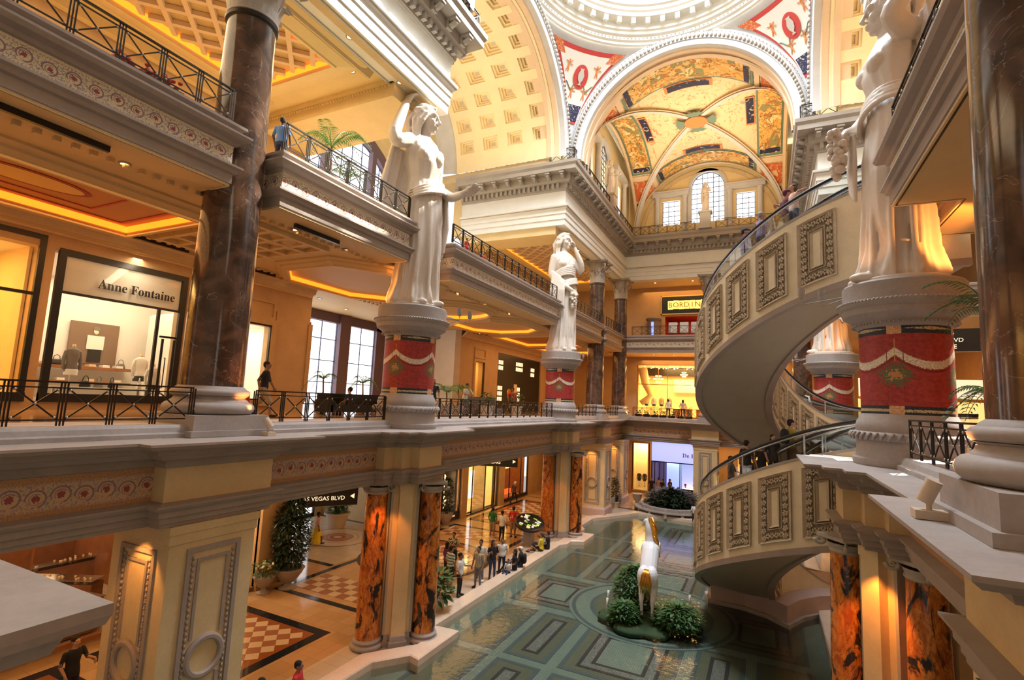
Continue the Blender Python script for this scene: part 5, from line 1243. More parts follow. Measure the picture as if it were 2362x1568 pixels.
def fuse(b, mats, voxel, smooth=2, name='body'):
    """voxel-remesh all pieces into one skin; each new face takes the material of the nearest old one"""
    me = bpy.data.meshes.new(name); me.from_pydata(b.v, [], b.f); o = bpy.data.objects.new('tmp', me); COL.objects.link(o)
    bm = bmesh.new(); bm.from_mesh(me); bmesh.ops.recalc_face_normals(bm, faces=bm.faces); bm.to_mesh(me); bm.free()
    m = o.modifiers.new('r', 'REMESH'); m.mode = 'VOXEL'; m.voxel_size = voxel
    if smooth: q = o.modifiers.new('s', 'SMOOTH'); q.iterations = smooth; q.factor = .5
    dg = bpy.context.evaluated_depsgraph_get(); out = bpy.data.meshes.new_from_object(o.evaluated_get(dg)); bpy.data.objects.remove(o)
    out.materials.clear()
    for x in mats: out.materials.append(M[x])
    if len(mats) > 1:
        tr = BVHTree.FromPolygons([Vector(v) for v in b.v], b.f); mi = []
        for p in out.polygons: mi.append(b.m[tr.find_nearest(p.center)[2]])
        out.polygons.foreach_set('material_index', mi)
    out.polygons.foreach_set('use_smooth', [True]*len(out.polygons)); out.name = name; out.update(); return out
# ---- draped marble women
def drape_fold(seed, amp, kn):
    def f(a, z):
        A = amp*(max(.22, 1.05-z*.62) if z < 1.02 else (.30 if z > 1.06 else .15))
        w = 1.1*sin(1.9*z+seed)+.35*sin(5*z+a*2+seed)
        r1 = 1-2*abs(sin(kn*.5*a+w+seed)); r2 = 1-2*abs(sin(kn*.93*a-1.3*z+w*.6+2*seed)); r3 = sin(kn*2.3*a+3*z+seed)
        sling = 1-2*abs(sin(7.0*z+1.9*cos(a-1.9)+.5*sin(2*a+seed)))
        zone = max(0, 1-abs(z-.72)/.42)*(.65+.35*sin(a+seed))
        return A*((.62*r1+.30*r2+.12*r3)*(1-.55*zone)+.55*sling*zone)
    return f
def statue_mesh(kind):
    b = MB(); sd = {'offer': .4, 'grape': 1.7, 'lean': 3.1}[kind]; F = drape_fold(sd, .145, 9)
    keys = [(0, -.01, .0, .185, .185), (.05, -.01, .0, .205, .20), (.20, -.005, .0, .170, .165), (.48, .012, -.012, .165, .155), (.78, .03, .0, .185, .150), (.93, .035, .0, .175, .135), (1.06, .01, .0, .135, .110), (1.20, -.005, -.012, .155, .125), (1.30, -.01, -.008, .170, .118), (1.39, -.01, .0, .150, .085), (1.44, -.01, .0, .07, .06)]
    loft(b, lerp_secs(keys, 170), 150, 0, F)
    b.ell((.085, -.055, .50), .085, .11, .34, 12, 10)                       # forward knee under the cloth
    for s in (-1, 1): b.ell((-.01+s*.072, -.098, 1.245), .060, .052, .058, 12, 8)
    b.tube([(-.01, .0, 1.38), (-.008, -.005, 1.50)], [.058, .052], 12)
    yaw = {'offer': .60, 'grape': .42, 'lean': -.25}[kind]; head(b, (-.008, -.012, 1.60), yaw, .06, 0, 0, 'classic', 1.12)
    # cloth bands: diagonal mantle roll and hip folds
    for k in range(4):                                                      # soft roll of cloth across the hip
        w = .172+.006*k; b.tube([(w*cos(a)+.02, (.148+.006*k)*sin(a), .99-.025*k+.07*cos(a+.5)) for a in [-3.1+3.6*q/20 for q in range(21)]], [.004+.012*sin(pi*q/20) for q in range(21)], 6)
    for k in range(6):                                                      # long falling folds
        a = -pi/2+(k-2.5)*.55; x0, y0 = .135*cos(a), .125*sin(a); x1, y1 = .19*cos(a+.15), .185*sin(a+.15)
        b.tube([(x0, y0, 1.0-.03*(k % 3)), (x0*1.18+.02, y0*1.15, .72), ((x0+x1)/2*1.02+.02, (y0+y1)/2*1.05, .40), (x1, y1, .02)], [.006, .013, .016, .018], 6)
    # feet
    for s, y in ((-1, -.20), (1, -.24)): b.ell((s*.07, y+.045, .03), .036, .08, .032, 10, 6)
    R, L = -1, 1       # her right arm is at -x when she faces -y
    if kind == 'offer':
        limb(b, [(-.165, .0, 1.36), (-.31, -.03, 1.28), (-.33, -.02, 1.34), (-.20, .03, 1.66)], [.062, .052, .050, .034]); hand(b, (-.20, .03, 1.66), (.35, -.1, .9), (-1, 0, .2), 1.15, .7)
        limb(b, [(.155, .0, 1.34), (.19, .03, 1.08), (.20, -.16, .96), (.19, -.30, .965)], [.058, .048, .040, .029]); hand(b, (.19, -.30, .965), (0, -1, .08), (0, 0, -1), 1.2, .6, side=-1)
        for k in range(6): b.tube([(.20+.012*k, -.09+.025*k, .99), (.235+.01*k, -.08+.03*k, .72), (.22+.012*k, -.07+.03*k, .50-.03*k)], [.018, .022, .014], 6)
        for k in range(8):                                                  # mantle behind the shoulder
            x = -.30+.045*k; b.tube([(x*.9, .05, 1.30-.01*k), (x, .10+.02*(k % 2), 1.0), (x*1.02, .12, .62), (x*.98, .10, .44+.02*k)], [.020, .030, .028, .016], 6)
    elif kind == 'grape':
        limb(b, [(.155, .0, 1.34), (.27, -.03, 1.16), (.23, -.10, 1.30), (.125, -.06, 1.52)], [.055, .046, .038, .028]); hand(b, (.125, -.06, 1.52), (-.5, .1, .8), (1, 0, 0), 1.0, .6)
        limb(b, [(-.165, .0, 1.34), (-.205, .02, 1.08), (-.08, -.15, .92), (.02, -.19, .86)], [.058, .048, .040, .029]); hand(b, (.02, -.19, .86), (.5, -.2, -.8), (0, -1, 0), 1.1, .6)
        grapes(b, (.05, -.20, .70), .10, .20)
        for k in range(5): b.tube([(.172*cos(a)-.005, .148*sin(a), 1.15-.03*k+.07*cos(a+.8+.1*k)) for a in [2*pi*q/24 for q in range(24)]], .013, 6, closed=True)
        for k in range(7): b.tube([(-.20+.02*k, -.04-.018*k, 1.12-.02*k), (-.225+.02*k, -.05-.02*k, .85), (-.21+.018*k, -.06-.02*k, .60), (-.20+.02*k, -.05-.02*k, .42+.03*k)], [.018, .024, .022, .012], 6)
    else:
        limb(b, [(.165, .0, 1.36), (.24, -.10, 1.40), (.29, -.04, 1.50), (.17, .05, 1.70)], [.064, .056, .050, .036]); hand(b, (.17, .05, 1.70), (-.3, 0, .9), (1, 0, .2), 1.1, .7)
        limb(b, [(-.165, .0, 1.34), (-.20, -.02, 1.10), (-.17, -.13, .97), (-.10, -.20, .93)], [.058, .048, .040, .029]); hand(b, (-.10, -.20, .93), (.2, -.7, -.7), (0, -1, .3), 1.1, .7)
        grapes(b, (-.06, -.265, .78), .12, .25)
        for k in range(7): b.tube([(.28-.03*k, .06+.01*(k % 2), 1.46-.02*k), (.27-.028*k, .09, 1.12), (.25-.026*k, .10, .86+.03*k)], [.022, .028, .016], 6)
        for k in range(4): b.tube([(-.10+.015*k, -.18, .90), (-.10+.02*k, -.19, .70), (-.09+.018*k, -.19, .55-.02*k)], [.012, .018, .012], 6)
    return b
GR = []
def grapes(b, c, w, h):
    random.seed(3); top = b; b = MB()
    for k in range(46):
        f = random.random(); a = random.random()*6.28; r = w*.5*(1-f*.6); b.ell((c[0]+r*cos(a), c[1]+r*sin(a)*.8, c[2]+h/2-f*h), .021, .021, .021, 8, 6)
    for k in range(5): b.ell((c[0]-.04+.02*k, c[1]-.02, c[2]+h/2+.01*(k % 2)), .03, .02, .02, 6, 4)
    GR.append(b.mesh('grape_bunch', 'statue_marble', True)); top.tube([(c[0], c[1], c[2]-h*.3), (c[0], c[1], c[2]+h*.6)], .02, 6)
def statue(kind, label, loc, rz, scale=4.74, mirror=1, voxel=.0070, name='marble_statue'):
    if kind not in STAT: GR.clear(); STAT[kind] = fuse(statue_mesh(kind), ['statue_marble'], voxel, 1, 'draped_figure'), (GR[0] if GR else None)
    t = thing(name, label, 'statue', loc, rz); 
    o = link('draped_figure', STAT[kind][0], t); o.scale = (scale*mirror, scale, scale)
    if STAT[kind][1] and scale > 2: g = link('grape_bunch', STAT[kind][1], t); g.scale = (scale,)*3
    if scale > 2: MB().lathe([(1.02, 0), (1.02, .10), (.98, .13), (.01, .13)], n=40).build('round_plinth', 'statue_marble', t, SM)
    return t
STAT = {}
statue('offer', 'giant white draped woman in sunlight holding out her open hand', (-12.2, BY, 11.97), radians(78), 4.83)
statue('grape', 'marble woman with bare shoulders holding grapes beside the far columns', (-12.15, 32.2, 11.97), radians(52), 4.75)
statue('lean', 'giant draped marble woman at right with a grape bunch, lit orange below', (3.2, BY, 11.97), radians(-78), 4.83)
statue('offer', 'distant marble statue of which only the draped feet show above its pedestal', (3.45, 33.7, 11.97), radians(-90), 4.75)
t = thing('window_statue_plinth', 'stone plinth on the far cornice before the arched window', 'plinth', (CX, YF-.9, 24.7)); MB().box(-.55, .55, -.45, .45, 0, .15).box(-.45, .45, -.36, .36, .15, 1.45).box(-.58, .58, -.48, .48, 1.45, 1.6).build('block', 'arch_stone', t)
statue('grape', 'small pale statue silhouetted against the far arched window', (CX, YF-.9, 26.3), radians(0), 1.62, name='window_statue')
t = thing('cornice_statue_plinth', 'terracotta tinted plinth on the far left cornice', 'plinth', (-11.3, 40.2, 24.7)); MB().box(-.5, .5, -.5, .5, 0, .15).box(-.4, .4, -.4, .4, .15, 1.1).box(-.5, .5, -.5, .5, 1.1, 1.25).build('block', 'terracotta', t)
statue('offer', 'small pale statue with raised arm on the far left cornice', (-11.3, 40.2, 25.95), radians(70), 1.75, name='cornice_statue')
# ------------------------------------------------------------------ shops and rooms behind the galleries
def room(name, x0, x1, y0, y1, z0, z1, open_side, mat='shop_cream', floor='floor_pale', ceil='shop_white', light=None, col=(1, .72, .42)):
    """a shop interior: thin walls, one side open"""
    t = struct(name, 'plain shop interior', 'wall'); w = .08
    f = {'x0': (x0-w, x0, y0, y1), 'x1': (x1, x1+w, y0, y1), 'y0': (x0, x1, y0-w, y0), 'y1': (x0, x1, y1, y1+w)}
    b = MB()
    for k, (a, c, d, e) in f.items():
        if k != open_side: b.box(a, c, d, e, z0, z1)
    b.build('inner_wall', mat, t); MB().box(x0, x1, y0, y1, z0-.02, z0+.01).build('inner_floor', floor, t); MB().box(x0, x1, y0, y1, z1, z1+.05).build('inner_ceiling', ceil, t)
    if light: lamp('shop_lamp', 'AREA', ((x0+x1)/2, (y0+y1)/2, z1-.06), light, col, size=(x1-x0)*.7, size_y=(y1-y0)*.7)
    return t
def shopfront(name, label, put, u0, u1, z0, z1, bars_u, bars_z, w=.10, mat='black', glassm='glass', sill=.25, cat='shop window'):
    """glazed frame; put(u, z, d)"""
    t = thing(name, label, cat); b = MB()
    def bx(ua, ub, za, zb, d0, d1):
        P = [put(ua, za, d0), put(ub, zb, d1)]; mb = MB(); lo = [min(p[i] for p in P) for i in range(3)]; hi = [max(p[i] for p in P) for i in range(3)]
        return mb.box(lo[0], hi[0], lo[1], hi[1], lo[2], hi[2])
    for ua, ub, za, zb in [(u0-w, u0, z0, z1), (u1, u1+w, z0, z1), (u0-w, u1+w, z1, z1+w)]: q = bx(ua, ub, za, zb, -.06, .06); b.add(q.v, q.f)
    b.build('frame', mat, t)
    for u in bars_u: q = bx(u-w*.3, u+w*.3, z0, z1, -.04, .04); q.build('mullion', mat, t)
    for z in bars_z: q = bx(u0, u1, z-w*.3, z+w*.3, -.045, .045); q.build('transom', mat, t)
    if sill: q = bx(u0-w, u1+w, z0-.02, z0+sill, -.08, .10); q.build('sill', mat, t)
    us = [u0]+sorted(bars_u)+[u1]
    for a, c in zip(us[:-1], us[1:]): MB().add([put(a, z0, 0), put(c, z0, 0), put(c, z1, 0), put(a, z1, 0)], [(0, 1, 2, 3)]).build('glass_pane', glassm, t)
    return t
pX = lambda X, s=1: (lambda u, z, d=0: (X+s*d, u, z))
pY = lambda Y, s=-1: (lambda u, z, d=0: (u, Y+s*d, z))
plain('poster_brown', (.22, .14, .09), .5)
# --- lettered clothes shop, first gallery
room('wall_shop', -25.2, -20.5, 7.95, 14.2, 7.95, 12.7, 'x1', 'shop_white', light=240, col=(1, .74, .48))
f1 = shopfront('storefront', 'black framed shop window under the big serif shop name', pX(-20.02), 8.16, 11.85, 7.95, 12.58, [], [], w=.20, sill=.25)
MB().box(-20.06, -19.98, 8.16, 11.85, 11.36, 11.44).build('transom', 'black', f1); MB().box(-20.06, -19.98, 11.08, 11.18, 7.95, 11.36).build('mullion', 'black', f1)
MB().box(-20.10, -20.08, 8.16, 11.85, 11.44, 12.58).build('sign_band', 'shop_white', f1); lamp('sign_lamp', 'AREA', (-19.7, 10.2, 12.9), 40, (1, .8, .55), size=.3, size_y=3.2, target=(-20.1, 10.2, 12.0))
text(serif('Anne Fontaine'), .50, 'black', f1, (-19.93, 10.34, 11.72), (pi/2, 0, pi/2), 'shop_name', .01, fit=2.5)
MB().box(-20.08, -20.02, 11.28, 11.85, 10.35, 10.42).build('door_head', 'black', f1)
b = MB().box(-19.99, -19.95, 11.32, 11.40, 8.0, 10.3).box(-19.99, -19.95, 11.74, 11.82, 8.0, 10.3); b.build('door_frame', 'black', f1)
MB().tube([(-19.9, 11.45, 8.5), (-19.84, 11.45, 8.5), (-19.84, 11.45, 9.6), (-19.9, 11.45, 9.6)], .02, 6).build('door_handle', 'black', f1)
def room2(): pass
t = tag(MB().box(-25.15, -25.08, 10.7, 12.45, 9.35, 11.05).build('wall_poster', 'poster_brown', None), 'large brown framed photo print of a woman on the shop back wall', 'poster')
p = MB(); X = -25.06
p.ell((X, 11.60, 10.72), .01, .10, .14, 12, 8, 0); t2 = link('printed_face', p.mesh('printed_face', 'shop_cream'), t)
MB().ell((X, 11.62, 10.80), .012, .13, .12, 12, 8).build('printed_hair', 'dark_stone', t)
MB().prism([(X, 11.30), (X+.012, 11.30), (X+.012, 11.92), (X, 11.92)], 9.95, 10.52).build('printed_blouse', 'shop_white', t); MB().prism([(X, 11.38), (X+.014, 11.38), (X+.014, 11.86), (X, 11.86)], 9.42, 9.95).build('printed_skirt', 'black', t)
b = MB().box(-25.14, -24.6, 9.2, 12.9, 9.10, 9.22).box(-25.14, -24.6, 9.2, 12.9, 8.55, 8.62); sh = tag(b.build('wall_shelf', 'wood'), 'wooden shelf of folded shirts under the poster', 'shelf')
def torso(label, x, y, z, rz, top, bottom='black', scale=1.):
    t = thing('mannequin_torso', label, 'mannequin', (x, y, z), rz, 'shop mannequins', scale)
    b = MB(); loft(b, lerp_secs([(0, 0, 0, .15, .11), (.12, 0, 0, .17, .12), (.30, 0, 0, .125, .095), (.52, 0, -.01, .16, .115), (.66, 0, 0, .16, .09), (.72, 0, 0, .06, .05)], 12), 20); o = b.build('bust', top, t, True)
    a = MB()
    for s in (-1, 1): a.tube([(s*.155, 0, .62), (s*.20, .02, .40), (s*.19, -.03, .12)], [.052, .045, .038], 8)
    a.build('sleeves', top, t, True); MB().tube([(0, 0, .70), (0, 0, .82)], [.045, .04], 10).build('neck', 'shop_cream', t, True)
    MB().tube([(0, 0, 0), (0, 0, -.55)], .02, 8).lathe([(.16, -.57), (.16, -.55), (.01, -.55)], n=16).build('stand', 'steel', t)
    MB().lathe([(.155, -.03), (.16, .12), (.15, .13)], n=20).build('waistband', bottom, t, True)
    return t
torso('shop torso with grey jacket over a white collar, left in the window', -21.5, 9.35, 8.85, 1.6, 'dark_stone', 'shop_white', 1.25)
torso('shop torso in white blouse with a dark sash, right of the poster', -21.9, 11.75, 8.75, 1.5, 'shop_white', 'black', 1.25)
torso('short shop torso in white shirt and tie near the door', -21.0, 11.75, 8.45, 1.4, 'shop_white', 'black', 1.15)
def handbag(label, x, y, z, rz, m, s=1.):
    t = thing('handbag', label, 'handbag', (x, y, z), rz, 'handbags in the shop', s)
    b = MB(); loft(b, lerp_secs([(0, 0, 0, .17, .07), (.04, 0, 0, .19, .08), (.16, 0, 0, .15, .05), (.20, 0, 0, .12, .03)], 6), 16); b.build('bag_body', m, t, True)
    MB().tube([(-.10, 0, .18), (-.08, 0, .30), (0, 0, .36), (.08, 0, .30), (.10, 0, .18)], .012, 6).build('bag_handle', m, t, True); return t
for i, (x, y, z, m_, lb) in enumerate(((-24.85, 10.3, 9.22, 'black', 'black handbag left of the poster on the shelf'), (-24.85, 12.55, 9.22, 'dark_stone', 'round dark handbag right of the poster on the shelf'), (-20.9, 9.55, 8.42, 'black', 'black handbag on the low table, leftmost'), (-20.9, 9.95, 8.42, 'dark_stone', 'dark glossy handbag in the middle of the low table'), (-20.9, 10.35, 8.42, 'black', 'black handbag on the low table, rightmost'), (-20.8, 11.2, 8.42, 'white_paint', 'white handbag by the shop door'))): handbag(lb, x, y, z, 1.5+.2*i, m_, 1.1)
t = thing('display_table', 'pale display table of handbags inside the lettered shop window', 'table', (-20.95, 10.2, 7.95)); MB().box(-.30, .30, -1.7, 1.3, .40, .47).build('table_top', 'shop_white', t)
for dx in (-.25, .25):
    for dy in (-1.6, 1.2): MB().box(dx-.03, dx+.03, dy-.03, dy+.03, 0, .40).build('leg', 'steel', t)
fold = MB().box(-.17, .17, -.13, .13, 0, .035).box(-.165, .165, -.125, .125, .037, .07).box(-.16, .16, -.12, .12, .072, .10)
fm = [fold.mesh('folded_shirts', m_) for m_ in ('shop_white', 'peach', 'white_paint')]
for k in range(7):
    for z in ((9.22,) if k % 2 else (9.22, 8.62)):
        if 10.1 < 9.4+k*.5 < 10.5 and z > 9: continue
        o = link('folded_shirts', fm[k % 3], None, (-24.85, 9.45+k*.5, z+.002)); tag(o, 'pile of folded pale shirts, %s from the left on the %s shop shelf' % (ORD[k], 'upper' if z > 9 else 'lower'), 'shirts', 'folded shirts on the shelf')
# yellow lit window at the far left
room('wall_shop_1', -24, -20.5, -1, 7.4, 7.95, 12.7, 'x1', 'yellow', light=520, col=(1, .55, .15))
f2 = shopfront('storefront', 'tall black framed window with glowing yellow interior at the left edge', pX(-20.02), .5, 7.45, 7.95, 12.9, [3.5], [11.2], w=.16)
b = MB(); 
for k in range(6): b.box(-22.9, -22.84, 1.0+k*1.05, 1.5+k*1.05, 7.98, 12.6)
b.build('hanging_panel', 'shop_cream', f2); MB().box(-21.6, -21.0, 3.0, 5.6, 7.96, 9.3).build('display_counter', 'black', f2)
# framed niche and small window right of the big column
room('wall_shop_2', -24.2, -20.5, 13.2, 17.0, 7.95, 11.6, 'x1', 'shop_white', light=170)
f3 = shopfront('storefront', 'narrow shop window with a bright view through it behind the walking man', pX(-20.02), 13.5, 15.9, 7.95, 11.42, [], [], w=.12)
MB().box(-24.15, -24.1, 14.9, 16.7, 8.1, 11.2).build('bright_pane', 'glow_white', f3)
b = MB()
for y in (14.9, 15.8, 16.7): b.box(-24.08, -24.02, y-.04, y+.04, 8.1, 11.2)
b.box(-24.08, -24.02, 14.9, 16.7, 10.4, 10.48); b.build('rear_glazing_bar', 'blue_frame', f3)
b = MB().box(-23.5, -22.9, 16.2, 16.9, 8.5, 8.54).box(-23.5, -22.9, 16.2, 16.9, 9.0, 9.04).box(-23.5, -22.9, 16.2, 16.9, 9.5, 9.54).box(-23.5, -22.9, 16.2, 16.9, 10.0, 10.04); b.build('shelf_stack', 'wood', f3)
torso('headless shop mannequin in pale top against the bright rear window', -23.0, 15.2, 8.6, 1.5, 'terracotta', 'black', 1.1)
w7 = struct('trim_7', 'raised wall panels and door casings on the first gallery', 'moulding', MB().box(-20.0, -19.93, 16.15, 16.25, 7.9, 12.2), 'wall_warm')
def wframe(y0, y1, z0, z1, w=.12, d=.07, X=-20.0, mat='wall_warm', s=1):
    b = MB(); x0, x1 = (X, X+d*s) if s > 0 else (X+d*s, X)
    b.box(x0, x1, y0, y1, z0, z0+w).box(x0, x1, y0, y1, z1-w, z1).box(x0, x1, y0, y0+w, z0+w, z1-w).box(x0, x1, y1-w, y1, z0+w, z1-w); b.build('panel_frame', mat, w7)
wframe(13.3, 16.1, 11.75, 12.6); wframe(13.2, 16.2, 7.9, 11.75, .25, .10); wframe(34.2, 36.0, 11.8, 12.6); wframe(34.15, 36.05, 7.9, 11.75, .22, .1); wframe(12.1, 13.0, 8.2, 12.4, .08); wframe(18.15, 18.16, 8, 12)
MB().sweep([(0, 13.15), (.15, 13.15), (.2, 13.25), (.35, 13.3), (.42, 13.5), (.55, 13.55), (.55, 13.68)], [(-20.0, -3), (-20, 18.0)]).sweep([(0, 13.15), (.15, 13.15), (.2, 13.25), (.35, 13.3), (.42, 13.5), (.55, 13.55), (.55, 13.68)], [(-20.0, 32.2), (-20, 55)]).build('cornice', 'cream', w7)
# dark wooden bar front
f4 = thing('timber_storefront', 'long black timber restaurant front with small square panes', 'shop front', (0, 0, 0))
b = MB().box(-20.35, -20.1, 38.3, 47.4, 7.7, 12.55); b.build('timber_wall', 'black', f4)
pn = MB().box(0, .03, -.10, .10, -.17, .17).mesh('lit_pane', 'glow_pale')
for (yc, zc, ny, nz) in ((38.9, 11.6, 3, 2), (38.9, 9.2, 3, 3), (42.6, 11.7, 5, 2), (42.6, 9.2, 2, 3), (45.6, 11.4, 3, 2)):
    for i in range(ny):
        for j in range(nz): link('lit_pane', pn, f4, (-20.1, yc+(i-(ny-1)/2)*.30, zc+(j-(nz-1)/2)*.46))
MB().lathe([(.38, 0), (.36, .04), (.01, .05)], n=24).tf(Matrix.Rotation(pi/2, 4, 'Y')).build('round_emblem', 'gold', f4, False, (-20.1, 40.7, 9.3))
MB().box(-20.12, -20.05, 41.6, 42.2, 7.8, 10.1).build('door_leaf', 'shop_cream', f4)
room('wall_shop_3', -23, -20.5, 34.4, 35.8, 7.95, 11.6, 'x1', 'yellow', light=60, col=(1, .6, .2)); shopfront('storefront', 'narrow amber doorway in a moulded casing left of the black timber front', pX(-20.02), 34.45, 35.75, 7.95, 11.5, [], [], w=.1, sill=.05)
# far first gallery: chandelier shop
FY = YF+4.2
struct('wall_far_2', 'wall piers of the far first gallery', 'wall', MB().box(-20, -11.6, FY, FY+.3, 7.7, 12.85).box(-20, XR+4, FY, FY+.3, 12.85, 13.7).box(XR-1.6, 13, FY, FY+.3, 7.7, 12.85), 'wall_warm')
room('wall_shop_4', -11.6, XR-1.6, FY+.3, FY+4.6, 7.72, 12.85, 'y0', 'shop_cream', light=1500, col=(1, .55, .18))
shopfront('storefront', 'wide glazed shop front with crystal chandeliers on the far first gallery', pY(FY+.1), -11.5, XR-1.7, 7.72, 12.8, [-8.6, -5.6, -2.5], [10.9], w=.09, mat='gold', sill=.1)
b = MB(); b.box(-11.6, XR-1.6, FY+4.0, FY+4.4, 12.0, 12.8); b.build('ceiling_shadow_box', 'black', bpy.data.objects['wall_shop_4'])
def chandelier(label, x, y, z, s=1.):
    t = thing('crystal_chandelier', label, 'chandelier', (x, y, z), 0, 'chandeliers of the far shop', s)
    MB().tube([(0, 0, 1.2), (0, 0, 0)], .015, 6).build('chain', 'gold', t)
    b = MB(); c = MB()
    for tier, (n, R, zz) in enumerate(((10, .42, 0), (6, .24, .28))):
        for k in range(n):
            a = 2*pi*k/n; b.tube([(0, 0, zz), (R*.6*cos(a), R*.6*sin(a), zz-.08), (R*cos(a), R*sin(a), zz+.04)], .012, 5); c.ell((R*cos(a), R*sin(a), zz+.10), .035, .035, .06, 6, 5)
    for k in range(16): a = 2*pi*k/16; c.ell((.2*cos(a), .2*sin(a), -.12-.02*(k % 3)), .03, .03, .05, 5, 4)
    b.build('arms', 'gold', t, True); c.build('lights', 'glow_lamp', t, True); return t
for x, z, lb in ((-10.9, 11.5, 'green tinted small lantern chandelier at the left end of the glazed shop'), (-9.7, 11.4, 'large crystal chandelier in the first bay of the glazed shop'), (-3.3, 11.4, 'crystal chandelier beside the far middle column'), (-7.2, 11.9, 'small chandelier high in the middle bay of the shop')): chandelier(lb, x, FY+1.2, z, 1.1 if 'large' in lb else .8)
g_ = MB()
for k in range(60):
    random.seed(k); g_.ell((-11.2+random.random()*12, FY+.8+random.random()*3, 12.72), .07, .07, .03, 6, 3)
o = g_.build('spot_bulbs', 'glow_lamp', bpy.data.objects['wall_shop_4']); o['kind'] = 'stuff'
MB().box(-8.6, -4.4, FY+4.2, FY+4.3, 10.3, 11.6).build('lit_back_panel', 'glow_shop', bpy.data.objects['wall_shop_4'])
text('TED BAKER', .36, 'glow_white', bpy.data.objects['wall_shop_4'], (-6.0, FY+4.1, 10.85), (pi/2, 0, 0), 'shop_lettering')
b = MB().tube([(-11.2, FY+.7, 12.6), (-10.9, FY+.75, 11.0), (-10.4, FY+.7, 9.8), (-11.3, FY+.7, 9.0)], [.45, .4, .25, .3], 10); o = tag(b.build('gold_curtain', 'yellow', None, True), 'yellow gathered curtain at the left end of the glazed shop', 'curtain')
for k in range(4): torso('white t shirt on a shop torso in the far shop window, number %d from the left' % (k+1) if False else ['leftmost white shirted torso in the far glazed shop', 'second white shirted torso in the far glazed shop', 'third pale shirted torso in the far glazed shop', 'darker shirted torso nearest the mullion in the far shop'][k], -10.8+k*.75, FY+.9, 8.8, 0, ['white_paint', 'shop_white', 'peach', 'terracotta'][k], 'black', 1.15)
for k in range(9):
    x = -7.9+k*1.0; t = thing('display_counter', '%s wooden display counter from the left in the far glazed shop' % ORD[k], 'counter', (x, FY+1.5+(k % 3)*.9, 7.73), 0, 'counters of the far shop')
    MB().box(-.35, .35, -.25, .25, 0, .8).box(-.4, .4, -.3, .3, .8, .86).build('counter_body', 'wood', t)
    q = MB()
    for j in range(5): q.box(-.33+j*.14, -.24+j*.14, -.1, .1, .86, 1.0+.08*((j+k) % 3))
    q.build('small_goods', ('glow_sign', 'peach', 'white_paint')[k % 3], t)
for k in range(7): 
    x = -10.6+k*.75; t = thing('planter_box', '%s black planter box from the left along the far gallery rail' % ORD[k], 'planter', (x, YF+.55, 7.73), 0, 'planter boxes on the far gallery'); MB().box(-.3, .3, -.14, .14, 0, .22).build('box', 'black', t)
    q = MB(); random.seed(k)
    for j in range(26): q.ell((random.uniform(-.26, .26), random.uniform(-.12, .12), .22+random.random()*.35), .05, .05, .04, 5, 3)
    q.build('foliage', 'leaf', t)
# far second gallery: restaurant with yellow letters
struct('wall_far_3', 'back wall of the far second gallery', 'wall', MB().box(-20, -8.9, FY, FY+.3, 15.3, 19.75).box(-20, 13, FY, FY+.3, 19.75, 20.8).box(-8.9, -1.5, FY, FY+.3, 17.75, 19.75).box(-1.5, 13, FY, FY+.3, 15.3, 19.75), 'wall_warm')
sg = thing('restaurant_sign', 'dark sign board with glowing yellow letters on the far second gallery', 'sign', (-6.6, FY-.13, 18.85))
MB().box(-2.6, 2.4, 0, .12, -.85, .85).build('board', 'black', sg); b = MB(); b.box(-2.7, 2.5, -.03, .06, -.95, -.85).box(-2.7, 2.5, -.03, .06, .85, .95).box(-2.7, -2.6, -.03, .06, -.95, .95).box(2.4, 2.5, -.03, .06, -.95, .95); b.build('board_rim', 'gold', sg)
for k, ch in enumerate('BORDINIS'[:8]):
    x = -1.75+k*.52; MB().box(x-.24, x+.24, -.07, 0, -.42, .42).build('letter_tile', 'glow_sign', sg, False, None).rotation_euler = (0, radians((-3, 4, -2, 5, -4, 3, -3, 4)[k])*.3, 0)
    text(ch, .72, 'dark_red', sg, (x, -.09, -.25), (pi/2, 0, 0), 'letter', .01)
room('wall_shop_5', -9, -1.5, FY+.3, FY+3.5, 15.32, 17.75, 'y0', 'dark_red', 'wood', 'dark_red', light=90, col=(1, .25, .08))
chandelier('amber bowl chandelier glowing in the red restaurant', -5.4, FY+1.2, 17.2, .8)
q = MB(); random.seed(9)
for k in range(14): q.ell((random.uniform(-8.6, -2), FY+random.uniform(1, 3), random.uniform(16.6, 17.5)), .07, .07, .07, 6, 4)
o = q.build('red_lamps', 'glow_red', bpy.data.objects['wall_shop_5']); o['kind'] = 'stuff'
t = thing('dark_cabinet', 'round topped dark cabinet beside the restaurant on the far second gallery', 'cabinet', (-9.9, FY-.6, 15.32)); MB().lathe([(.62, 0), (.62, 1.9), (.75, 1.95), (.78, 2.1), (.6, 2.2), (.01, 2.25)], n=28).build('cabinet_body', 'dark_stone', t, SM); MB().box(-.12, .12, -.66, -.60, .4, 1.7).build('lit_strip', 'glow_blue', t)
for x, wh in ((-7.6, 'leftmost of three'), (-6.6, 'middle one of three'), (-5.6, 'rightmost of three')): t = thing('menu_stand', 'pale menu screen at the red restaurant, '+wh, 'screen', (x, YF+.8, 15.32), 0, 'screens at the restaurant'); MB().box(-.38, .38, -.04, .04, .25, 1.25).build('screen_panel', 'shop_white', t); MB().box(-.03, .03, -.03, .03, 0, .3).build('stand_post', 'black', t)
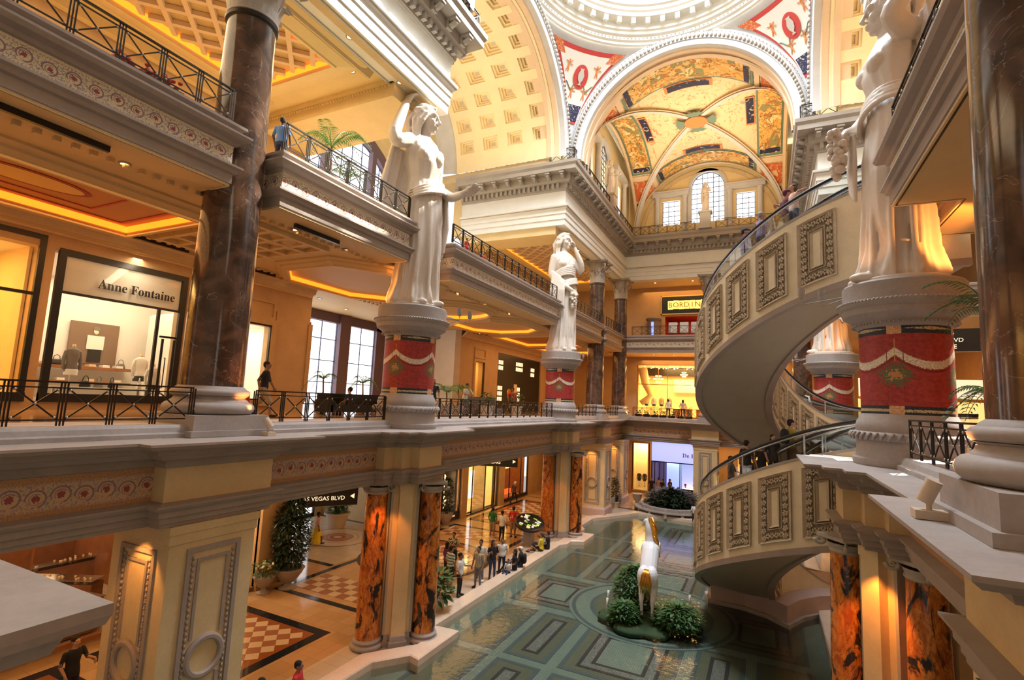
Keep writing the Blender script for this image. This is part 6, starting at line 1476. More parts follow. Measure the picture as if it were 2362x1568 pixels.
# second gallery left shops
sk = thing('shop_sign', 'dark fascia with pale lower case lettering behind the upper marble columns', 'sign', (-19.9, 43.6, 18.9)); MB().box(-.1, .05, -4.5, 5.5, -.7, .7).build('fascia', 'dark_stone', sk); text('sushi roku', 1.0, 'shop_white', sk, (.08, .8, -.25), (pi/2, 0, pi/2), 'lettering', .02)
b = MB().box(-20.02, -19.97, 39, 49, 15.4, 18.1); b.build('dark_glazing', 'black', sk, False, (19.9, -43.6, -18.9))
for k in range(6): y = 40+k*1.5; MB().box(-19.97, -19.94, y-.05, y+.05, 15.5, 18).build('glow_strip', 'glow_red', sk, False, (19.9, -43.6, -18.9))
# ------------------------------------------------------------------ ground floor shops, left
gl = struct('wall_left_6', 'ground floor wall of the left aisle with shop openings', 'wall')
b = MB(); X0, X1 = -20.3, -19.9
wall_holes(b, -3, 18.0, 0, 5.6, [(3.0, 11.1, .25, 4.9), (13.6, 16.3, .1, 4.6)], pX(-19.95)); wall_holes(b, 28.4, 55, 0, 5.6, [(30.9, 33.0, .1, 3.9), (34.0, 38.9, .05, 4.3), (40.2, 45.0, .1, 4.6)], pX(-19.95))
b.build('wall_face', 'wall_warm', gl)
b = MB().box(-20.4, -19.7, 11.1, 11.9, 0, 5.6).box(-20.3, -19.8, 12.9, 13.6, 0, 5.6).box(-20.3, -19.75, 16.3, 17.0, 0, 5.6).box(-20.3, -19.75, 17.7, 18.0, 0, 5.6).box(-20.3, -19.75, 28.4, 29.2, 0, 5.6).box(-20.2, -19.75, 33.1, 33.9, 0, 5.6).box(-20.2, -19.75, 39.1, 40.0, 0, 5.6); b.build('pilaster', 'wall_warm', gl)
b = MB().box(-28.6, -20, 17.9, 18.1, 0, 5.6).box(-28.6, -20, 28.4, 28.6, 0, 5.6); b.build('passage_wall', 'cream', gl)
room('wall_shop_6', -28, -20.3, 3.0, 13.3, .1, 5.2, 'x1', 'wood', 'floor_pale', 'peach', light=260, col=(1, .6, .28))
def case(label, x, y, L, rz=0, z=.1):
    t = thing('display_case', label, 'counter', (x, y, z), rz); MB().box(-L/2, L/2, -.32, .32, .08, .85).build('case_body', 'wood', t); MB().box(-L/2+.03, L/2-.03, -.30, .30, .85, .98).build('glass_top', 'glass', t)
    q = MB(); random.seed(int(L*10+x))
    for k in range(int(L*6)): q.lathe([(.05, 0), (.07, .03), (.03, .12), (.045, .18), (.01, .2)], (random.uniform(-L/2+.1, L/2-.1), random.uniform(-.2, .2), .86), 8)
    o = q.build('necklace_busts', ('peach', 'dark_stone')[int(L) % 2], t, True); o['kind'] = 'stuff'; MB().box(-L/2-.02, L/2+.02, -.34, .34, .98, 1.0).build('case_rim', 'steel', t).scale = (1, 1, 1)
    return t
case('long wooden jewellery case just inside the lower left shop window', -21.0, 9.2, 3.2, pi/2); case('angled jewellery case behind the window case', -24.3, 11.3, 2.6, .5); case('jewellery case at the back of the lower left shop', -26.6, 12.3, 2.4, pi/2); case('jewellery case nearest the wooden corner pillar', -22.0, 10.7, 1.8, .2)
q = MB(); random.seed(2)
for k in range(120): q.ell((-27.85, random.uniform(10.6, 12.6), random.uniform(2.0, 3.3)), .03, .05, .05, 5, 3)
tw = tag(MB().box(-27.98, -27.9, 10.4, 12.9, 1.9, 3.4).build('wall_cabinet', 'black'), 'black wall cabinet of glittering pieces in the lower left shop', 'cabinet'); o = q.build('glitter', 'glow_lamp', tw); o['kind'] = 'stuff'
shopfront('storefront', 'large ground floor window of the jewellery shop at lower left', pX(-19.97), 3.0, 11.1, .25, 4.9, [5.7, 8.4], [], w=.08, mat='wood', sill=.12)
room('wall_shop_7', -23.5, -20.3, 13.6, 16.3, .1, 4.7, 'x1', 'peach', light=150, col=(1, .75, .5)); shopfront('storefront', 'ground floor shop window with glass shelves beyond the panelled pier', pX(-19.97), 13.6, 16.3, .1, 4.6, [], [], w=.07, mat='wood', sill=.06)
b = MB()
for z in (.9, 1.4, 1.9, 2.5): b.box(-21.6, -21.0, 14.0, 15.6, z, z+.03)
t = tag(b.build('glass_shelves', 'shop_white'), 'white display shelves in the shop beyond the panelled pier', 'shelf')
t = thing('iron_plant_table', 'slim rusty iron table outside the ground floor shop', 'table', (-19.2, 14.8, 0)); MB().box(-.3, .3, -.45, .45, .92, .96).build('table_top', 'dark_stone', t)
for dx in (-.26, 0, .26):
    for dy in (-.4, -.13, .13, .4): MB().tube([(dx, dy, .92), (dx, dy, 0)], .012, 5).build('iron_leg', 'wood', t)
# exit doors and passage end
struct('wall_left_7', 'end wall of the ground floor passage', 'wall', MB().box(-28.8, -28.5, 18, 28.5, 4.2, 5.6).box(-28.8, -28.5, 18, 20.5, 0, 4.2).box(-28.8, -28.5, 24.3, 25.6, 0, 4.2).box(-28.8, -28.5, 27.6, 28.5, 0, 4.2), 'cream')
for (y0, y1, lb) in ((20.5, 24.3, 'black framed exit doors with round glazing at the end of the passage'), (25.6, 27.6, 'black framed exit door right of the stone pier')):
    t = thing('exit_doors', lb, 'door', (-28.55, 0, 0)); MB().box(-.02, .0, y0, y1, 0, 4.2).build('daylight_pane', 'glow_white', t)
    b = MB(); k = int((y1-y0)/.95)
    for i in range(k+1): y = y0+(y1-y0)*i/k; b.box(0, .12, y-.07, y+.07, 0, 4.2)
    b.box(0, .12, y0, y1, 2.5, 2.75).box(0, .12, y0, y1, 0, .25).box(0, .1, y0, y1, 1.15, 1.3); b.build('door_frame', 'black', t)
    for i in range(k):
        y = y0+(y1-y0)*(i+.5)/k; q = MB().lathe([(.36, -.03), (.44, -.03), (.44, .03), (.36, .03), (.36, -.03)], n=24); q.tf(Matrix.Translation((.06, y, 1.95)) @ Matrix.Rotation(pi/2, 4, 'Y')); q.build('round_glazing', 'black', t)
def hang_sign(label, loc, rz, lines, w, h, arrow, size=.26):
    t = thing('hanging_sign', label, 'sign', loc, rz); MB().box(-w/2, w/2, -.10, .10, -h/2, h/2).build('sign_box', 'black', t)
    MB().box(-w/2, w/2, -.11, -.10, -h/2, -h/2+.02).build('sign_edge', 'dark_stone', t)
    for i, l in enumerate(lines): text(l, size, 'glow_green' if False else 'glow_pale', t, (-.1*w, -.115, h/2-.30*(i+1)*size/.26), (pi/2, 0, 0), 'lettering', .005)
    if arrow: x = w/2-.25; MB().add([(x-.12, -.115, -.02), (x+.08, -.115, .10), (x+.08, -.115, -.14)] if arrow < 0 else [(x+.12, -.115, -.02), (x-.08, -.115, .10), (x-.08, -.115, -.14)], [(0, 1, 2)]).build('arrow', 'glow_pale', t)
    for x in (-w/2+.2, w/2-.2): MB().tube([(x, 0, h/2), (x, 0, h/2+.9)], .015, 5).build('hanger', 'black', t)
    return t
hang_sign('black hanging sign reading LAS VEGAS BLVD over the passage', (-18.6, 18.9, 3.75), radians(55), ['', 'LAS VEGAS BLVD'], 2.7, .9, -1, .27)
hang_sign('black hanging sign reading to Las Vegas Blvd and Fountain, beyond the orange columns', (-16.4, 31.9, 4.55), radians(22), ['THE FOUNTAIN', 'CAESARS'], 2.8, .8, 1, .26)
hang_sign('green lit sign reading DOWN TO LAS VEGAS BLVD CONCIERGE at right', (6.75, 27.0, 11.9), radians(-10), ['DOWN TO', 'LAS VEGAS BLVD', 'CONCIERGE'], 2.7, .95, 0, .235)
# glowing shops left of the directory
room('wall_shop_8', -22.6, -20.3, 30.9, 33.0, .1, 4.0, 'x1', 'black', 'black', 'black', light=25); s8 = shopfront('storefront', 'dark display window with a sparkling golden cascade', pX(-19.97), 30.9, 33.0, .1, 3.9, [], [], w=.12, sill=.5)
q = MB(); random.seed(4)
for k in range(90): q.ell((-20.9+random.uniform(-.3, .3), 32.1+random.gauss(0, .22), .8+random.random()*2.4), .05, .05, .08, 5, 4)
o = q.build('crystal_cascade', 'glow_lamp', s8); o['kind'] = 'stuff'
text('JAY STRONG', .16, 'glow_pale', s8, (-19.83, 31.95, .32), (pi/2, 0, pi/2), 'lettering', .004)
room('wall_shop_9', -24, -20.3, 34.0, 38.9, .1, 4.4, 'x1', 'shop_cream', light=240, col=(1, .72, .3)); s9 = shopfront('storefront', 'tall black framed glass doors of the pale lit shop left of the directory', pX(-19.97), 34.0, 38.9, .05, 4.3, [34.9, 36.9, 38.2], [], w=.10, sill=.04)
MB().box(-20.9, -20.86, 36.0, 36.7, .9, 3.0).build('lit_poster', 'glow_white', s9)
for z in (1.0, 1.7, 2.4, 3.1): MB().box(-20.6, -20.3, 34.05, 34.75, z, z+.35).build('lit_shelf', 'glow_sign', s9)
room('wall_shop_10', -23.5, -20.3, 40.2, 45.0, .1, 4.7, 'x1', 'wood', 'floor_marble', 'black', light=170, col=(1, .5, .15)); s10 = shopfront('storefront', 'dark shop with coloured glass pieces behind the orange columns', pX(-19.97), 40.2, 45.0, .1, 4.6, [41.3, 43.6], [], w=.12)
MB().box(-20.6, -20.5, 40.3, 41.1, .8, 3.8).build('violet_strip', 'glow_blue', s10); MB().box(-20.9, -20.8, 41.6, 43.2, 2.6, 3.6).build('amber_panel', 'glow_sign', s10); MB().box(-20.9, -20.7, 41.6, 43.2, .4, .8).build('red_panel', 'glow_red', s10)
struct('wall_left_8', 'dark end of the left aisle', 'wall', MB().box(-20, -12.6, 55.0, 55.2, 0, 5.6).box(-12.9, -12.6, 50, 55, 0, 5.6), 'wall_warm')
# ------------------------------------------------------------------ ground floor shops, far end
GY = YF+5.2
wf = struct('wall_far_4', 'ground floor wall of the far end', 'wall'); b = MB(); wall_holes(b, -12.6, 14, 0, 5.6, [(-12.0, -10.6, .3, 4.95), (-10.2, -5.6, .05, 5.3), (-2.4, 5, .3, 4.6)], pY(GY)); b.build('wall_face', 'wall_warm', wf)
room('wall_shop_11', -12.1, -10.5, GY, GY+1.5, .3, 5.0, 'y0', 'shop_cream', light=110, col=(1, .75, .4)); s11 = shopfront('storefront', 'narrow cream display window with two small headless dummies', pY(GY-.02), -12.0, -10.6, .3, 4.95, [], [], w=.08, mat='gold', sill=.05)
b = MB().tube([(cos(a)*.42-11.25, GY+.0-.03, 3.6+sin(a)*.16) for a in [2*pi*k/24 for k in range(24)]], .015, 5, closed=True); b.build('oval_logo', 'mauve_frame', s11)
torso('black dressed shop dummy, left of the pair in the cream window', -11.55, GY+.5, 1.2, .1, 'black', 'black', 1.0); torso('black dressed shop dummy, right of the pair in the cream window', -11.0, GY+.5, 1.2, .1, 'black', 'black', 1.0)
room('wall_shop_12', -10.2, -5.6, GY+.1, GY+4, .05, 3.3, 'y0', 'mauve_frame', 'floor_pale', 'dark_stone', light=150, col=(.6, .65, 1)); s12 = thing('blue_storefront', 'shop front with a glowing blue violet fascia at the far end', 'shop front', (0, GY, 0))
MB().box(-10.2, -5.6, -.1, .0, 3.35, 5.3).build('fascia', 'glow_blue', s12); text(serif('De Beers'), .55, 'mauve_frame', s12, (-6.2, -.12, 3.9), (pi/2, 0, 0), 'shop_name', .01)
b = MB().box(-10.2, -5.6, -.12, .0, 3.25, 3.35)
for x in (-10.2, -9.9, -9.4, -9.0, -7.5, -5.7): b.box(x-.04, x+.04, -.06, .02, 0, 3.3)
b.build('frame', 'black', s12); MB().box(-7.4, -5.7, .5, .6, .9, 3.2).build('violet_panel', 'glow_blue', s12); MB().box(-7.4, -5.7, -.05, .3, 0, .9).build('counter', 'black', s12); MB().box(-7.3, -5.8, -.0, .25, .9, .96).build('counter_light', 'glow_lamp', s12)
MB().box(-9.0, -7.6, 1.5, 1.6, .2, 3.1).build('lilac_panel', 'glow_blue', s12)
for x in (-7.0, -6.2):
    q = MB().lathe([(.05, 0), (.06, .05), (.02, .1), (.12, .3), (.10, .4), (.01, .42)], (x, .1, .97), 12); q.build('vase', 'dark_red', s12, True)
room('wall_shop_13', -2.3, 5, GY+.1, GY+3, .3, 4.6, 'y0', 'yellow', light=260, col=(1, .6, .2)); struct('wall_right_2', 'ground floor wall at right', 'wall', MB().box(9.5, 9.8, -3, 56, 0, 5.6), 'wall_warm')
# first gallery right side, glimpsed past the statue
struct('wall_right_3', 'first gallery back wall on the right with a lit shop', 'wall', MB().box(-0, 0.01, 0, .01, 8, 8.01).box(7.0, 13, 17.95, 18.1, 12.9, 13.7).box(12.6, 12.9, -3, 56, 7.7, 13.7).box(12.6, 12.9, -3, 56, 15.3, 20.8), 'wall_warm')
b = thing('lit_storefront', 'bright yellow lit shop seen between the right pedestal and column', 'shop front', (9.5, 40, 7.7), 0); MB().box(-4, 3, 0, .1, 2.2, 3.4).build('fascia', 'glow_pale', b); MB().box(-4, 3, .3, .4, .2, 2.1).build('lit_wall', 'glow_shop', b); MB().box(-4, 3, -.05, .1, 2.05, 2.25).build('cornice', 'gold', b); text('COL', .6, 'blue_frame', b, (0, -.08, 2.5), (pi/2, 0, 0), 'lettering', .01)
# ------------------------------------------------------------------ people
def col_mat(name, c, rough=.8):
    if name not in M: plain(name, c, rough)
    return name
for n_, c_ in dict(skin=(.50, .28, .18), skin_dark=(.10, .05, .03), skin_tan=(.33, .17, .10), hair_black=(.012, .010, .009), hair_brown=(.07, .035, .018), hair_grey=(.32, .30, .28), hair_blond=(.40, .26, .12), shoe_black=(.015, .015, .016), shoe_white=(.7, .7, .68),
                   c_black=(.014, .014, .017), c_white=(.78, .78, .76), c_red=(.62, .03, .03), c_green=(.02, .17, .06), c_yellow=(.72, .55, .03), c_olive=(.34, .30, .03), c_purple=(.14, .03, .16), c_maroon=(.12, .02, .06), c_blue=(.10, .22, .50), c_jeans=(.03, .05, .12), c_khaki=(.36, .27, .17), c_grey=(.17, .17, .18), c_pink=(.75, .18, .28),
                   c_peach=(.80, .52, .42), c_navy=(.02, .025, .06), c_lilac=(.28, .22, .42), c_brownish=(.12, .07, .045)).items(): plain(n_, c_, .85)
def stripe_mat(name, a, b_, s, axis=2):
    m = Mat(name, a, .85); v = m.xyz(m.pos(True)); m.color(m.mix((v[axis]*s).fract().gt(.5), a, b_)); M[name] = m.m
stripe_mat('c_striped', (.74, .72, .66), (.12, .28, .22), 8.5); stripe_mat('c_plaid', (.30, .27, .18), (.48, .45, .34), 14, 0)
m_ = Mat('c_pattern', (.7, .65, .45), .85); m_.color(m_.mix(m_.noise(m_.pos(True), 16, 2).gt(.5), (.02, .03, .02), (.66, .62, .42))); M['c_pattern'] = m_.m
PM = {}
def figure(pose, hair='short', dress='trousers', build=1.0):
    key = (pose, hair, dress)
    if key in PM: return PM[key]
    b = MB(); SK, TOP, BOT, HA, SH = range(5); sit = pose in ('sit', 'sit_child', 'low')
    dz = (-.65 if pose == 'low' else -.47) if sit else 0; H = .93+dz                                    # hip height
    shoulder = 1.42+dz; lean = {'lean': -.16, 'walk': -.03}.get(pose, 0.)
    loft(b, lerp_secs([(H-.10, 0, .0, .150, .105), (H+.02, 0, .0, .165, .118), (H+.16, 0, lean*.3, .140, .105), (H+.34, 0, lean*.75, .165, .118), (H+.46, 0, lean, .168, .098), (H+.515, 0, lean, .10, .07)], 16), 24, TOP)
    loft(b, lerp_secs([(H-.12, 0, .0, .152, .108), (H+.03, 0, .0, .160, .114), (H+.07, 0, .0, .150, .108)], 4), 24, BOT)
    b.tube([(0, lean, H+.49), (0, lean-.012, H+.60)], [.052, .050], 10, SK); head(b, (0, lean-.015, H+.695), 0, .1 if pose == 'lean' else 0, SK, HA, hair)
    def leg(s, kn, an, toe=(0, -1, 0)):
        hp = (s*.085, 0, H-.04); m = SK if dress in ('shorts', 'skirt') else BOT
        limb(b, [hp, kn], [.088, .058], BOT); limb(b, [kn, an], [.056, .040], m)
        if dress == 'shorts': limb(b, [hp, (kn[0], kn[1], kn[2])], [.095, .085], BOT)
        t = Vector(toe)*.14; a = Vector(an); b.ell((a.x+t.x*.55, a.y+t.y*.55, a.z-.045), .045+abs(t.x)*.6, .045+abs(t.y)*.6, .040, 10, 6, SH)
    if pose == 'low':
        for s in (-1, 1): leg(s, (s*.12, -.36, H+.17), (s*.13, -.60, .09))
    elif sit:
        for s in (-1, 1): leg(s, (s*.10, -.42, H+.02), (s*.10, -.44, .09))
    elif pose == 'walk': leg(-1, (-.09, -.20, .50), (-.09, -.24, .12)); leg(1, (.09, .08, .50), (.09, .36, .16))
    else: leg(-1, (-.10, -.015, .49), (-.115, .01, .09), (-.2, -1, 0)); leg(1, (.10, -.02, .49), (.12, .01, .09), (.25, -1, 0))
    if dress == 'skirt':
        if sit: loft(b, [(H-.12, 0, -.2, .18, .30), (H+.06, 0, -.18, .16, .26)], 20, BOT)
        else: loft(b, lerp_secs([(.12, 0, .03, .25, .24), (.5, 0, .01, .21, .19), (H+.08, 0, 0, .145, .11)], 12), 28, BOT, lambda a, z: .05*sin(9*a)*(1-z))
    def arm(s, el, wr, hd=(0, -.3, -1), up=(0, 0, 0)):
        sh = (s*.185, lean, shoulder-.03); up = (s, 0, 0) if up == (0, 0, 0) else up
        limb(b, [sh, el], [.056, .043], TOP); q = Vector(el).lerp(Vector(sh), .35)
        limb(b, [tuple(q), el], [.044, .040], SK if dress != 'long' else TOP); limb(b, [el, wr], [.039, .028], SK); hand(b, wr, hd, up, 1., .45, SK, -s)
    z0 = shoulder
    A = {'stand': ((-.25, .02, z0-.30), (-.24, -.08, z0-.55), (.25, .02, z0-.30), (.23, -.08, z0-.55)),
         'phone': ((-.26, .0, z0-.28), (-.20, -.22, z0-.12), (.25, .02, z0-.30), (.16, -.14, z0-.42)),
         'cross': ((-.25, -.02, z0-.29), (.02, -.20, z0-.24), (.25, -.02, z0-.29), (-.02, -.22, z0-.27)),
         'point': ((-.25, .02, z0-.29), (-.22, -.12, z0-.50), (.25, -.10, z0-.26), (.22, -.36, z0-.22)),
         'head': ((-.34, -.02, z0-.10), (-.14, -.05, z0+.14), (.25, .02, z0-.30), (.23, -.08, z0-.55)),
         'walk': ((-.25, .10, z0-.28), (-.25, .06, z0-.53), (.25, -.10, z0-.28), (.25, -.22, z0-.50)),
         'lean': ((-.27, -.30, z0-.26), (-.10, -.46, z0-.33), (.27, -.30, z0-.26), (.10, -.46, z0-.33)),
         'ride': ((-.25, .02, z0-.29), (-.22, -.10, z0-.52), (.30, -.06, z0-.26), (.36, -.28, z0-.36)),
         'sit': ((-.24, -.04, z0-.28), (-.14, -.30, z0-.38), (.24, -.04, z0-.28), (.14, -.30, z0-.38)),
         'hug': ((-.25, .02, z0-.29), (-.22, -.10, z0-.50), (.34, -.08, z0-.06), (.42, .10, z0+.02))}[{'sit_child': 'sit', 'low': 'sit'}.get(pose, pose)]
    arm(-1, A[0], A[1]); arm(1, A[2], A[3])
    PM[key] = fuse(b, ['skin', 'c_white', 'c_black', 'hair_black', 'shoe_black'], .0135, 1, 'body'); return PM[key]
NP = [0]
def person(label, x, y, z, rz, pose='stand', hair='short', dress='trousers', top='c_white', bot='c_black', skin='skin', hairc='hair_black', shoe='shoe_black', s=1.0, group=None):
    """rz: direction the person faces, degrees, 0 = towards -Y (the camera), 90 = +X"""
    if z < 2: s *= 1.06
    o = link('person', figure(pose, hair, dress), None, (x, y, z), (0, 0, radians(rz)), (s*1.1, s*1.1, s)); tag(o, label, 'person', group)
    for i, m in enumerate((skin, top, bot, hairc, shoe)): o.material_slots[i].link = 'OBJECT'; o.material_slots[i].material = M[m]
    return o
def strap_bag(par, loc, m='c_black', s=1.):
    b = MB(); loft(b, lerp_secs([(0, 0, 0, .15, .07), (.05, 0, 0, .17, .10), (.36, 0, 0, .15, .09), (.42, 0, 0, .10, .05)], 6), 14); q = b.mesh('backpack', m, True); o = link('backpack', q, par, loc, None, s)
P_ = person
P_('person with back turned in white top, yellow and pink long skirt, near the exit doors', -22.9, 22.6, 0, 170, 'walk', 'short', 'skirt', 'c_peach', 'c_yellow', 'skin_dark')
p = bpy.data.objects[-1] if False else None
P_('person in a green and white striped shirt seen from behind at the pool edge', -13.0, 21.1, 0, 160, 'stand', 'short', 'shorts', 'c_striped', 'c_black', 'skin_tan', shoe='shoe_black', s=1.02)
P_('person in purple top standing left of the striped shirt', -13.75, 21.95, 0, 150, 'stand', 'long', 'trousers', 'c_purple', 'c_black', 'skin_tan', s=.95)
P_('person with crossed arms in black and cream patterned shirt', -14.3, 23.4, 0, 20, 'cross', 'short', 'shorts', 'c_pattern', 'c_black', 'skin_tan')
P_('person in white t shirt and black trousers pointing across the pool', -12.15, 20.55, 0, 100, 'point', 'short', 'trousers', 'c_white', 'c_black', 'skin_tan')
P_('person in white t shirt partly hidden behind the plaid shirt', -12.35, 22.75, 0, 10, 'stand', 'short', 'trousers', 'c_white', 'c_grey', 'skin_tan', shoe='shoe_white', s=1.04)
P_('person in olive plaid shirt and grey trousers standing at the curb', -11.98, 21.9, 0, -5, 'stand', 'short', 'trousers', 'c_plaid', 'c_grey', 'skin_tan')
P_('person with long black hair in black top and jeans, looking at a phone', -11.95, 23.25, 0, 60, 'phone', 'long', 'trousers', 'c_black', 'c_jeans', 'skin_tan')
P_('person in white top with black print holding a camera', -11.9, 24.15, 0, 30, 'phone', 'tail', 'trousers', 'c_white', 'c_navy', 'skin_tan', s=.95)
P_('small child in white shirt sitting on the pool curb', -11.55, 24.2, .0, 0, 'low', 'short', 'trousers', 'c_white', 'c_jeans', 'skin_tan', s=.68)
P_('person in black sitting on the curb beside the small child', -11.45, 24.75, .0, -50, 'low', 'long', 'trousers', 'c_black', 'c_black', 'skin_tan')
o = P_('person in white cap with a black backpack sitting on the curb', -11.4, 25.35, .0, -80, 'low', 'cap', 'trousers', 'c_black', 'c_navy', 'skin_tan', 'c_white'); strap_bag(o, (0, .17, .35))
P_('person in yellow t shirt sitting on the curb before the directory kiosk', -11.6, 28.6, .0, -90, 'low', 'tail', 'shorts', 'c_yellow', 'c_black', 'skin', 'hair_brown')
P_('person in black sitting with back to the pool next to the yellow shirt', -11.45, 29.2, .0, -80, 'low', 'short', 'shorts', 'c_black', 'c_black', 'skin')
P_('person in green t shirt and khaki shorts seen from behind', -15.6, 30.1, 0, 175, 'stand', 'short', 'shorts', 'c_green', 'c_khaki', 'skin_tan', shoe='shoe_white')
P_('person in plain white t shirt and dark jeans seen from behind at the kiosk', -14.6, 29.45, 0, 170, 'stand', 'short', 'trousers', 'c_white', 'c_navy', 'skin_tan', shoe='shoe_white', s=1.02)
r5 = P_('person in red jersey with number five, hand at the head', -14.5, 30.85, 0, 180, 'head', 'short', 'shorts', 'c_red', 'c_khaki', 'skin_tan', s=1.04)
text('5', .26, 'c_white', r5, (0, .127, 1.10), (pi/2, 0, pi), 'jersey_number', .003)
P_('person with pale hat and shoulder bag walking away in the left aisle', -19.1, 40.6, 0, 170, 'walk', 'cap', 'trousers', 'c_brownish', 'c_black', 'skin', 'c_white')
P_('person in white shirt sitting on the stone bench at the far pool edge', -4.95, 43.75, .05, 0, 'sit', 'short', 'trousers', 'c_white', 'c_black', 'skin_dark')
P_('person in red looking up, sitting at the near left pool edge', -11.75, 11.35, .0, 120, 'low', 'short', 'trousers', 'c_red', 'c_black', 'skin_tan')
P_('person with pointed dark hair in red, head at the bottom edge', -11.85, 10.25, .0, 110, 'low', 'tail', 'trousers', 'c_red', 'c_black', 'skin_dark')
P_('person in black with arm raised under the near left ledge', -16.6, 8.2, 0, 100, 'point', 'short', 'trousers', 'c_black', 'c_black', 'skin')
P_('person in white shirt browsing just inside the shop beyond the pier', -20.9, 15.9, .1, 60, 'stand', 'short', 'trousers', 'c_white', 'c_black', 'skin_tan')
for i, (x, y, c, lb) in enumerate(((-10.0, 52.6, 'c_black', 'person in black at the left of the group before the blue shop'), (-9.4, 53.0, 'c_khaki', 'person in khaki walking before the blue violet shop'), (-8.9, 52.2, 'c_black', 'person in black right of the khaki walker'), (-8.3, 52.8, 'c_navy', 'person in navy at the right of the far group'))): P_(lb, x, y, 0, (20, 170, -40, 60)[i], ('stand', 'walk', 'stand', 'phone')[i], ('short', 'tail', 'short', 'long')[i], 'trousers', c, ('c_black', 'c_peach', 'c_black', 'c_grey')[i], 'skin_tan')
# first gallery
P_('person in black t shirt and beige shorts walking right of the big column', -14.6, 11.6, 7.705, 130, 'walk', 'short', 'shorts', 'c_black', 'c_khaki', 'skin_tan', 'hair_black', 'shoe_black', 1.05)
b = MB().box(-14.95, -14.80, 11.15, 11.28, 8.1, 8.5); tag(b.build('shopping_bag', 'c_red'), 'small red shopping bag carried by the walking person in black', 'bag')
P_('person in dark clothes lounging on the black sofa by the tall windows', -16.0, 17.0, 7.62, -80, 'sit', 'short', 'trousers', 'c_navy', 'c_black', 'skin')
P_('person in black walking right behind the sunlit red pedestal', -13.6, 19.7, 7.705, 40, 'walk', 'long', 'trousers', 'c_black', 'c_black', 'skin_tan')
P_('person in white bending over beside the potted plants', -14.6, 24.2, 7.705, 70, 'lean', 'short', 'trousers', 'c_white', 'c_grey', 'skin_tan')
P_('person in red by the gallery plants near the black timber front', -14.4, 29.9, 7.705, 0, 'lean', 'short', 'trousers', 'c_red', 'c_black', 'skin_tan')
P_('person in dark jacket walking past the black timber front', -16.5, 34.0, 7.705, 60, 'walk', 'short', 'trousers', 'c_black', 'c_black', 'skin')
P_('dark dressed person between distant pedestal and first far column', -14.0, 37.6, 7.705, 0, 'stand', 'long', 'trousers', 'c_black', 'c_black', 'skin')
for i, (x, y, c, lb) in enumerate(((-6.8, 50.3, 'c_peach', 'person in pink looking into the far chandelier shop'), (-3.8, 50.4, 'c_black', 'person in black beside the far middle column'), (-8.2, 50.8, 'c_white', 'person in white before the chandelier shop glazing'))): P_(lb, x, y, 7.705, (180, 150, 200)[i], 'stand', ('long', 'long', 'short')[i], 'trousers', c, 'c_black', 'skin_tan')
P_('person in blue shirt leaning on the upper railing right of the big column', -13.3, 10.3, 15.33, 200, 'stand', 'short', 'trousers', 'c_blue', 'c_navy', 'skin_dark', s=.96)
P_('small red capped child peeking through the upper railing between statues', -12.8, 20.6, 15.33, 80, 'stand', 'cap', 'trousers', 'c_red', 'c_red', 'skin', s=.55)
P_('person in red sitting behind the upper railing between the statues', -13.4, 23.2, 15.33, 80, 'stand', 'short', 'trousers', 'c_red', 'c_red', 'skin', s=.62)
def ride(label, th, r, base, face, **k):
    a = radians(th); z = ez(a, base)+2.5; return P_(label, EX+r*cos(a), EY_+r*sin(a), z, face, **k)
o = ride('person in maroon shirt and red cap high on the upper spiral escalator', 234.5, 6.6, 0, 120, pose='hug', hair='cap', dress='shorts', top='c_maroon', bot='c_khaki', hairc='c_maroon', s=1.16)
ride('person with brown hair hugging the red capped rider', 237.3, 6.7, 0, -60, pose='hug', hair='long', dress='trousers', top='c_peach', bot='c_jeans', hairc='hair_brown', s=1.12)
ride('grey haired person in pale top on the upper spiral escalator', 226.2, 6.7, 0, 130, pose='ride', hair='short', top='c_lilac', bot='c_jeans', hairc='hair_grey', s=1.1)
ride('person in striped dark jersey and black cap, lowest on the upper spiral', 219.5, 6.75, 0, 100, pose='ride', hair='cap', top='c_maroon', bot='c_navy', hairc='c_navy', s=1.08)
o = ride('person in yellow green shirt with black backpack on the lower escalator', 228.5, 5.7, -7.7, 110, pose='cross', hair='short', dress='shorts', top='c_olive', bot='c_brownish', skin='skin', s=1.18); strap_bag(o, (0, .17, 1.02))
ride('person with long dark hair in black, left of the backpacker', 223.5, 6.0, -7.7, 30, pose='stand', hair='long', dress='long', top='c_black', bot='c_black', skin='skin')
ride('child in black standing in front of the long haired person', 220.5, 6.2, -7.7, 30, pose='stand', hair='short', top='c_black', bot='c_black', s=.88)
ride('person in black seen from behind in the middle of the lower escalator', 215.5, 6.4, -7.7, 140, pose='stand', hair='short', top='c_black', bot='c_white', s=1.08)
ride('short haired person in dark shirt on the lower escalator', 211, 6.2, -7.7, 60, pose='cross', hair='short', top='c_brownish', bot='c_black', hairc='hair_grey', s=1.08)
ride('person with black hair lowest on the lower escalator', 205, 6.4, -7.7, 80, pose='ride', hair='short', top='c_grey', bot='c_black', skin='skin_tan')
P_('person in white t shirt stepping on to the upper spiral near the far pedestal', 1.9, 30.3, 8.1, 120, 'cross', 'short', 'shorts', 'c_white', 'c_khaki', 'skin_tan')
P_('person in lilac print top raising a hand near the far pedestal', 1.2, 30.6, 8.1, 60, 'head', 'long', 'trousers', 'c_lilac', 'c_navy', 'skin_tan', s=.95)
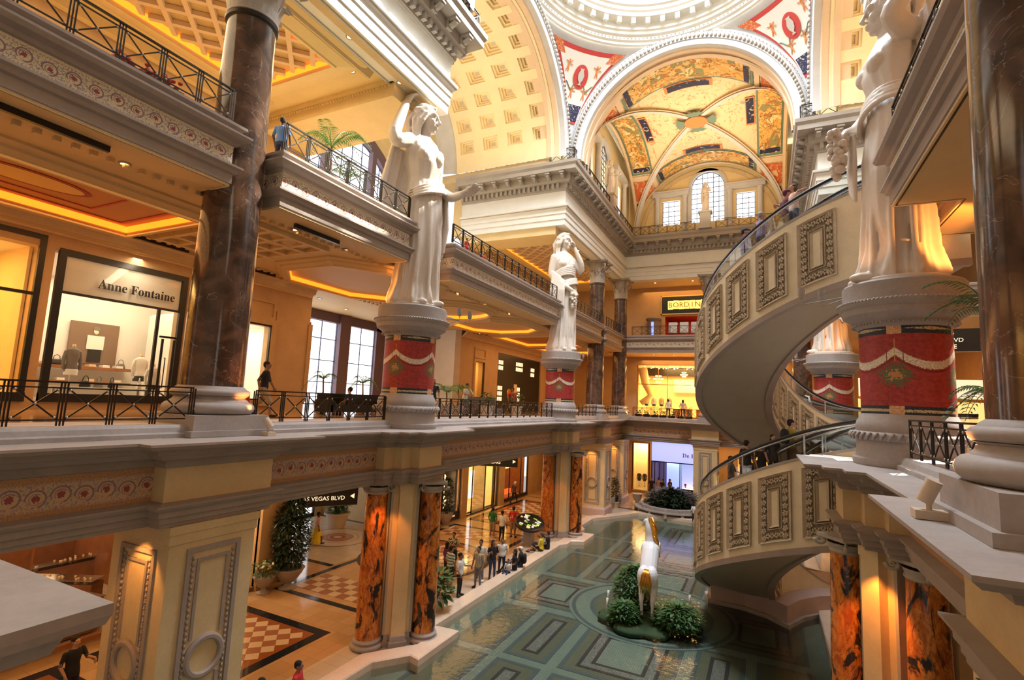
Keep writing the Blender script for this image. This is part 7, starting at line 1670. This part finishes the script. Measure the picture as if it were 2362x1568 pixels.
# ------------------------------------------------------------------ plants
def frond_mb(L=1.6, drop=.7, nl=16, w=.34):
    b = MB(); pts = []
    for k in range(11): f = k/10; pts.append(Vector((L*f*.85, 0, L*.55*sin(f*1.9)-drop*f*f*1.1)))
    b.tube(pts, [.016*(1-k*.07) for k in range(11)], 5)
    for k in range(2, nl+2):
        f = k/(nl+2); i = min(9, int(f*10)); g = f*10-i; p = pts[i].lerp(pts[i+1], g); ln = w*(1-abs(f-.45)*1.1)
        for s in (-1, 1):
            q = p+Vector((ln*.45, s*ln, -.16*ln-.04)); m_ = (p+q)/2+Vector((0, 0, .03)); e = Vector((.022, 0, 0)); b.add([p-e*.5, m_-e, q, m_+e], [(0, 1, 2, 3)])
    return b
FR = {}
def palm(label, x, y, z, h=.9, n=9, L=1.3, pot='pale', mat='leaf_palm', seed=0, group=None):
    t = thing('potted_palm', label, 'plant', (x, y, z), 0, group); random.seed(seed)
    if pot: MB().lathe([(.01, 0), (.22, 0), (.24, .05), (.32, .42), (.36, .48), (.36, .54), (.31, .54), (.29, .46), (.01, .45)], n=24).build('pot', 'ledge' if pot == 'pale' else 'terracotta', t, SM)
    z0 = .45 if pot else 0
    MB().tube([(0, 0, z0), (.03, .02, z0+h*.5), (0, 0, z0+h)], [.05, .04, .035], 7).build('stem', 'wood', t, True)
    key = (L, mat)
    if key not in FR: FR[key] = [frond_mb(L, d, 18, L*.24).mesh('frond', mat) for d in (.4, .75, 1.1)]
    for k in range(n): link('frond', FR[key][k % 3], t, (0, 0, z0+h), (random.uniform(-.2, .2), random.uniform(-.35, .15), 2*pi*k/n+random.uniform(-.3, .3)), random.uniform(.8, 1.1))
    return t
def bush(label, x, y, z, w, h, n, pot='urn', mat='leaf_dark', leaf=.10, seed=0, name='potted_bush', ph=.6, pr=.4, droop=.4, flowers=None):
    t = thing(name, label, 'plant', (x, y, z)); random.seed(seed)
    if pot == 'urn': MB().lathe([(.01, 0), (pr*.62, 0), (pr*.62, .06), (pr*.3, .12), (pr*.25, .22), (pr*.5, .3), (pr*.9, ph*.75), (pr, ph*.9), (pr*1.1, ph), (pr*.9, ph), (.01, ph-.06)], n=28).build('urn', 'ledge', t, SM)
    elif pot == 'tub': MB().lathe([(.01, 0), (pr*.7, 0), (pr*.95, ph*.85), (pr*1.08, ph*.88), (pr*1.08, ph), (pr*.95, ph), (.01, ph-.06)], n=28).build('pot', 'terracotta', t, SM)
    st = MB()
    for k in range(5): a = k*1.3; st.tube([(.05*cos(a), .05*sin(a), ph-.05), (.3*w*cos(a), .3*w*sin(a), ph+h*.6), (.2*w*cos(a+1), .2*w*sin(a+1), ph+h*.9)], [.02, .012, .006], 5)
    st.build('stems', 'wood', t)
    b = MB()
    for k in range(n):
        f = random.random(); zz = ph+h*(.05+.95*f); rr = w*.5*sqrt(random.random())*(sin(pi*min(1, .15+f*.85))**.6+.1); a = random.random()*2*pi
        p = Vector((rr*cos(a), rr*sin(a), zz)); d = Vector((cos(a+random.uniform(-.8, .8)), sin(a+random.uniform(-.8, .8)), random.uniform(-droop-.3, .6))).normalized(); sd = d.cross(Vector((0, 0, 1))).normalized()*leaf*.22; L = leaf*random.uniform(.7, 1.4)
        b.add([p, p+d*L*.5+sd, p+d*L, p+d*L*.5-sd], [(0, 1, 2, 3)])
    o = b.build('foliage', mat, t); o['kind'] = 'stuff'
    if flowers:
        q = MB()
        for k in range(30): a = random.random()*6.28; rr = w*.4*random.random(); q.ell((rr*cos(a), rr*sin(a), ph+h*random.uniform(.5, .95)), .05, .05, .04, 6, 4)
        o = q.build('flowers', flowers, t); o['kind'] = 'stuff'
    return t
palm('feathery potted palm behind the upper railing right of the big column', -13.2, 12.2, 15.33, 1.15, 11, 1.5, 'pale', seed=1)
palm('second potted palm behind the upper railing near the sunlit statue', -13.9, 13.7, 15.33, .8, 11, 1.25, 'pale', seed=2)
palm('slim palm in a pale pot before the tall first gallery windows, left', -17.2, 16.6, 7.705, 1.0, 8, .8, 'pale', seed=3)
palm('slim palm in a pale pot before the tall first gallery windows, right', -17.4, 19.3, 7.705, .95, 8, .8, 'pale', seed=4)
palm('palm left of the people behind the first gallery railing', -13.9, 21.3, 7.705, .7, 9, .9, 'pale', seed=5)
palm('tall palm before the amber doorway on the first gallery', -14.3, 23.0, 7.705, .9, 8, .9, 'pale', seed=6)
palm('large palm between the right pedestal and the right column, upper fronds', 4.35, 13.9, 7.705, 2.6, 12, 1.5, 'pale', 'leaf', seed=7)
palm('lower leafy palm behind the right railing', 3.95, 12.3, 7.705, .75, 12, 1.0, 'pale', 'leaf', seed=8)
palm('small palm top beside the grape holding statue on the upper gallery', -13.2, 34.8, 15.33, 1.0, 10, .9, 'pale', 'leaf', seed=9)
palm('dark palm between the two far marble columns', -13.4, 44.6, 7.705, .7, 10, .9, 'tub', 'leaf', seed=10)
palm('small pale palm beside the far pedestal inside the spiral', 5.4, 34.4, 7.705, .9, 9, .8, 'pale', 'leaf_palm', seed=11)
bush('leafy green potted plant by the people on the first gallery', -13.6, 24.9, 7.705, .9, .7, 160, 'tub', 'leaf', .22, 21)
bush('leafy green potted plant beside the red shirted person', -13.6, 28.6, 7.705, .9, .8, 160, 'tub', 'leaf', .22, 22)
bush('tall dark bamboo bush in a stone urn by the lower left shop', -19.0, 17.3, 0, 1.35, 3.2, 2600, 'urn', 'leaf_dark', .24, 23, ph=.85, pr=.62, droop=.9)
bush('low urn of red and white flowers in front of the bamboo', -19.3, 16.3, 0, 1.0, .6, 200, 'urn', 'leaf', .16, 24, ph=.7, pr=.42, flowers='flower_white')
bush('large pale tub with a leafy shrub near the exit doors', -25.0, 26.3, 0, 1.4, 1.5, 900, 'tub', 'leaf', .28, 25, ph=.95, pr=.75, flowers='flower_red')
bush('bushy small tree in a white urn by the sparkling display window', -19.3, 30.4, 0, 1.15, 2.3, 2200, 'urn', 'leaf_dark', .16, 26, ph=.95, pr=.46)
bush('big leaved plant in a terracotta tub at the foot of the orange columns', -12.05, 18.6, 0, 1.15, .95, 150, 'tub', 'leaf', .42, 27, ph=.62, pr=.42, droop=.8)
bush('small leafy plant behind the directory kiosk', -13.5, 31.0, 0, .9, .8, 140, 'tub', 'leaf', .30, 28, ph=.5, pr=.3)
bush('dark bush beside the far left panelled pier', -11.6, 44.9, 0, .9, 1.9, 900, 'tub', 'leaf_dark', .18, 29, ph=.5, pr=.4)
b_ = bush('dense dark shrubbery in the round stone planter at the far pool edge', -7.1, 46.0, 0, 3.9, 1.3, 2400, None, 'leaf_dark', .40, 30, 'planter_shrubs', ph=.55)
t = thing('round_planter', 'pale curved stone planter and bench at the far pool edge', 'planter', (-7.1, 46.0, 0))
MB().lathe([(2.5, 0), (2.5, .62), (2.42, .66), (2.25, .66), (2.2, .5), (.01, .5)], n=56).build('planter_wall', 'ledge', t, SM)
b = MB().lathe([(2.5, .42), (3.05, .42), (3.05, .34), (2.5, .34)], n=40, a0=pi*1.05, a1=pi*1.95); b.build('bench_seat', 'ledge', t, SM)
for k in range(7): a = pi*(1.08+.84*k/6); q = MB().box(-.25, .25, -.11, .11, 0, .34).box(-.3, -.1, -.13, .13, .34, .62); q.build('bench_support', 'ledge', t, False, (2.75*cos(a), 2.75*sin(a), 0)).rotation_euler = (0, 0, a)
def bench(label, x, y, rz, L=2.2):
    t = thing('stone_bench', label, 'bench', (x, y, 0), rz); MB().box(-L/2, L/2, -.25, .25, .40, .48).build('seat', 'ledge', t); MB().box(-L/2, L/2, .17, .27, .5, .95).build('backrest', 'ledge', t)
    for s in (-1, 0, 1): MB().sweep([(0, 0), (.05, .05), (.02, .2), (.06, .40)], [(-.08, -.22), (-.08, .22), (.08, .22), (.08, -.22)], closed=True).build('support', 'ledge', t, False, (s*(L/2-.15), 0, 0))
    for s in (-1, 1): MB().box(-.07, .07, -.25, .27, .48, .72).build('armrest', 'ledge', t, False, (s*(L/2-.07), 0, 0))
bench('pale stone bench with scrolled supports between the two far left piers', -11.75, 43.6, -pi/2, 2.6); bench('second stone bench beyond the first at the far left', -11.7, 46.2, -pi/2, 2.0)
t = thing('stone_urn', 'empty grey stone urn standing on the far terrace', 'urn', (-10.2, 47.2, 0)); MB().lathe([(.01, 0), (.28, 0), (.28, .1), (.16, .2), (.2, .35), (.38, .6), (.42, .95), (.46, 1.0), (.36, 1.0), (.01, .9)], n=28).build('bowl', 'grey_stone', t, SM)
plain('map_green', (.3, .5, .1), .4, 0, (.45, .6, .12), .5); plain('map_cream', (.8, .7, .4), .4, 0, (.9, .75, .35), .5); plain('map_white', (.8, .8, .8), .4, 0, (.8, .9, 1), .5)
# directory kiosk
t = thing('directory_kiosk', 'round black mall directory table lit with a coloured floor map', 'kiosk', (-12.95, 29.85, 0), 0)
MB().box(-.35, .35, -.30, .30, 0, .1).box(-.27, .27, -.22, .22, .1, .95).box(-.33, .33, -.28, .28, .95, 1.05).build('pedestal', 'ledge', t)
q = MB().lathe([(.01, -.10), (.75, -.10), (.92, -.02), (.92, .10), (.80, .12), (.80, .08), (.01, .08)], n=40); q.tf(Matrix.Translation((0, 0, 1.28)) @ Matrix.Rotation(radians(22), 4, Vector((.8, .6, 0)))); q.build('tilted_table', 'black', t, SM)
R_ = Matrix.Translation((0, 0, 1.28)) @ Matrix.Rotation(radians(22), 4, Vector((.8, .6, 0))); random.seed(6)
for k in range(34):
    a = random.random()*6.28; r = .68*sqrt(random.random()); x, y = r*cos(a), r*sin(a); w, h = random.uniform(.04, .13), random.uniform(.03, .08)
    q = MB().box(x-w, x+w, y-h, y+h, .085, .095+.001*k); q.tf(R_); q.build('map_patch', ('map_green', 'map_cream', 'map_white', 'leaf')[k % 4], t)
# sofa
t = thing('sofa', 'low black sofa behind the first gallery railing by the windows', 'sofa', (-16.1, 17.6, 7.705), pi/2); MB().box(-1.9, 1.9, -.4, .4, .12, .42).build('seat', 'black', t); MB().box(-1.9, 1.9, .28, .45, .4, .85).build('backrest', 'black', t)
for s in (-1, 1): MB().box(s*1.9-.1, s*1.9+.1, -.4, .42, .12, .62).build('armrest', 'black', t)
for s in (-1, 1):
    for u in (-1, 1): MB().box(s*1.7-.04, s*1.7+.04, u*.33-.04, u*.33+.04, 0, .12).build('leg', 'black', t)
t = thing('grey_sofa', 'long dark grey sofa near the black timber restaurant front', 'sofa', (-14.6, 26.4, 7.705), pi/2); MB().box(-1.9, 1.9, -.4, .4, 0, .42).build('seat', 'dark_stone', t); MB().box(-1.9, 1.9, .28, .45, .4, 1.05).build('backrest', 'dark_stone', t)
t = thing('flower_trough', 'black trough of orange flowers behind the upper left railing', 'planter', (-12.75, 6.2, 15.33), pi/2); MB().box(-.75, .75, -.16, .16, 0, .32).build('box', 'black', t); q = MB(); random.seed(1)
for k in range(60): q.ell((random.uniform(-.7, .7), random.uniform(-.15, .15), .34+random.random()*.22), .06, .06, .05, 6, 4)
o = q.build('flowers', 'flower_red', t); o['kind'] = 'stuff'
t = thing('cafe_chair', 'dark wooden cafe chair on the right gallery behind the railing', 'chair', (5.6, 10.5, 7.705), .6); MB().box(-.25, .25, -.25, .25, .43, .47).build('seat', 'wood', t); MB().box(-.25, .25, .20, .25, .5, 1.0).build('backrest', 'wood', t)
for s in (-1, 1):
    for u in (-1, 1): MB().box(s*.22-.02, s*.22+.02, u*.22-.02, u*.22+.02, 0, .43).build('leg', 'wood', t)
# ------------------------------------------------------------------ column floodlights on the ledges
def flood(label, x, y, z, target, e=45):
    t = thing('ledge_floodlight', label, 'spotlight', (x, y, z)); MB().box(-.16, .16, -.12, .12, 0, .10).build('junction_box', 'terracotta', t); MB().tube([(0, 0, .10), (0, 0, .24)], .03, 8).build('arm', 'terracotta', t)
    d = (Vector(target)-Vector((x, y, z+.3))).normalized(); MB().tube([Vector((0, 0, .30))-d*.12, Vector((0, 0, .30))+d*.16], .085, 14).build('lamp_can', 'terracotta', t, SM)
    lamp('column_floodlight', 'SPOT', tuple(Vector((x, y, z+.3))+d*.22), e, (1, .34, .08), size=.05, spot=radians(60), target=target)
flood('small beige floodlight on the left ledge lighting the big dark column', -11.45, 9.35, 7.44, (-12.5, 8.7, 9.4), 140)
flood('beige floodlight on the right ledge in the foreground', 1.75, 7.9, 7.44, (2.6, 7.6, 9.8), 90)
for x, y, tx, ty, e in ((-11.5, 42.4, -12.3, 41.6, 120), (-11.3, 47.8, -12.1, 48.2, 260)): lamp('column_floodlight', 'SPOT', (x, y, 7.9), e, (1, .34, .08), size=.05, spot=radians(60), target=(tx, ty, 9.6))
lamp('statue_floodlight', 'SPOT', (4.9, 14.6, 12.3), 420, (1, .36, .08), size=.08, spot=radians(75), target=(3.5, 16.2, 13.6)); lamp('statue_floodlight', 'SPOT', (1.6, 15.0, 11.9), 60, (1, .5, .25), size=.08, spot=radians(80), target=(3.2, 16, 16))
lamp('statue_floodlight', 'SPOT', (-13.6, 14.9, 12.1), 160, (1, .38, .08), size=.08, spot=radians(70), target=(-12.5, 15.9, 13.0)); lamp('statue_floodlight', 'SPOT', (4.8, 30.8, 12.2), 250, (1, .4, .1), size=.08, spot=radians(70), target=(3.4, 32.2, 13.2))
for (x, y, e) in ((-11.2, 14.2, 200), (-11.0, 30.6, 160), (2.3, 14.4, 320)): lamp('pier_lamp', 'SPOT', (x-.35 if x < 0 else x-.3, y+.05, 5.45), e, (1, .32, .05), size=.06, spot=radians(75), target=(x-.5 if x < 0 else x-.1, y+.6, 2.5))
for x, y, e, tx, ty in ((-12.35, 6.7, 130, -12.4, 7.4), (-12.4, 39.7, 150, -12.4, 40.4), (-12.3, 46.0, 150, -12.3, 46.7)): lamp('pier_lamp', 'SPOT', (x, y, 5.5), e, (1, .42, .10), size=.06, spot=radians(70), target=(tx, ty, 3.4))
# ------------------------------------------------------------------ horse fountain
def horse():
    t = thing('horse_statue', 'white rearing horse statue with golden mane and tail in the pool', 'statue', (-4.35, 22.2, .15), radians(4))
    b = MB()
    def L(p, r, m=0, n=12): limb(b, p, r, m, n, 5)
    L([(0, .25, 1.62), (0, .55, 1.95), (0, .95, 2.35), (0, 1.18, 2.58)], [.34, .36, .37, .33], 0, 16)      # barrel, rising forward
    b.ell((-.17, .14, 1.60), .25, .33, .42, 14, 10); b.ell((.17, .14, 1.60), .25, .33, .42, 14, 10); b.ell((-.2, 1.05, 2.45), .2, .26, .3, 12, 8); b.ell((.2, 1.05, 2.45), .2, .26, .3, 12, 8)        # haunches
    L([(0, 1.15, 2.62), (-.03, 1.22, 2.95), (-.09, 1.22, 3.28), (-.13, 1.30, 3.55)], [.27, .22, .17, .14])  # neck
    L([(-.13, 1.30, 3.56), (-.24, 1.46, 3.52), (-.38, 1.62, 3.36)], [.13, .12, .075]); b.ell((-.40, 1.65, 3.33), .075, .08, .07, 10, 8)
    for s in (-1, 1):
        b.tube([(-.10+s*.06, 1.26, 3.66), (-.10+s*.09, 1.22, 3.82)], [.03, .008], 6)
        L([(s*.20, .22, 1.50), (s*.24, .34, 1.12), (s*.22, .02, .72)], [.22, .15, .09]); L([(s*.22, .02, .72), (s*.21, .06, .38), (s*.21, .10, .16)], [.085, .06, .065]); b.lathe([(.085, 0), (.065, .12), (.01, .13)], (s*.21, .12, .0), 10, 1)
    L([(-.20, 1.22, 2.42), (-.34, 1.62, 2.42), (-.36, 1.66, 2.08), (-.36, 1.52, 1.92)], [.13, .085, .055, .05]); L([(.20, 1.22, 2.42), (.28, 1.66, 2.62), (.28, 1.82, 2.34), (.28, 1.74, 2.14)], [.13, .085, .055, .05])
    b.ell((-.36, 1.48, 1.86), .06, .06, .07, 8, 6, 1); b.ell((.28, 1.71, 2.07), .06, .06, .07, 8, 6, 1)
    o = link('body', fuse(b, ['horse_white', 'gold'], .022, 3, 'horse_body'), t)
    m = MB(); random.seed(3)
    for k in range(34):
        f = k/33; base = Vector((0, 1.12, 2.85)).lerp(Vector((-.12, 1.22, 3.66)), f); s = 1+.15*random.random()
        m.tube([base, base+Vector((.14*s, -.10, .08)), base+Vector((.27*s, -.12+.03*sin(k), -.10)), base+Vector((.30*s+.04*sin(2*k), -.10, -.34))], [.035, .040, .03, .008], 5)
    m.build('mane', 'gold', t, True)
    q = MB()
    for k in range(22):
        a = (k-11)*.05; q.tube([(0, -.05, 1.84), (a*.12, -.24, 1.98), (a*.30, -.38+.03*(k % 3), 1.80), (a*.42, -.42+.05*(k % 2), 1.45), (a*.35+.06*sin(2.3*k), -.36, 1.12-.05*(k % 4))], [.022, .026, .026, .02, .006], 5)
    q.build('tail', 'gold', t, True)
horse()
t = thing('fountain_rock', 'dark mossy rock island under the horse', 'rock', (-4.4, 22.7, -.3)); b = MB(); random.seed(8)
for k in range(26): a = random.random()*6.28; r = 1.5*sqrt(random.random()); b.ell((r*cos(a)*1.15, r*sin(a)*.8, .15), .45+random.random()*.3, .35+random.random()*.3, .18+.2*random.random(), 9, 6)
b.ell((0, -.3, .12), .7, .6, .36, 14, 8); me = fuse(b, ['moss'], .06, 1, 'rock'); link('rock', me, t)
bush('green bamboo shrubs growing round the legs of the white horse', -5.15, 23.6, -.1, 1.6, 1.7, 2600, None, 'leaf', .2, 41, 'fountain_shrub', ph=.1); bush('leafy low shrub right of the white horse', -3.2, 22.6, -.1, 1.8, .8, 1500, None, 'leaf', .22, 42, 'fountain_shrub', ph=.1); bush('dark green shrub left of the hind hooves', -5.2, 22.0, -.1, 1.1, .7, 900, None, 'leaf', .2, 43, 'fountain_shrub', ph=.1)
for i, (x, y, lb) in enumerate(((-6.2, 23.2, 'front left jet'), (-6.0, 22.3, 'nearest left jet'), (-3.0, 24.6, 'jet right of the horse'), (-2.0, 28.5, 'jet near the spiral'), (-3.4, 37.5, 'far jet'))):
    b = MB().tube([(0, 0, -.1), (0, 0, .35), (.01, 0, .62)], [.035, .03, .05], 8); tag(link('water_jet', b.mesh('water_jet', 'shop_white', True), None, (x, y, 0)), 'small white bubbling fountain jet in the pool, '+lb, 'fountain jet', 'fountain jets')
# near left ledge block and its moulding
t = struct('trim_8', 'corner of the near balcony ledge at the lower left', 'moulding'); P8 = [(-3.86, -1.5), (-3.86, 1.05), (-9, 1.05)]
MB().sweep([(0, 6.85), (.06, 6.87), (.1, 6.98), (.28, 7.05), (.34, 7.14), (.5, 7.18), (.54, 7.27), (.66, 7.31), (.68, 7.36), (.68, 7.42), (0, 7.43)][::-1], P8[::-1] if False else P8, ).build('cornice', 'ledge', t)
MB().box(-9, -3.8, -1.5, 1.0, 7.2, 7.428).build('ledge_top', 'ledge', t); MB().box(-9, -3.87, -1.5, 1.04, 5.6, 7.2).build('frieze', 'stone', t)
